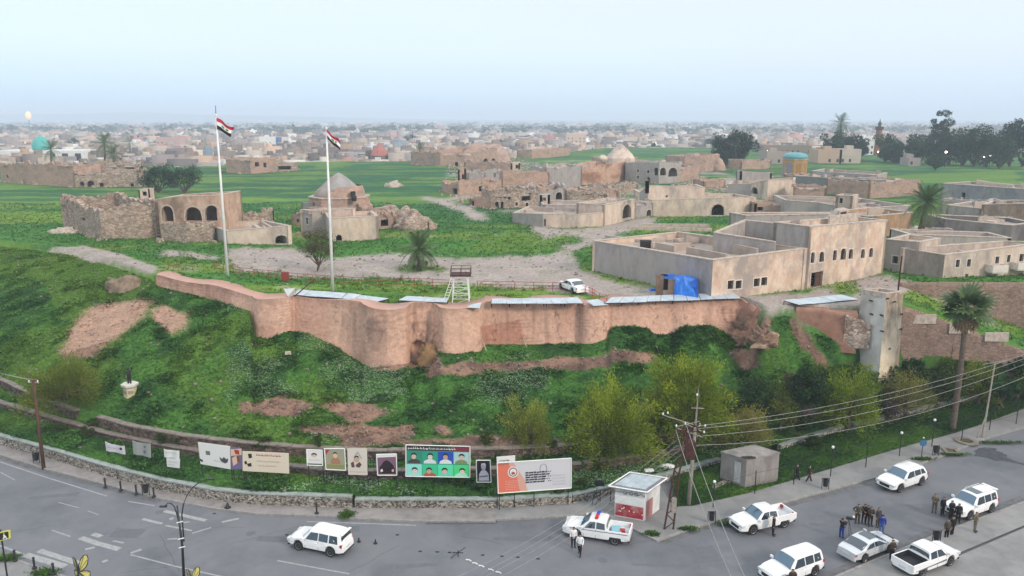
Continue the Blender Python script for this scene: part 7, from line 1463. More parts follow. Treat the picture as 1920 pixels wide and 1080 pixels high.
# rubble kerb and dish by the hut
pts = [P(x, y, .3) for x, y in ((1340, 916), (1365, 905), (1385, 900))]; wall_run('stone_kerb', 'short broken stone kerb on the lawn left of the concrete hut', [Vector((p.x, p.y, 0)) for p in pts], .1, [.5]*3, .3, M_lowst)
q = P(1250, 875, .9); mb = MB(); mb.lathe((q.x, q.y, q.z-.1), [(.85, .12), (.8, .2), (.3, .35), (.02, .38)], 18, sy=.55); tag(mb.build('white_disc', M_white, smooth=True), 'white oval disc lying on the garden wall left of the concrete hut', 'disc')
q = P(1222, 890, .8); mb = MB(); mb.tube([(q.x, q.y, .1), (q.x, q.y, 1.2)], .05, 6); mb.build('post', M_black, E('floodlight', (q.x, q.y, .1), 'white floodlight on a short post behind the kiosk roof', 'light')); rl = bpy.data.objects[[o.name for o in bpy.data.objects if o.name.startswith('floodlight')][-1]]
mb = MB(); mb.box((q.x-.25, q.y, 1.15), (.8, .35, .16), .2); mb.build('lamp_head', M_white, rl)
# octagonal plinth with dark figure
b = on_mound(243, 738); s = b.y/FPX; root = E('memorial_plinth', b, 'cream six-sided plinth with a small dark statue on the left slope', 'monument')
M_plinth = mat('plinth_cream', srgb('d5c8a4', .85), .8, c2=srgb('bfb08c', .85), scale=1.5)
mb = MB(); mb.lathe((b.x, b.y, b.z-.6), [(13*s, 0), (12.8*s, .6), (12*s, 1.1), (12*s, 1.3)], 6, rz=.5); mb.build('plinth_body', M_plinth, root)
mb = MB(); mb.lathe((b.x, b.y, b.z+.62), [(12.2*s, 0), (16*s, .2), (16.5*s, .38), (16*s, .44)], 6, rz=.5); mb.build('plinth_top', mat('plinth_white', (.55, .52, .46), .8), root)
for k in (3, 4):
 t = .5+(k+.5)*math.pi/3; q = Vector((b.x, b.y, 0))+Vector((math.cos(t), math.sin(t), 0))*11.2*s; mb = MB(); mb.box((q.x, q.y, b.z+.1), (.1, .5, .32), t); mb.build('plaque', mat('plaque', srgb('a49a86', .7), .7), root)
zt_ = b.z+1.05; mb = MB(); mb.tube([(b.x-.12, b.y, zt_), (b.x-.1, b.y, zt_+.75)], [.09, .11], 7); mb.tube([(b.x+.12, b.y, zt_), (b.x+.1, b.y, zt_+.75)], [.09, .11], 7); mb.tube([(b.x, b.y, zt_+.7), (b.x, b.y, zt_+1.1), (b.x, b.y, zt_+1.35)], [.17, .22, .14], 8); mb.tube([(b.x-.22, b.y, zt_+1.25), (b.x-.38, b.y-.05, zt_+.95), (b.x-.3, b.y-.2, zt_+.75)], .06, 6); mb.tube([(b.x+.22, b.y, zt_+1.25), (b.x+.4, b.y, zt_+1.5), (b.x+.34, b.y-.05, zt_+1.8)], .06, 6)
mb.tube([(b.x, b.y, zt_+1.3), (b.x, b.y, zt_+1.42)], .07, 6); mb.lathe((b.x, b.y, zt_+1.4), [(.03, 0), (.12, .08), (.13, .18), (.09, .27), (.02, .31)], 8); mb.build('statue', M_black, root)
# lattice watch stand
b1 = P(848, 568, 11.9); b2 = P(880, 566, 11.9); root = E('watch_stand', ((b1.x+b2.x)/2, b1.y+.8, 11.9), 'white lattice watch stand with a dark red railed platform', 'watch stand'); zt_ = PY(868, 519, b1.y).z
c0 = Vector(((b1.x+b2.x)/2, b1.y+1.0, 0)); lo = [c0+Vector((sx_*.95, sy_*1.0, 11.7)) for sx_, sy_ in ((-1, -1), (1, -1), (1, 1), (-1, 1))]; hi = [c0+Vector((sx_*.75, sy_*.75, zt_)) for sx_, sy_ in ((-1, -1), (1, -1), (1, 1), (-1, 1))]
for k in range(4): mb = MB(); mb.tube([lo[k], hi[k]], .055, 5); mb.build('leg', M_white, root)
for k in range(4):
 mb = MB(); l2 = (k+1) % 4
 for j in range(1, 5): mb.tube([lo[k].lerp(hi[k], j/5), lo[l2].lerp(hi[l2], j/5)], .03, 4)
 for j in range(4): mb.tube([lo[k].lerp(hi[k], j/5), lo[l2].lerp(hi[l2], (j+1)/5)], .022, 4)
 mb.build('lattice_braces', M_white, root)
mb = MB(); la = lo[0]+Vector((-.9, -.6, 0)); lb_ = hi[0]+Vector((0, -.1, 0))
for dx in (-.22, .22): mb.tube([la+Vector((dx, 0, 0)), lb_+Vector((dx, 0, 0))], .035, 4)
for j in range(1, 11): q = la.lerp(lb_, j/11); mb.tube([q+Vector((-.22, 0, 0)), q+Vector((.22, 0, 0))], .025, 4)
mb.build('ladder', M_white, root)
mb = MB(); mb.box((c0.x, c0.y, zt_), (2.3, 1.9, .16)); mb.build('platform', M_rust, root)
mb = MB()
for sx_ in (-1.1, 0, 1.1):
 for sy_ in (-.9, .9): mb.tube([c0+Vector((sx_, sy_, zt_+.1)), c0+Vector((sx_, sy_, zt_+.95))], .03, 4)
for z in (.5, .92):
 for a, b_ in (((-1.1, -.9), (1.1, -.9)), ((-1.1, .9), (1.1, .9)), ((-1.1, -.9), (-1.1, .9)), ((1.1, -.9), (1.1, .9))): mb.tube([c0+Vector((*a, zt_+z)), c0+Vector((*b_, zt_+z))], .025, 4)
mb.build('platform_rail', M_rust, root)
# blue tarpaulin shelter
base = [P(1240, 550, 12), P(1262, 552, 12), P(1308, 551, 12), P(1300, 540, 12), P(1236, 541, 12)]
root = E('tarpaulin_shelter', base[1], 'makeshift shelter under a crumpled bright blue tarpaulin with wooden boards', 'shelter')
Mt = mat('blue_tarpaulin', srgb('1476d8', .9), .45, spec=.5, c2=srgb('0f62c0', .9), scale=3, bump=.3)
fl, fm, fr, br, bl_ = P(1243, 556, 12), P(1265, 561, 12), P(1309, 564, 12), P(1306, 557, 12), P(1243, 548, 12); top = [PY(1244, 516, fl.y+.6), PY(1270, 514, fl.y+.8), PY(1308, 524, fr.y+.2), PY(1306, 521, br.y-.3)]
Vt = []; nx, ny = 22, 14
for j in range(ny+1):
 v = j/ny
 for i in range(nx+1):
  u = i/nx
  if v < .5: lo_ = fm.lerp(fr, u); hi_ = PY(1264+44*u, 517+6*u+2.5*math.sin(u*9), fm.y+.35); p = lo_.lerp(hi_, v*2)
  else: hi_ = PY(1264+44*u, 517+6*u+2.5*math.sin(u*9), fm.y+.35); bk = PY(1246+60*u, 513+5*u, bl_.y-.4); p = hi_.lerp(bk, v*2-1)
  if 0 < v: nzs = fbm(np.array([u*5.]), np.array([v*5.]), 1, 3, 6)[0]-.5; p = p+Vector((nzs*.2, -nzs*.5, nzs*.35*(v > .1)))
  Vt.append(p)
ii = np.arange((nx+1)*(ny+1)).reshape(ny+1, nx+1); Ft = np.stack([ii[:-1, :-1], ii[:-1, 1:], ii[1:, 1:], ii[1:, :-1]], -1).reshape(-1, 4); np_mesh('tarpaulin', np.array(Vt), Ft, Mt, root)
mb = MB(); p0, p1 = fr, br; mb.add([p0, p1, PY(1306, 520, br.y-.4), PY(1308, 524, fr.y+.3)], [(0, 1, 2, 3)]); mb.build('tarpaulin_side', Mt, root)
mb = MB(); mb.add([PY(1246, 518, bl_.y-.2), PY(1264, 516, fm.y+.3), PY(1262, 524, fm.y+.2), PY(1244, 522, bl_.y-.2)], [(0, 1, 2, 3)]); mb.build('tarpaulin_flap', Mt, root)
M_board = mat('plywood_board', srgb('a08878', .75), .9, c2=srgb('8a6f5e', .75), scale=3)
for (x0, x1, yt, yb) in ((1229, 1243, 516, 556), (1252, 1264, 524, 560)):
 a, b_ = P(x0, yb-1, 12), P(x1, yb, 12); h = PY(x0, yt, a.y).z-12; mb = MB(); mb.hexa([a, b_, b_+Vector((0, .08, 0)), a+Vector((0, .08, 0))]+[q+Vector((0, 0, h)) for q in (a, b_, b_+Vector((0, .08, 0)), a+Vector((0, .08, 0)))]); mb.build('wooden_board', M_board, root)
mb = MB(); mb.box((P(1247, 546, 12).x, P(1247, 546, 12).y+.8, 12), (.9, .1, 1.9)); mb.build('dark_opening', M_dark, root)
q = P(1226, 545, 12); mb = MB(); mb.box((q.x, q.y, 12), (1.2, .5, .25), .2, .7, .7); tag(mb.build('tarpaulin_scrap', Mt), 'scrap of blue tarpaulin on the ground left of the shelter', 'scrap')
timber('dark pole leaning on the side wall above the blue shelter', P(1246, 536, 12), PY(1266, 498, P(1258, 536, 12).y), .05, M_rust, 'leaning_pole')
# ================================================================ RED RAILING
def railing(label, line, n, z=12.0, h=1.05, m=None, rows=3, name='red_railing', sp_=2.2, th=.03):
 pts = [P(x, y, z) for x, y in line]; L = [0]
 for a, b in zip(pts, pts[1:]): L.append(L[-1]+(b-a).length)
 def at(d):
  for i in range(len(pts)-1):
   if d <= L[i+1]+1e-6: return pts[i].lerp(pts[i+1], (d-L[i])/max(1e-6, L[i+1]-L[i]))
  return pts[-1]
 root = E(name, pts[0], label, 'railing'); k = max(1, int(L[-1]/sp_)); g = lambda q: max(z-.3, min(z+.5, ground_z(q.x, q.y)))
 P2 = [at(L[-1]*i/k) for i in range(k+1)]; Z = [g(q) for q in P2]
 for q, zz in zip(P2, Z): mb = MB(); mb.tube([(q.x, q.y, zz-.2), (q.x, q.y, zz+h)], th*1.3, 5); mb.build('post', m, root)
 for r_i in range(rows):
  hh_ = h*(1-r_i*.36)-.03; mb = MB(); mb.tube([(q.x, q.y, zz+hh_) for q, zz in zip(P2, Z)], th, 4); mb.build('rail', m, root)
railing('long red railing along the yard edge, left of the lattice stand', [(402, 505), (470, 519), (560, 527), (640, 534), (760, 538), (845, 541)], 0, m=M_redrail)
railing('long red railing along the yard edge, from the lattice stand to the parked white car', [(895, 543), (1000, 545), (1075, 546), (1100, 551)], 0, m=M_redrail)
railing('short bright red railing climbing beside the parked white car', [(1086, 549), (1112, 558), (1138, 566)], 0, m=mat('bright_red_paint', (.42, .03, .03), .6), sp_=1.1, rows=4)
q = P(324, 507, 12); mb = MB(); [mb.tube([q+Vector((dx, 0, 0)), q+Vector((dx+.2, .3, .9))], .04, 4) for dx in (-.7, 0, .7)]; mb.tube([q+Vector((-.7, .2, .6)), q+Vector((.8, .2, .8))], .04, 4); tag(mb.build('broken_railing', M_redrail), 'broken red railing piece at the left end of the yard', 'railing')
q = P(535, 526, 12); mb = MB(); mb.box((q.x, q.y, 12), (.9, .3, 1.1)); tag(mb.build('red_box', M_redrail), 'rusty red box in the railing between the flagpoles', 'box')
# ================================================================ FLAGPOLES
def flag(label, xb, yb, xt, yt, fx, z0, seed):
 b = P(xb, yb, z0); t = PY(xt, yt, b.y); root = E('flagpole', b, label, 'flagpole'); mb = MB(); mb.tube([b-Vector((0, 0, .3)), b.lerp(t, .5), t], [.19, .15, .09], 10); mb.build('pole', M_white, root, smooth=True)
 mb = MB(); mb.lathe((t.x, t.y, t.z), [(.02, 0), (.16, .1), (.16, .25), (.02, .38)], 8); mb.build('finial', M_white, root)
 (TL, TR, BR, BL) = [PY(*q, b.y-.2) for q in fx]; nx, ny = 18, 9; V = []
 for j in range(ny+1):
  for i in range(nx+1):
   u, v = i/nx, j/ny; p = TL.lerp(TR, u).lerp(BL.lerp(BR, u), v); w_ = u*(.5*math.sin(u*9+v*2+seed)+.2*math.sin(v*6)); V.append(p+Vector((0, w_, .25*math.sin(u*7+seed)*u)))
 ii = np.arange((nx+1)*(ny+1)).reshape(ny+1, nx+1); F = np.stack([ii[:-1, :-1], ii[:-1, 1:], ii[1:, 1:], ii[1:, :-1]], -1).reshape(-1, 4); mi = [0 if k//nx < 3 else 1 if k//nx < 6 else 2 for k in range(len(F))]
 np_mesh('flag_cloth', np.array(V), F, [mat('flag_red', (.50, .02, .06), .7), mat('flag_white', (.7, .7, .68), .7), mat('flag_black', (.012, .012, .015), .7)], root, mi=mi)
 mb = MB(); c_ = V[ii[4, 9]]
 for k, (i0, i1) in enumerate(((6, 8), (8, 9), (10, 12))):
  a, b_, c_, d_ = V[ii[3, i0]]*.75+V[ii[6, i0]]*.25, V[ii[3, i1]]*.75+V[ii[6, i1]]*.25, V[ii[3, i1]]*.25+V[ii[6, i1]]*.75, V[ii[3, i0]]*.25+V[ii[6, i0]]*.75; o = Vector((0, -.06, 0)); mb.quad(a+o, b_+o, c_+o, d_+o)
 mb.build('flag_script', mat('flag_green', (.02, .2, .05), .7), root)
flag('farther white flagpole at the left with a red, white and black flag', 427, 517, 405, 219, [(406, 220), (438, 240), (437, 258), (407, 242)], 12.1, 0)
flag('nearer white flagpole on the wall top with a red, white and black flag', 624, 545, 612, 244, [(612, 242), (640, 268), (638, 284), (614, 260)], 12.1, 2)
mb = MB(); q = PY(405, 219, P(427, 517, 12.1).y); mb.tube([q, PY(404, 198, q.y)], .04, 5); tag(mb.build('antenna_rod', M_black), 'thin dark rod on top of the farther flagpole', 'rod')
# ================================================================ POLES, WIRES, LAMPS
M_wood2 = mat('old_pole_wood', srgb('6e4f40', .75), .9, c2=srgb('4e382e', .75), scale=4, streak=.2)
def wire(label, a, b, sag, r=.02, m=None, n=16, grp='overhead wires'):
 mb = MB(); mb.tube([a.lerp(b, i/n)-Vector((0, 0, sag*4*(i/n)*(1-i/n))) for i in range(n+1)], r, 4); tag(mb.build('wire', m or M_wire), label, 'wire', grp)
M_wire = mat('pale_cable', (.36, .35, .33), .6, c2=(.2, .2, .19), scale=6); M_concp = mat('concrete_pole', srgb('a8a096', .78), .9, c2=srgb('8b837b', .78), scale=3)
b = P(82, 877, .15); t = PY(62, 712, b.y+.3); root = E('wooden_utility_pole', b, 'old wooden utility pole on the left pavement', 'utility pole'); mb = MB(); mb.tube([b-Vector((0, 0, .2)), t], [.17, .12], 8); mb.build('pole', M_wood2, root, smooth=True)
mb = MB(); mb.tube([t+Vector((-.5, 0, -.25)), t+Vector((.5, 0, -.3))], .05, 4); mb.build('crossarm', M_concp, root)
for dx in (-.4, .4): mb = MB(); mb.lathe((t.x+dx, t.y, t.z-.25), [(.05, 0), (.07, .1), (.03, .22)], 8); mb.build('insulator', M_white, root)
wire('upper wire from the wooden pole to the left edge', t+Vector((-.4, 0, 0)), PY(-120, 655, b.y+2), .3); wire('lower wire from the wooden pole to the left edge', t+Vector((.4, 0, -.05)), PY(-120, 662, b.y+2), .3)
# concrete pole and rusty mast at the corner
b = P(1291, 945, .2); t = PY(1310, 725, b.y); root = E('concrete_utility_pole', b, 'tall slender concrete pole with thin top mast, at the corner lawn', 'utility pole')
mid = PY(1304, 800, b.y); mb = MB(); mb.tube([b-Vector((0, 0, .2)), mid], [.19, .12], 8); mb.build('pole', M_concp, root, smooth=True); mb = MB(); mb.tube([mid, t], [.09, .025], 6); mb.build('top_mast', M_concp, root)
for i, (x0, y0, x1, y1) in enumerate(((1242, 778, 1312, 800), (1268, 800, 1312, 790), (1268, 802, 1318, 820), (1280, 792, 1322, 812), (1296, 765, 1320, 766))):
 mb = MB(); mb.tube([PY(x0, y0, b.y-.3), PY(x1, y1, b.y-.1)], .04, 4); mb.build('crossarm', M_concp, root)
for (x, y) in ((1243, 778), (1252, 776), (1268, 800), (1285, 796), (1312, 798), (1320, 812), (1322, 800), (1307, 742)): q = PY(x, y, b.y-.3); mb = MB(); mb.lathe((q.x, q.y, q.z), [(.05, 0), (.08, .08), (.04, .2)], 8); mb.build('insulator', M_white, root)
b2 = P(1254, 992, KZ); t2 = PY(1290, 808, b2.y+1.5); m2 = PY(1270, 880, b2.y+.5); root = E('rusty_lattice_mast', b2, 'leaning rusty lattice mast with a transformer box at its top, beside the kiosk', 'mast'); s_ = Vector((.3, 0, 0))
for k in (-1, 1): mb = MB(); mb.tube([b2+s_*k*1.2, m2+s_*k*.7, t2+s_*k*.5], .08, 5); mb.build('leg', M_rust, root)
mb = MB()
for j in range(16):
 t0, t1 = j/16, (j+1)/16; f = lambda t, k: (b2.lerp(m2, t*2) if t < .5 else m2.lerp(t2, t*2-1))+s_*k*(1.2-.7*t); mb.tube([f(t0, 1 if j % 2 else -1), f(t1, -1 if j % 2 else 1)], .045, 4)
mb.build('lattice_braces', M_rust, root)
q = PY(1296, 840, b2.y+1.6); mb = MB(); mb.box((q.x-.1, q.y, q.z-.9), (.75, .6, 1.5)); mb.build('transformer_box', M_rust, root)
mb = MB(); q = PY(1294, 815, b2.y+1.4)
for a, b_ in (((-1.1, .4), (1.0, .2)), ((-1.1, .4), (.2, -.5)), ((-.9, .1), (.9, .9)), ((.2, 1.0), (1.0, -.2)), ((-.4, .8), (-.9, 0))): mb.tube([q+Vector((a[0], 0, a[1])), q+Vector((b_[0], .1, b_[1]))], .045, 4)
mb.build('twisted_brackets', M_rust, root)
q = P(1262, 950, KZ+.6); mb = MB(); mb.box((b2.x+.35, b2.y+.25, 1.5), (.4, .35, 1.2)); mb.build('meter_box', M_concp, root)
# right pole with crossarm
b3 = P(1842, 820, KZ); t3 = PY(1866, 678, b3.y+2.5); root = E('pale_pole', b3, 'pale forked pole on the pavement at the right', 'utility pole'); mb = MB(); mb.tube([b3, b3.lerp(t3, .3), t3], [.13, .1, .07], 7); mb.build('pole', M_concp, root)
mb = MB(); mb.tube([P(1832, 821, KZ), b3.lerp(t3, .28)], .07, 6); mb.build('brace', M_concp, root); mb = MB(); mb.tube([t3+Vector((-1.2, 0, -.3)), t3+Vector((1.0, 0, .1))], .05, 4); mb.build('crossarm', M_concp, root)
WR = PY(1925, 668, b3.y+3)
for i, (y0, y1, lb) in enumerate(((799, 664, 'topmost of the wires running right from the concrete pole'), (804, 669, 'second wire running right from the concrete pole'), (818, 677, 'third wire running right from the concrete pole'), (835, 700, 'lowest wire running right from the concrete pole'))):
 wire(lb, PY(1306, y0, b.y), PY(1990, y1-24, b3.y+4), 1.2+.3*i, r=.02)
for i, (x0, y0, x1, y1) in enumerate(((1268, 826, 850, 1085), (1272, 834, 832, 1110), (1276, 842, 870, 1100), (1280, 850, 900, 1100))):
 wire('%s wire running down left from the rusty mast over the kiosk' % ('uppermost', 'second', 'third', 'lowest')[i], PY(x0, y0, b2.y+1), PY(x1, y1, 50), .8, r=.012)
for i, (x0, y0, x1, y1) in enumerate(((1267, 806, 1375, 1090), (1286, 794, 1405, 1100))):
 wire('%s thick pale cable running from the mast down towards the viewer' % ('left', 'right')[i], PY(x0, y0, b2.y+1), PY(x1, y1, 40), .5, r=.024)
# black street lamp bottom left
b = P(345, 1088, KZ); Yl = b.y; b = Vector((b.x, b.y, 0)); t = PY(332, 948, Yl); root = E('street_lamp', b, 'black street lamp with two unequal curved arms at the bottom left', 'street lamp')
mb = MB(); mb.tube([b, PY(342, 1025, Yl), t], [.11, .09, .05], 8); mb.build('pole', M_black, root, smooth=True)
mb = MB(); mb.tube([PY(x, y, Yl) for x, y in ((341, 1015), (337, 985), (332, 965), (327, 950), (321, 944), (315, 943), (309, 949))], [.05, .05, .045, .04, .04, .035, .03], 6); mb.build('short_arm', M_black, root, smooth=True)
mb = MB(); mb.tube([PY(x, y, Yl) for x, y in ((345, 1015), (343, 990), (341, 965), (344, 945), (350, 930), (360, 915), (374, 904), (391, 898))], [.05, .05, .045, .045, .04, .04, .035, .03], 6); mb.build('long_arm', M_black, root, smooth=True)
for (x, y) in ((338, 978), (340, 1009), (342, 1025)):
 q = PY(x, y, Yl); mb = MB(); mb.tube([q+Vector((-.22, -.08, -.05)), q+Vector((.22, -.08, .06))], .045, 5); mb.build('arm_clamp', M_white, root)
for (x, y) in ((309, 949), (391, 898)): q = PY(x, y, Yl); mb = MB(); mb.box((q.x+(-.1 if x < 320 else .15), q.y, q.z-.06), (.5, .18, .08)); mb.build('lamp_head', M_black, root)
# wire fence posts along the right pavement
fx_ = [(1415, 925, 882), (1488, 908, 868), (1557, 893, 841), (1623, 876, 829), (1686, 855, 814), (1747, 837, 790), (1803, 824, 780), (1855, 806, 770), (1905, 795, 748), (1337, 951, 906)]
lit = {1557, 1686, 1747, 1337}; prev = None; fx_.sort(); root = E('garden_fence', P(1337, 951, KZ), 'thin dark wire fence with tall posts along the right-hand lawn', 'fence'); tops = []
for x, yb, yt in fx_:
 q = P(x, yb, KZ+.03); tz = PY(x, yt, q.y).z; mb = MB(); mb.tube([q, (q.x, q.y, tz)], .045, 6); po = mb.build('post', M_black, root); tops.append((q, tz))
 if x in lit: mb = MB(); mb.lathe((q.x, q.y, tz), [(.05, 0), (.13, .08), (.13, .2), (.03, .28)], 8); mb.build('white_cap', M_white, root)
for h in (.4, .9):
 mb = MB(); mb.tube([(q.x, q.y, q.z+h*(tz-q.z)) for q, tz in tops], .014, 4); mb.build('wire_strand', M_black, root)
q = P(1727, 862, KZ); tz = PY(1727, 822, q.y).z; root = E('street_sign', q, 'small blue sign on a post beside the tree grate at the right', 'sign'); mb = MB(); mb.tube([q, (q.x, q.y, tz)], .035, 6); mb.build('post', M_black, root); mb = MB(); mb.lathe((0, 0, 0), [(.02, 0), (.34, .0), (.34, .03), (.02, .03)], 14)
mb.v = [(q.x+v[0], q.y-v[2]-.03, tz-.45+v[1]) for v in mb.v]; mb.build('disc', mat('sign_blue', srgb('3f6f95', .8), .5), root); mb = MB(); mb.lathe((q.x, q.y, tz), [(.03, 0), (.09, .06), (.02, .14)], 8); mb.build('post_cap', M_white, root)
# tree grate / planter, litter bins, bollards, cone
for i, (x, y, rx, nm, lb) in enumerate(((1783, 846, 1.0, 'tree_pit', 'square pale tree pit with weeds beside the dark stain'), (1812, 828, 1.1, 'manhole_slab', 'round cracked manhole slab near the pale forked pole'))):
 q = P(x, y, KZ+.01); mb = MB(); mb.lathe((q.x, q.y, KZ), [(rx*.55, .04), (rx, .04), (rx, .12), (rx*.55, .12), (rx*.55, .04)], 4 if i == 0 else 14, rz=.6, cap=False); root = E(nm, q, lb, 'slab'); mb.build('rim', M_cop2, root)
 mb = MB(); mb.lathe((q.x, q.y, KZ), [(rx*.56, .05), (rx*.1, .055)], 14); mb.build('soil', mat('pit_soil', (.06, .07, .03), .95), root)
for i, (x, y, rx, ry) in enumerate(((1730, 861, .9, .3), (1790, 852, 1.5, .35), (1370, 982, .9, .3), (650, 966, .5, .6), (1222, 1001, .5, .3), (1290, 992, .6, .25), (14, 1047, .8, .5), (88, 1074, 1.0, .5), (1875, 830, 2.5, .3), (1500, 887, .1, .1))):
 if i == 9: continue
 q = P(x, y, KZ); n = 260; rr = np.random.default_rng(i); C = np.stack([q.x+rr.normal(size=n)*rx*.5, q.y+rr.normal(size=n)*ry*.5, np.full(n, KZ)], 1); o = clumps('weeds', '', C, np.tile([[.06, .13, .02]], (n, 1)), np.full(n, .2), 4, .9, 60+i)
 tag(o, ('weeds at the foot of the blue sign', 'weeds beside the tree pit', 'weeds at the litter bin on the corner', 'weed clump in the gap between pavement and apron', 'weeds in the kerb corner', 'weeds in the kerb right of the corner', 'weed tuft left of the bottom-left bollards', 'weed tuft behind the butterfly sculpture', 'weeds in the kerb near the right edge', '')[i], 'weeds', kind='stuff')
def bollard(x, y, lb, proto=[None]):
 q = P(x, y, KZ if y > 900 else KZ)
 if proto[0] is None:
  r = E('bollard', (0, 0, 0), lb, 'bollard', 'small black bollards along the pavements'); mb = MB(); mb.lathe((0, 0, 0), [(.17, 0), (.17, .1), (.08, .16), (.07, .6), (.11, .66), (.05, .72)], 10); mb.build('shaft', M_black, r); mb = MB(); mb.lathe((0, 0, .72), [(.03, 0), (.1, .06), (.1, .14), (.02, .22)], 10); mb.build('knob', M_black, r); proto[0] = r; o = r
 else:
  o = copy_tree(proto[0]); o['label'] = lb
 o.location = q
bollard(198, 914, 'first bollard from the left on the upper pavement'); bollard(227, 920, 'second bollard from the left on the upper pavement'); bollard(256, 927, 'bollard just left of the litter bin on the upper pavement'); bollard(289, 932, 'bollard just right of the litter bin on the upper pavement'); bollard(594, 963, 'lone bollard right of the three-line road markings by the wall'); bollard(29, 1052, 'left bollard of the three at the bottom left corner'); bollard(65, 1066, 'middle bollard of the three at the bottom left corner'); bollard(101, 1077, 'right bollard of the three at the bottom left corner')
def bin_(x, y, lb, z=KZ):
 q = P(x, y, z); root = E('litter_bin', q, lb, 'litter bin'); mb = MB(); mb.lathe((q.x, q.y, z+.28), [(.2, 0), (.24, .65), (.22, .65), (.18, .04)], 10); mb.build('basket', M_black, root)
 for dx in (-.3, .3): mb = MB(); mb.tube([(q.x+dx, q.y, z), (q.x+dx, q.y, z+1.05)], .035, 5); mb.build('post', M_black, root)
 mb = MB(); mb.tube([(q.x-.3, q.y, z+1.03), (q.x+.3, q.y, z+1.03)], .03, 5); mb.build('bar', M_black, root)
bin_(274, 929, 'black litter bin between the upper bollards'); bin_(69, 868, 'black litter bin left of the wooden pole'); bin_(1334, 981, 'black litter bin by the corner kerb right of the mast'); bin_(1547, 917, 'black litter bin on the right pavement near two pedestrians'); bin_(1754, 854, 'black litter bin beside the tree pit'); bin_(1755, 1018, 'black litter bin behind the pickup with the black bed')
q = P(427, 952, KZ); mb = MB(); mb.lathe((q.x, q.y, KZ), [(.28, 0), (.28, .04), (.18, .05), (.04, .5)], 10); tag(mb.build('dark_cone', M_black), 'small dark cone on the pavement above the street lamp', 'cone')
for i, (x, y) in enumerate(((673, 1016), (704, 1019))):
 q = P(x, y, 0); mb = MB(); mb.lathe((q.x, q.y, 0), [(.16, 0), (.16, .04), (.07, .06), (.05, .32), (.02, .38)], 8); tag(mb.build('traffic_post', M_black), '%s small black traffic post behind the white off-roader' % ('left', 'right')[i], 'traffic post')
q = P(859, 1043, 0); root = E('road_barrier', q, 'black X-shaped spiked barrier lying on the road', 'barrier')
for a in (.55, 2.3): d = Vector((math.cos(a)*.62, math.sin(a)*.62, 0)); mb = MB(); mb.tube([q-d+Vector((0, 0, .04)), q+d+Vector((0, 0, .55))] if a < 1 else [q-d+Vector((0, 0, .55)), q+d+Vector((0, 0, .04))], .035, 5); mb.build('bar', M_black, root)
mb = MB(); mb.tube([q-Vector((0, 0, 0)), q+Vector((0, 0, .5))], .04, 5); mb.build('hub', M_black, root)
for i, (x, y) in enumerate(((879, 1051), (891, 1057), (903, 1062), (921, 1069), (935, 1074))):
 q = P(x, y, .012); mb = MB(); mb.tube([(q.x-.22, q.y+.1, .03), (q.x, q.y+.06, .04), (q.x+.18, q.y-.1, .03)], .05, 5); tag(mb.build('chain_link', M_white), '%s piece of the white strip on the road behind the X barrier' % ('first', 'second', 'third', 'fourth', 'last')[i], 'road strip', 'white strip pieces on the road')
for i, (x, y) in enumerate(((538, 1003), (745, 1003), (788, 1034), (820, 1035), (843, 1036), (905, 1041), (941, 1043), (971, 1045), (1009, 1048), (402, 963))):
 q = P(x, y, 0); mb = MB(); mb.lathe((q.x, q.y, 0), [(.16, 0), (.13, .04), (.05, .06)], 8, sy=.6); tag(mb.build('road_stud', M_black), 'dark round road stud, %s counted from the left' % ('second', 'third', 'fourth', 'fifth', 'sixth', 'seventh', 'eighth', 'ninth', 'last', 'first')[i], 'road stud', 'dark studs scattered on the road')
# yellow pedestrian sign at the left edge
q = PY(9, 1003, 44); root = E('crossing_sign', (q.x, q.y, 0), 'yellow-edged pedestrian crossing sign at the left edge', 'sign'); a_, b_, c_, d_ = [PY(x, y, 44) for x, y in ((-8, 1000), (18, 994), (19, 1009), (-8, 1017))]
mb = MB(); mb.prism([a_, b_, c_, d_], (0, .06, 0)); mb.build('sign_plate', mat('sign_yellow', (.62, .60, .05), .6), root); ce = (a_+b_+c_+d_)/4; k = [ce+(p-ce)*.82+Vector((0, -.01, 0)) for p in (a_, b_, c_, d_)]; mb = MB(); mb.quad(*k); mb.build('sign_field', M_black, root)
o = Vector((.1, -.02, -.02)); mb = MB(); mb.quad(*[ce+o+Vector((x*.8, 0, z*.8)) for x, z in ((-.02, .2), (.05, .12), (.16, -.02), (.2, -.2), (.12, -.2), (.05, -.05), (-.05, -.2), (-.15, -.2), (-.05, .02), (-.08, .1))]); mb.quad(*[ce+o+Vector((x*.8, 0, z*.8)) for x, z in ((-.03, .23), (.04, .23), (.04, .29), (-.03, .29))]); mb.build('walking_figure', M_white, root)
mb = MB(); mb.tube([(q.x-.3, q.y+.1, 0), (q.x-.3, q.y+.1, q.z+.3)], .05, 6); mb.build('post', M_black, root)
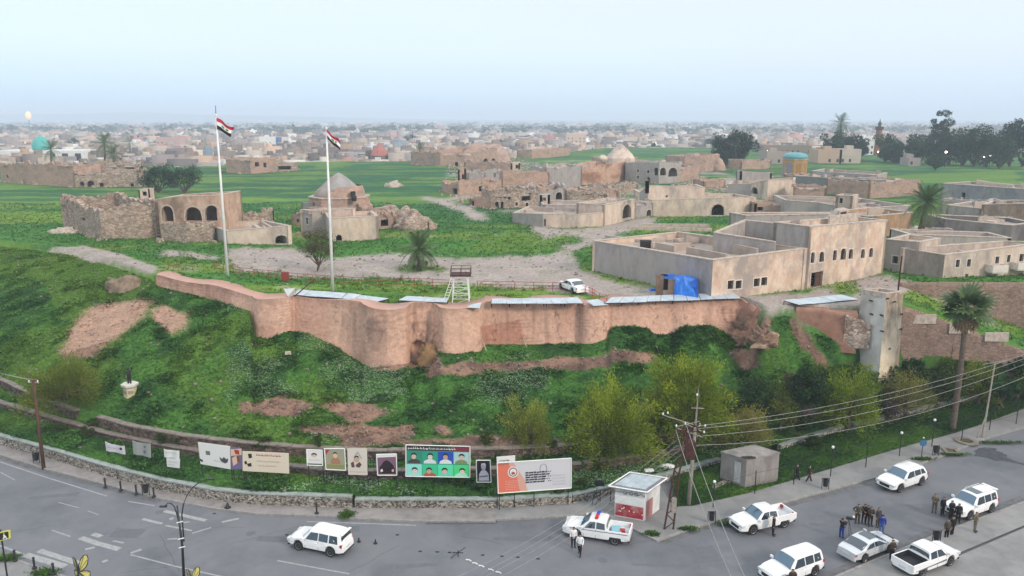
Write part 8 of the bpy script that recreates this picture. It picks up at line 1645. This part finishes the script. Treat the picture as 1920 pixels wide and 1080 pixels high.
# butterfly sculptures
M_bw = mat('butterfly_yellow', srgb('d9cf6a', .8), .6, c2=srgb('c9c488', .8), scale=6)
def butterfly(label, ox, oy, Yq, s, lift):
 c = PY(ox, oy, Yq); root = E('butterfly_sculpture', (c.x, c.y, 0), label, 'sculpture')
 up = [(0, 0), (.05, .5), (.2, .9), (.42, 1.15), (.62, 1.12), (.66, .85), (.6, .5), (.45, .25), (.2, .05)]; lo_ = [(0, 0), (.25, .02), (.5, .0), (.68, -.15), (.66, -.42), (.48, -.6), (.25, -.45), (.08, -.2)]
 for nm, w_ in (('upper_wing', up), ('lower_wing', lo_)):
  for sd in (1, -1):
   T = lambda x, z, o=0: c+Vector(((x*.9*sd if sd > 0 else x*sd*.75), (x*.35 if sd > 0 else x*.5)+o, z*(1 if sd > 0 else .8)))*s
   mb = MB(); mb.prism([T(x, z) for x, z in w_], (0, .04, 0)); wo = mb.build(nm, M_bw, root); mb = MB(); cl = [T(x, z, .0) for x, z in w_]; mb.tube(cl+[cl[0]], .035*s, 4)
   mb.tube([T(0, 0, -.02), T(w_[3][0]*.95, w_[3][1]*.9, -.02)], .018*s, 4); mb.tube([T(0, 0, -.02), T(w_[5][0]*.9, w_[5][1]*.9, -.02)], .018*s, 4); mb.build('wing_edge', M_black, wo)
 mb = MB(); mb.tube([c+Vector((-.02, -.08, -.5))*s, c+Vector((0, -.08, 0))*s, c+Vector((.02, -.08, .35))*s], [.03*s, .08*s, .05*s], 8); mb.build('body', M_black, root)
 mb = MB(); mb.tube([(c.x, c.y, 0), (c.x, c.y, c.z-.4*s)], .05, 6); mb.build('stand', M_black, root)
butterfly('yellow butterfly sculpture with dark wing edges at the bottom left', 148, 1072, 46, .95, 0)
butterfly('pale butterfly sculpture barely showing under the street lamp', 360, 1090, 45, .8, 0)
# stones and litter
q = on_mound(1593, 652); mb = MB(); mb.box((q.x, q.y, q.z-.1), (1.3, .6, .6), -.5); tag(mb.build('pale_stone_block', M_cop), 'pale stone block on the gully slope left of the tower', 'stone block')
q = on_mound(542, 664); mb = MB(); mb.box((q.x, q.y, q.z), (.7, .35, .3), .3, .8, .8); tag(mb.build('pale_stone_block', M_cop), 'small white stone on the slope below the left buttress', 'stone block')
q = P(130, 436, 12); blob('rubble_heap', 'pale heap of rubble at the left foot of the roofless ruin', 'rubble', (q.x, q.y-1, 11.7), 2.8, 1.5, 1.2, M_cop, 61, rough_=.6)
q = P(737, 350, 12); blob('rubble_heap', 'pale ruined mound of stones beside the path in the far field', 'rubble', (q.x, q.y, 11.6), 2.6, 2.5, 2.0, M_cop, 62, rough_=.6)
timber('thin dark pole standing behind the tower', P(1682, 562, 11.5), PY(1691, 480, P(1682, 562, 11.5).y), .09, M_rust, 'iron_pole')
timber('thin black pole beside the brick dome ruin', P(803, 446, 12), PY(803, 416, P(803, 446, 12).y), .12, M_black, 'iron_pole')
# barbed wire rolls and debris left of the kiosk
root = E('scrap_barrier', P(1120, 950, KZ), 'tangled scrap iron barrier and wires left of the kiosk', 'barrier'); r = random.Random(4)
for i in range(9):
 a = P(1095+r.uniform(0, 50), 935+r.uniform(-6, 14), KZ); mb = MB(); mb.tube([a, a+Vector((r.uniform(-.5, .8), r.uniform(-.2, .4), r.uniform(.4, 1.3)))], .035, 4); mb.build('iron_bar', M_black, root)
q = P(1124, 925, KZ); mb = MB(); mb.box((q.x, q.y, KZ), (.7, .5, 1.1)); mb.build('barrel', M_black, root)
railing('low iron railing beside the concrete apron left of the kiosk', [(1125, 950), (1144, 946)], 0, z=KZ, h=1.0, m=M_black, sp_=.5, rows=2, name='iron_railing')
# ================================================================ VEHICLES
M_car = mat('white_car_paint', (.80, .80, .80), .28, spec=.5, coat=.5, c2=(.68, .67, .65), scale=1.3, lo=.45, hi=.75); M_cars = mat('silver_white_paint', (.60, .62, .64), .25, metal=.3, coat=.6)
M_glass = mat('car_glass', (.02, .035, .05), .06, spec=.9, coat=.5); M_wsh = mat('windscreen_glass', (.03, .09, .15), .08, spec=.9, coat=.5); M_tyre = mat('tyre_rubber', (.02, .02, .02), .85); M_rim = mat('wheel_rim', (.42, .42, .43), .35, metal=.6)
M_trim = mat('black_trim', (.025, .025, .027), .6); M_hl = mat('headlight_glass', (.55, .58, .6), .1, spec=.8); M_tl = mat('tail_light', (.35, .02, .02), .3)
KD = {
 'suv': dict(L=4.8, W=1.9, wb=2.78, r=.38, belt=[(-2.4, .8), (-2.34, 1.02), (-1.5, 1.08), (1.05, 1.08), (2.0, 1.0), (2.3, .88), (2.4, .66)], roof=[(-2.36, 1.03), (-2.16, 1.72), (-1.95, 1.80), (.1, 1.84), (.42, 1.78), (1.12, 1.10)],
 win=[(-2.02, -1.3, -1.92, -1.3), (-1.2, -.42, -1.2, -.42), (-.34, .72, -.34, .3)]),
 'suv2': dict(L=4.85, W=1.94, wb=2.9, r=.39, belt=[(-2.42, .8), (-2.36, 1.05), (-1.5, 1.12), (1.0, 1.06), (2.0, .97), (2.34, .84), (2.42, .6)], roof=[(-2.34, 1.06), (-1.9, 1.62), (-1.6, 1.70), (.1, 1.75), (.35, 1.70), (1.15, 1.08)],
 win=[(-1.95, -1.3, -1.62, -1.3), (-1.22, -.42, -1.22, -.42), (-.34, .78, -.34, .24)]),
 'sedan': dict(L=4.9, W=1.84, wb=2.84, r=.34, belt=[(-2.45, .62), (-2.4, .9), (-1.7, .99), (1.0, .95), (2.05, .82), (2.36, .68), (2.45, .5)], roof=[(-1.85, 1.0), (-.95, 1.38), (-.35, 1.45), (.15, 1.43), (1.2, .97)],
 win=[(-1.35, -.42, -.85, -.42), (-.34, .85, -.34, .2)]),
 'pickup': dict(L=5.25, W=1.86, wb=3.05, r=.39, belt=[(-2.62, .72), (-.92, .72), (-.90, 1.12), (1.2, 1.1), (2.25, 1.02), (2.55, .88), (2.62, .62)], roof=[(-.90, 1.13), (-.78, 1.68), (-.6, 1.75), (.25, 1.78), (.5, 1.73), (1.25, 1.12)],
 win=[(-.74, -.05, -.68, -.05), (.03, .9, .03, .45)], bed=True)}
def car(label, F, R, near, kind, paint=None, extra=(), z=0, name='parked_car', front=None, scale=1):
 k = KD[kind]; L, W, wb, r = k['L'], k['W'], k['wb'], k['r']; a = P(*F, z); b = P(*R, z); fw = (a-b).normalized(); lf_ = Vector((-fw.y, fw.x, 0)); ht = W/2-.14
 c = (a+b)/2+lf_*(-ht if near == 'L' else ht); rz = math.atan2(fw.y, fw.x); paint = paint or M_car
 root = E(name, (0, 0, 0), label, 'car' if kind == 'sedan' else 'pickup truck' if kind == 'pickup' else 'SUV'); ip = lambda q, x: float(np.interp(x, [p[0] for p in q], [p[1] for p in q]))
 bt = lambda x: ip(k['belt'], x); rf = lambda x: ip(k['roof'], x) if k['roof'][0][0] <= x <= k['roof'][-1][0] else bt(x)
 xs = sorted(set([p[0] for p in k['belt']]+[p[0] for p in k['roof']]+list(np.linspace(-L/2, L/2, 27))+[s*wb/2+r*1.18*math.cos(t) for s in (-1, 1) for t in np.linspace(0, math.pi, 9)])); xs = [x for i, x in enumerate(xs) if i == 0 or x-xs[i-1] > .012]
 hw = lambda x: W/2*(1-.13*abs(2*x/L)**7-.05*abs(2*x/L)**3)
 def sec(x):
  w_ = hw(x); zb = bt(x); zr = max(rf(x), zb); kk = min(1, max(0, (zr-zb)/.3)); zl = .30+.08*abs(2*x/L)**8
  for s in (-1, 1):
   d = abs(x-s*wb/2); 
   if d < r*1.18: zl = max(zl, r+math.sqrt(max(0, (r*1.18)**2-d*d))*.97)
  zl = min(zl, zb-.06); y5 = .93*w_*(1-kk)+(.97-.22*(zr-zb)/.75)*w_*kk; y6 = .75*w_*(1-kk)+(y5-.1)*kk; z5 = (zb+.015)*(1-kk)+(zr-.075)*kk
  zm = zl+(zb-zl)*.55
  return [(0, zl+.0), (.84*w_, zl), (.985*w_, min(zb-.04, zl+.1)), (1.0*w_, zm), (.975*w_, zb), (y5, z5), (y6, zr+.005*(1-kk)+.0), (y6*.5, zr+.03), (0, zr+.04)]
 S = [sec(x) for x in xs]; m = MB(); n = 17; vs = []
 for x, s in zip(xs, S):
  ring = [(x, -y, z_) for y, z_ in s]+[(x, y, z_) for y, z_ in s[-2:0:-1]]; vs += ring
 n = len(ring); fs = [(i*n+j, i*n+(j+1) % n, (i+1)*n+(j+1) % n, (i+1)*n+j) for i in range(len(xs)-1) for j in range(n)]+[tuple(range(n)), tuple(range(len(xs)*n-1, (len(xs)-1)*n-1, -1))]
 m.add(vs, fs); m.build('body', paint, root, smooth=False)
 def sp_(x, t, sd, o=.014):
  s = sec(x); y = s[4][0]+(s[5][0]-s[4][0])*t; z_ = s[4][1]+(s[5][1]-s[4][1])*t; return (x, sd*(y+o), z_+.004)
 for sd in (-1, 1):
  for (x0, x1, x2, x3) in k['win']: m = MB(); m.quad(sp_(x0, .08, sd), sp_(x1, .08, sd), sp_(x3, .9, sd), sp_(x2, .9, sd)); m.build('side_window', M_glass, root)
  m = MB()
  for x in {w_[1]+.04 for w_ in k['win']}: m.hexa([(x-.01, sd*(hw(x)*1.0+.003), .42), (x+.01, sd*(hw(x)+.003), .42), (x+.01, sd*hw(x)*.98, .42), (x-.01, sd*hw(x)*.98, .42), (x-.01, sd*(hw(x)*.975+.006), bt(x)), (x+.01, sd*(hw(x)*.975+.006), bt(x)), (x+.01, sd*hw(x)*.95, bt(x)), (x-.01, sd*hw(x)*.95, bt(x))])
  m.build('door_seam', M_trim, root)
  for w_ in k['win'][-2:]: m = MB(); m.box((w_[0]+.12, sd*(hw(0)+.005), bt(0)-.2), (.17, .05, .035)); m.build('door_handle', M_trim if 'b' in extra else paint, root)
  m = MB(); m.box((k['roof'][-1][0]-.22, sd*(W/2+.1), bt(0)+.02), (.12, .24, .17)); m.build('wing_mirror', paint, root)
  x = L/2; m = MB(); m.box((x-.16, sd*W*.37, bt(x-.3)-.24), (.3, W*.2, .17)); m.build('headlight', M_hl, root); m = MB(); m.box((-x+.13, sd*W*.385, .86 if kind != 'sedan' else .72), (.16, W*.13, .22 if kind != 'sedan' else .13)); m.build('tail_light', M_tl, root)
  for s in (-1, 1):
   p = MB(); q = (s*wb/2, sd*(W/2-.13), r); pr = [(r*.6, -.11), (r*.96, -.11), (r, -.06), (r, .06), (r*.96, .11), (r*.6, .11)]; v0 = MB().lathe((0, 0, 0), pr, 20)
   p.add([(q[0]+v[0], q[1]+v[2], q[2]+v[1]) for v in v0.v], v0.f); wo = p.build('wheel', M_tyre, root); p = MB(); v0 = MB().lathe((0, 0, 0), [(r*.66, sd*.0), (r*.62, sd*.118), (r*.5, sd*.09), (r*.2, sd*.1), (.01, sd*.115)], 14); p.add([(q[0]+v[0], q[1]+v[2], q[2]+v[1]) for v in v0.v], v0.f); p.build('rim', M_rim, wo)
 for x0, x1, nm, mt in ((k['roof'][-1][0]-.02, k['roof'][-2][0]+.03, 'windscreen', M_wsh), (k['roof'][0][0]+.02, k['roof'][1][0]-.03, 'rear_window', M_glass)):
  w0, w1 = sec(x0), sec(x1); nn = Vector((1 if x0 > 0 else -1, 0, .8)).normalized()*.03; za = bt(x0)+(.06 if kind != 'suv' or x0 > 0 else .1); m = MB(); y0, y1 = w0[4][0]*.88, w1[5][0]*.92
  if nm == 'rear_window' and kind == 'suv': xa = x0+.06
  else: xa = x0
  gv = []
  for i in range(7):
   xx = xa+(x1-xa)*(.1+.86*i/6); s_ = sec(xx); pp_ = sorted([(p[0], p[1]) for p in s_[4:]]); ym = s_[5][0]*.93
   for jx in range(9): yy = ym*(jx/4-1); gv.append(Vector((xx, yy, float(np.interp(abs(yy), [p[0] for p in pp_], [p[1] for p in pp_]))))+nn)
  m.add(gv, [(i*9+jx, i*9+jx+1, (i+1)*9+jx+1, (i+1)*9+jx) for i in range(6) for jx in range(8)]); m.build(nm, mt, root)
 x = L/2; m = MB(); m.box((x-.045, 0, .5), (.12, W*.5, .24)); m.build('grille', M_trim, root); m = MB(); m.box((x-.07, 0, .3), (.16, W*.86, .1)); m.box((-x+.07, 0, .32), (.16, W*.86, .12)); m.build('bumper_trim', M_trim if kind != 'sedan' else paint, root)
 m = MB(); m.box((-x-.012, 0, .62), (.03, .5, .13)); m.build('number_plate', M_hl, root)
 if k.get('bed'):
  bm_ = M_trim if 'd' in extra else paint; zt = 1.13
  for nm, c_, s_ in (('bed_side', (-1.76, W/2-.06, .66), (1.72, .1, zt-.66)), ('bed_side', (-1.76, -W/2+.06, .66), (1.72, .1, zt-.66)), ('tailgate', (-2.58, 0, .6), (.1, W-.14, zt-.62)), ('bed_front', (-.95, 0, .7), (.08, W-.2, zt-.7))): m = MB(); m.box(c_, s_); m.build(nm, paint, root)
  m = MB(); m.box((-1.76, 0, .755), (1.6, W-.26, .03)); 
  if 'd' in extra:
   for sd in (-1, 1): m.box((-1.76, sd*(W/2-.125), .76), (1.6, .03, .375))
   m.box((-2.51, 0, .76), (.03, W-.3, .37)); m.box((-.99, 0, .76), (.02, W-.3, .4))
  m.build('bed_liner', bm_ if 'd' in extra else M_cars, root)
 if 's' in extra: m = MB(); m.box((-.15, 0, rf(-.15)+.035), (.75, 1.0, .02)); m.build('sunroof', M_glass, root)
 if 'r' in extra:
  for sd in (-1, 1): m = MB(); m.tube([(-1.8, sd*.62, rf(-1.8)+.02), (-1.7, sd*.62, rf(0)+.07), (.0, sd*.62, rf(0)+.08), (.15, sd*.62, rf(.1)+.02)], .022, 5); m.build('roof_rail', M_cars, root)
 if 'p' in extra:
  for sd, cc in ((-1, (.02, .06, .45)), (1, (.5, .02, .02))): m = MB(); m.box((0, sd*.3, rf(0)+.06), (.28, .56, .14), 0, .8, .95); m.build('light_bar', mat('beacon%d' % sd, cc, .25), root)
  for sd in (-1, 1): m = MB(); m.hexa([(-2.5, sd*(W/2-.005), .98), (2.0, sd*(W/2*.985), .92), (2.0, sd*W*.46, .92), (-2.5, sd*W*.46, .98), (-2.5, sd*(W/2-.005), 1.03), (2.0, sd*(W/2*.985), .97), (2.0, sd*W*.46, .97), (-2.5, sd*W*.46, 1.03)]); m.build('side_stripe', mat('police_stripe', (.03, .05, .12), .5), root)
  m = MB(); m.box((-1.5, .2, .78), (.8, .9, .3), .2, .9, .9); m.build('blue_sheet_load', mat('load_blue', srgb('8fc3cf', .8), .7), root); m = MB(); m.box((-2.0, .3, .8), (.4, .4, .3), .2); m.build('red_load', M_tl, root)
 if 't' in extra:
  for sd in (-1, 1): m = MB(); m.hexa([(-2.3, sd*(W/2+.0), .62), (1.0, sd*(W/2+.004), .66), (1.0, sd*W*.49, .66), (-2.3, sd*W*.49, .62), (-2.3, sd*(W/2+.0), .66), (1.0, sd*(W/2+.004), .80), (1.0, sd*W*.49, .80), (-2.3, sd*W*.49, .66)]); m.build('side_stripe', mat('grey_stripe', (.12, .12, .13), .5), root)
 if 'w' in extra: m = MB(); m.box((-2.25, 0, rf(-2.1)+.02), (.22, 1.3, .05)); m.build('roof_spoiler', paint, root)
 root.location = (c.x, c.y, z); root.rotation_euler = (0, 0, rz); root.scale = (scale,)*3; return root
car('white boxy off-roader driving left along the road, seen from its left rear', (560, 1031), (622, 1044), 'L', 'suv', extra='w')
car('white police pickup with red and blue roof beacons beside the kiosk', (1078, 1010), (1155, 1022), 'L', 'pickup', extra='p')
car('white double-cab pickup facing left, at the kerb below the lawn', (1411, 1002), (1469, 989), 'L', 'pickup')
car('white SUV with roof rails parked near the upper kerb, farthest right row', (1684, 924), (1728, 909), 'L', 'suv2', extra='r')
car('largest white SUV with a dark sunroof, people standing at its bonnet', (1815, 975), (1858, 960), 'L', 'suv', extra='srw')
car('white saloon with dark sunroof, seen from behind near the film crew', (1664, 1036), (1620, 1054), 'R', 'sedan', M_cars, extra='s')
car('white pickup with an open black-lined bed in the bottom right corner', (1779, 1061), (1727, 1081), 'R', 'pickup', extra='dt')
car('white boxy SUV cut off by the bottom edge right of the road', (1474, 1098), (1524, 1080), 'L', 'suv')
car('small white saloon parked on the mound behind the red railing', (1073, 540), (1096, 549), 'R', 'sedan', z=12)
# ================================================================ PEOPLE
J = dict(pel=(0, 0, .93), wai=(0, -.01, 1.08), che=(0, -.01, 1.30), nek=(0, .01, 1.46), hed=(0, -.01, 1.58), crn=(0, 0, 1.69))
def person(label, x, y, deg, pose, top, leg, hat=None, z=0, h=1.0, vest=None, loc=None, skin=(.36, .22, .15)):
 j = {k: Vector(v) for k, v in J.items()}; g = []; V = []; Rr = []; Eg = []; reg = []; idx = {}
 def add(n, p, r): idx[n] = len(V); V.append(Vector(p)); Rr.append(r)
 def con(a, b, rg): Eg.append((idx[a], idx[b])); reg.append(rg)
 for n, r in (('pel', .155), ('wai', .14), ('che', .165), ('nek', .06), ('hed', .088), ('crn', .075)): add(n, j[n], r)
 for a, b, rg in (('pel', 'wai', 's'), ('wai', 'che', 's'), ('che', 'nek', 's'), ('nek', 'hed', 'k'), ('hed', 'crn', 'h')): con(a, b, rg)
 add('nose', (0, -.105, 1.585), .018); con('hed', 'nose', 'k')
 for s in (-1, 1): add('ear%d' % s, (s*.088, .01, 1.585), .018); con('hed', 'ear%d' % s, 'k')
 wk = pose == 'walk'
 for s in (-1, 1):
  st = s*(.28 if wk else .0)
  for n, p, r in (('hip', (s*.1, 0, .88), .1), ('kne', (s*.11, -st*.4-.02*wk, .49), .066), ('ank', (s*.115, -st if st else 0, .09), .045), ('toe', (s*.14, -st-.19, .035), .036)): add(n+str(s), p, r)
  for a, b, rg in (('hip', 'kne', 't'), ('kne', 'ank', 't'), ('ank', 'toe', 'f')): con(a+str(s), b+str(s), rg)
  con('pel', 'hip%d' % s, 't')
  A = dict(stand=((.235, .02, 1.12), (.25, -.06, .88)), walk=((.24, .06*s, 1.13), (.25, -.14*s-.06, .90)), hips=((.38, .05, 1.17), (.17, -.11, 1.02)), fold=((.24, -.03, 1.13), (.06, -.22, 1.10)), camera=((.2, -.16, 1.18), (.1, -.34, 1.36)), phone=((.23, -.06, 1.14), (.08, -.22, 1.42) if s > 0 else (.25, -.06, .88)))[pose]
  e = Vector((A[0][0]*s, A[0][1], A[0][2])); w_ = Vector((A[1][0]*s, A[1][1], A[1][2])); sh = Vector((s*.19, .0, 1.40))
  for n, p, r in (('sho', sh, .068), ('elb', e, .046), ('wri', w_, .03)): add(n+str(s), p, r)
  con('che', 'sho%d' % s, 's'); con('sho%d' % s, 'elb%d' % s, 's'); con('elb%d' % s, 'wri%d' % s, 's')
  d = (w_-e).normalized(); sd = d.cross(Vector((0, 1, 0))).normalized(); pm = w_+d*.07; add('pal%d' % s, pm, .03); con('wri%d' % s, 'pal%d' % s, 'k')
  for q in range(4):
   f0 = pm+sd*(.024*(q-1.5)); l = (.05, .06, .055, .045)[q]; add('fa%d%d' % (s, q), f0+d*l*.6, .0095); add('fb%d%d' % (s, q), f0+d*l+Vector((0, -.02, 0)), .0085); con('pal%d' % s, 'fa%d%d' % (s, q), 'k'); con('fa%d%d' % (s, q), 'fb%d%d' % (s, q), 'k')
  add('th%d' % s, w_+d*.05+Vector((0, -.045, 0)), .011); con('wri%d' % s, 'th%d' % s, 'k')
 me = bpy.data.meshes.new('m'); me.from_pydata([tuple(v) for v in V], Eg, []); o = bpy.data.objects.new('m', me); COL.objects.link(o)
 sk = o.modifiers.new('s', 'SKIN'); sk.use_smooth_shade = True; o.modifiers.new('u', 'SUBSURF').levels = 1
 for i, r in enumerate(Rr): me.skin_vertices[0].data[i].radius = (r, r*(.78 if i in (0, 1, 2) else 1))
 me.skin_vertices[0].data[0].use_root = True
 dg = bpy.context.evaluated_depsgraph_get(); m2 = bpy.data.meshes.new_from_object(o.evaluated_get(dg)); bpy.data.objects.remove(o); bpy.data.meshes.remove(me)
 n = len(m2.vertices); co = np.zeros(n*3); m2.vertices.foreach_get('co', co); co = co.reshape(-1, 3); nr = np.zeros(n*3); m2.vertices.foreach_get('normal', nr); nr = nr.reshape(-1, 3)
 polys = [tuple(p.vertices) for p in m2.polygons]; cen = np.array([co[list(p)].mean(0) for p in polys]); best = np.full(len(polys), 9.); rg = np.array(['k']*len(polys)); VA = np.array([tuple(v) for v in V])
 for (a, b), q in zip(Eg, reg):
  A, B = VA[a], VA[b]; d = B-A; t = np.clip(((cen-A)@d)/(d@d+1e-9), 0, 1); ds = np.linalg.norm(cen-(A+t[:, None]*d), axis=1)-(Rr[a]*(1-t)+Rr[b]*t); k = ds < best; best[k] = ds[k]; rg[k] = q
 rg[(cen[:, 2] > .86) & (cen[:, 2] < .99) & (rg == 's')] = 't'; rg[(rg == 't') & (cen[:, 2] > .93)] = 's'
 hd = (cen[:, 2] > 1.50) & (abs(cen[:, 0]) < .13); rg[hd] = 'k'; rg[hd & ((cen[:, 2] > 1.645) | ((cen[:, 1] > .03) & (cen[:, 2] > 1.54)))] = 'h'; rg[(rg == 's') & (cen[:, 2] > 1.475)] = 'k'
 p0 = loc or P(x, y, z); root = E('person', (0, 0, 0), label, 'person')
 link('body', m2, mat('skin', skin, .6), root, True)
 def shell(nm, q, o_, mt, ex=None):
  f = [p for p, r in zip(polys, rg) if r == q]
  if not f: return
  u = sorted({i for p in f for i in p}); mp_ = {a: b for b, a in enumerate(u)}; mm = bpy.data.meshes.new(nm); mm.from_pydata([tuple(co[i]+nr[i]*o_) for i in u], [], [tuple(mp_[i] for i in p) for p in f]); link(nm, mm, mt, root, True)
 shell('jacket', 's', .02, top); shell('trousers', 't', .016, leg); shell('shoes', 'f', .014, M_trim); shell('cap' if hat else 'hair', 'h', .02 if hat else .013, hat or mat('black_hair', (.015, .012, .01), .8))
 if vest:
  m = MB(); m.lathe((0, 0, 1.06), [(.19, 0), (.205, .1), (.215, .27), (.13, .36)], 14, sy=.78, cap=False); m.build('vest', vest, root)
 for s in (-1, 1): m = MB(); m.lathe((s*.032, -.082, 1.598), [(.004, 0), (.011, .006), (.011, .014), (.004, .02)], 6); m.build('eye', M_trim, root)
 m = MB(); m.box((0, -.083, 1.535), (.045, .012, .01)); m.build('mouth', mat('lips_tone', (.25, .1, .08), .6), root)
 root.location = p0; root.rotation_euler = (0, 0, math.radians(deg)); root.scale = (h,)*3; return root
cl = lambda n, h, k=.6: mat('cloth_'+n, srgb(h, k), .9)
nav, blk, brn, blu, jn, wht, olv, gry, cam_ = cl('navy', '20232f'), cl('black', '1c1a1c'), cl('brown', '4a3a34'), cl('blue', '2a3f9a', .8), cl('jeans', '5a76a8', .7), cl('white', 'e6e6e6', .85), cl('olive', '5a5344'), cl('grey', '4e4a4c'), mat('camouflage', srgb('8a7a68', .7), .9, c2=srgb('5c5244', .7), scale=9)
person('traffic policeman in white vest at the bonnet of the police pickup', 1075, 1026, 10, 'stand', wht, nav, nav)
person('traffic policeman in white shirt walking in front of the police pickup', 1087, 1040, -20, 'walk', wht, blk, nav)
person('man in black standing beside the double-cab pickup', 1449, 1004, 60, 'stand', blk, blk)
person('pedestrian in dark clothes walking on the lawn edge, left of two', 1493, 903, 70, 'walk', nav, blk)
person('pedestrian in brown walking on the lawn edge, right of two', 1516, 905, 80, 'walk', brn, brn)
person('cameraman in dark blue filming beside a tripod', 1577, 1009, 130, 'camera', nav, blu)
person('uniformed man with hands on hips at the left of the filmed group', 1607, 981, -20, 'hips', olv, brn, brn)
person('uniformed man second from the left in the filmed group', 1619, 981, -10, 'fold', blk, blk, blk)
person('uniformed man in brown in the middle of the filmed group', 1631, 986, 0, 'fold', brn, brn, brn)
person('man in dark clothes half hidden behind the middle of the filmed group', 1625, 983, 0, 'stand', blk, blk)
person('uniformed man right of the middle of the filmed group', 1645, 988, 20, 'stand', gry, olv, gry)
person('reporter in bright blue jacket and jeans at the right of the filmed group', 1652, 1002, 150, 'phone', blu, jn, None)
person('man in dark brown standing at the bonnet of the saloon', 1671, 1051, 15, 'fold', brn, blk)
person('soldier in grey camouflage left of the largest SUV', 1751, 961, -30, 'fold', cam_, cam_, brn)
person('man in black right beside the camouflaged soldier, left of the SUV', 1766, 967, 20, 'stand', blk, blk)
person('man in navy leaning at the bonnet corner of the largest SUV', 1782, 974, 10, 'fold', nav, blk)
person('man in dark jacket in front of the largest SUV', 1795, 980, -10, 'stand', blk, blk)
person('soldier in pale camouflage standing on the kerb right of the SUV', 1827, 997, 40, 'hips', cam_, cam_, brn, z=KZ)
person('man in olive-black on the kerb, left of two standing close together', 1774, 1010, 10, 'stand', olv, blk, z=0)
person('man in black on the kerb, right of two standing close together', 1784, 1005, 30, 'stand', blk, blk, z=0)
person('man in dark brown beside the SUV cut off by the bottom edge', 1484, 1108, 0, 'fold', brn, blk)
q = P(1589, 1004, 0); root = E('camera_tripod', q, 'black video camera on a tripod beside the cameraman', 'tripod')
for k in range(3): t = k*2.09+.4; m = MB(); m.tube([(q.x+.42*math.cos(t), q.y+.42*math.sin(t), .02), (q.x, q.y, 1.35)], .022, 5); m.build('leg', M_trim, root)
m = MB(); m.box((q.x, q.y, 1.38), (.42, .16, .2), -.4); m.build('video_camera', M_trim, root); m = MB(); m.tube([(q.x+.2, q.y-.08, 1.48), (q.x+.45, q.y-.2, 1.48)], .07, 8); m.build('lens', M_black, root); m = MB(); m.box((q.x+.3, q.y-.1, 1.6), (.12, .12, .12)); m.build('camera_light', M_white, root)
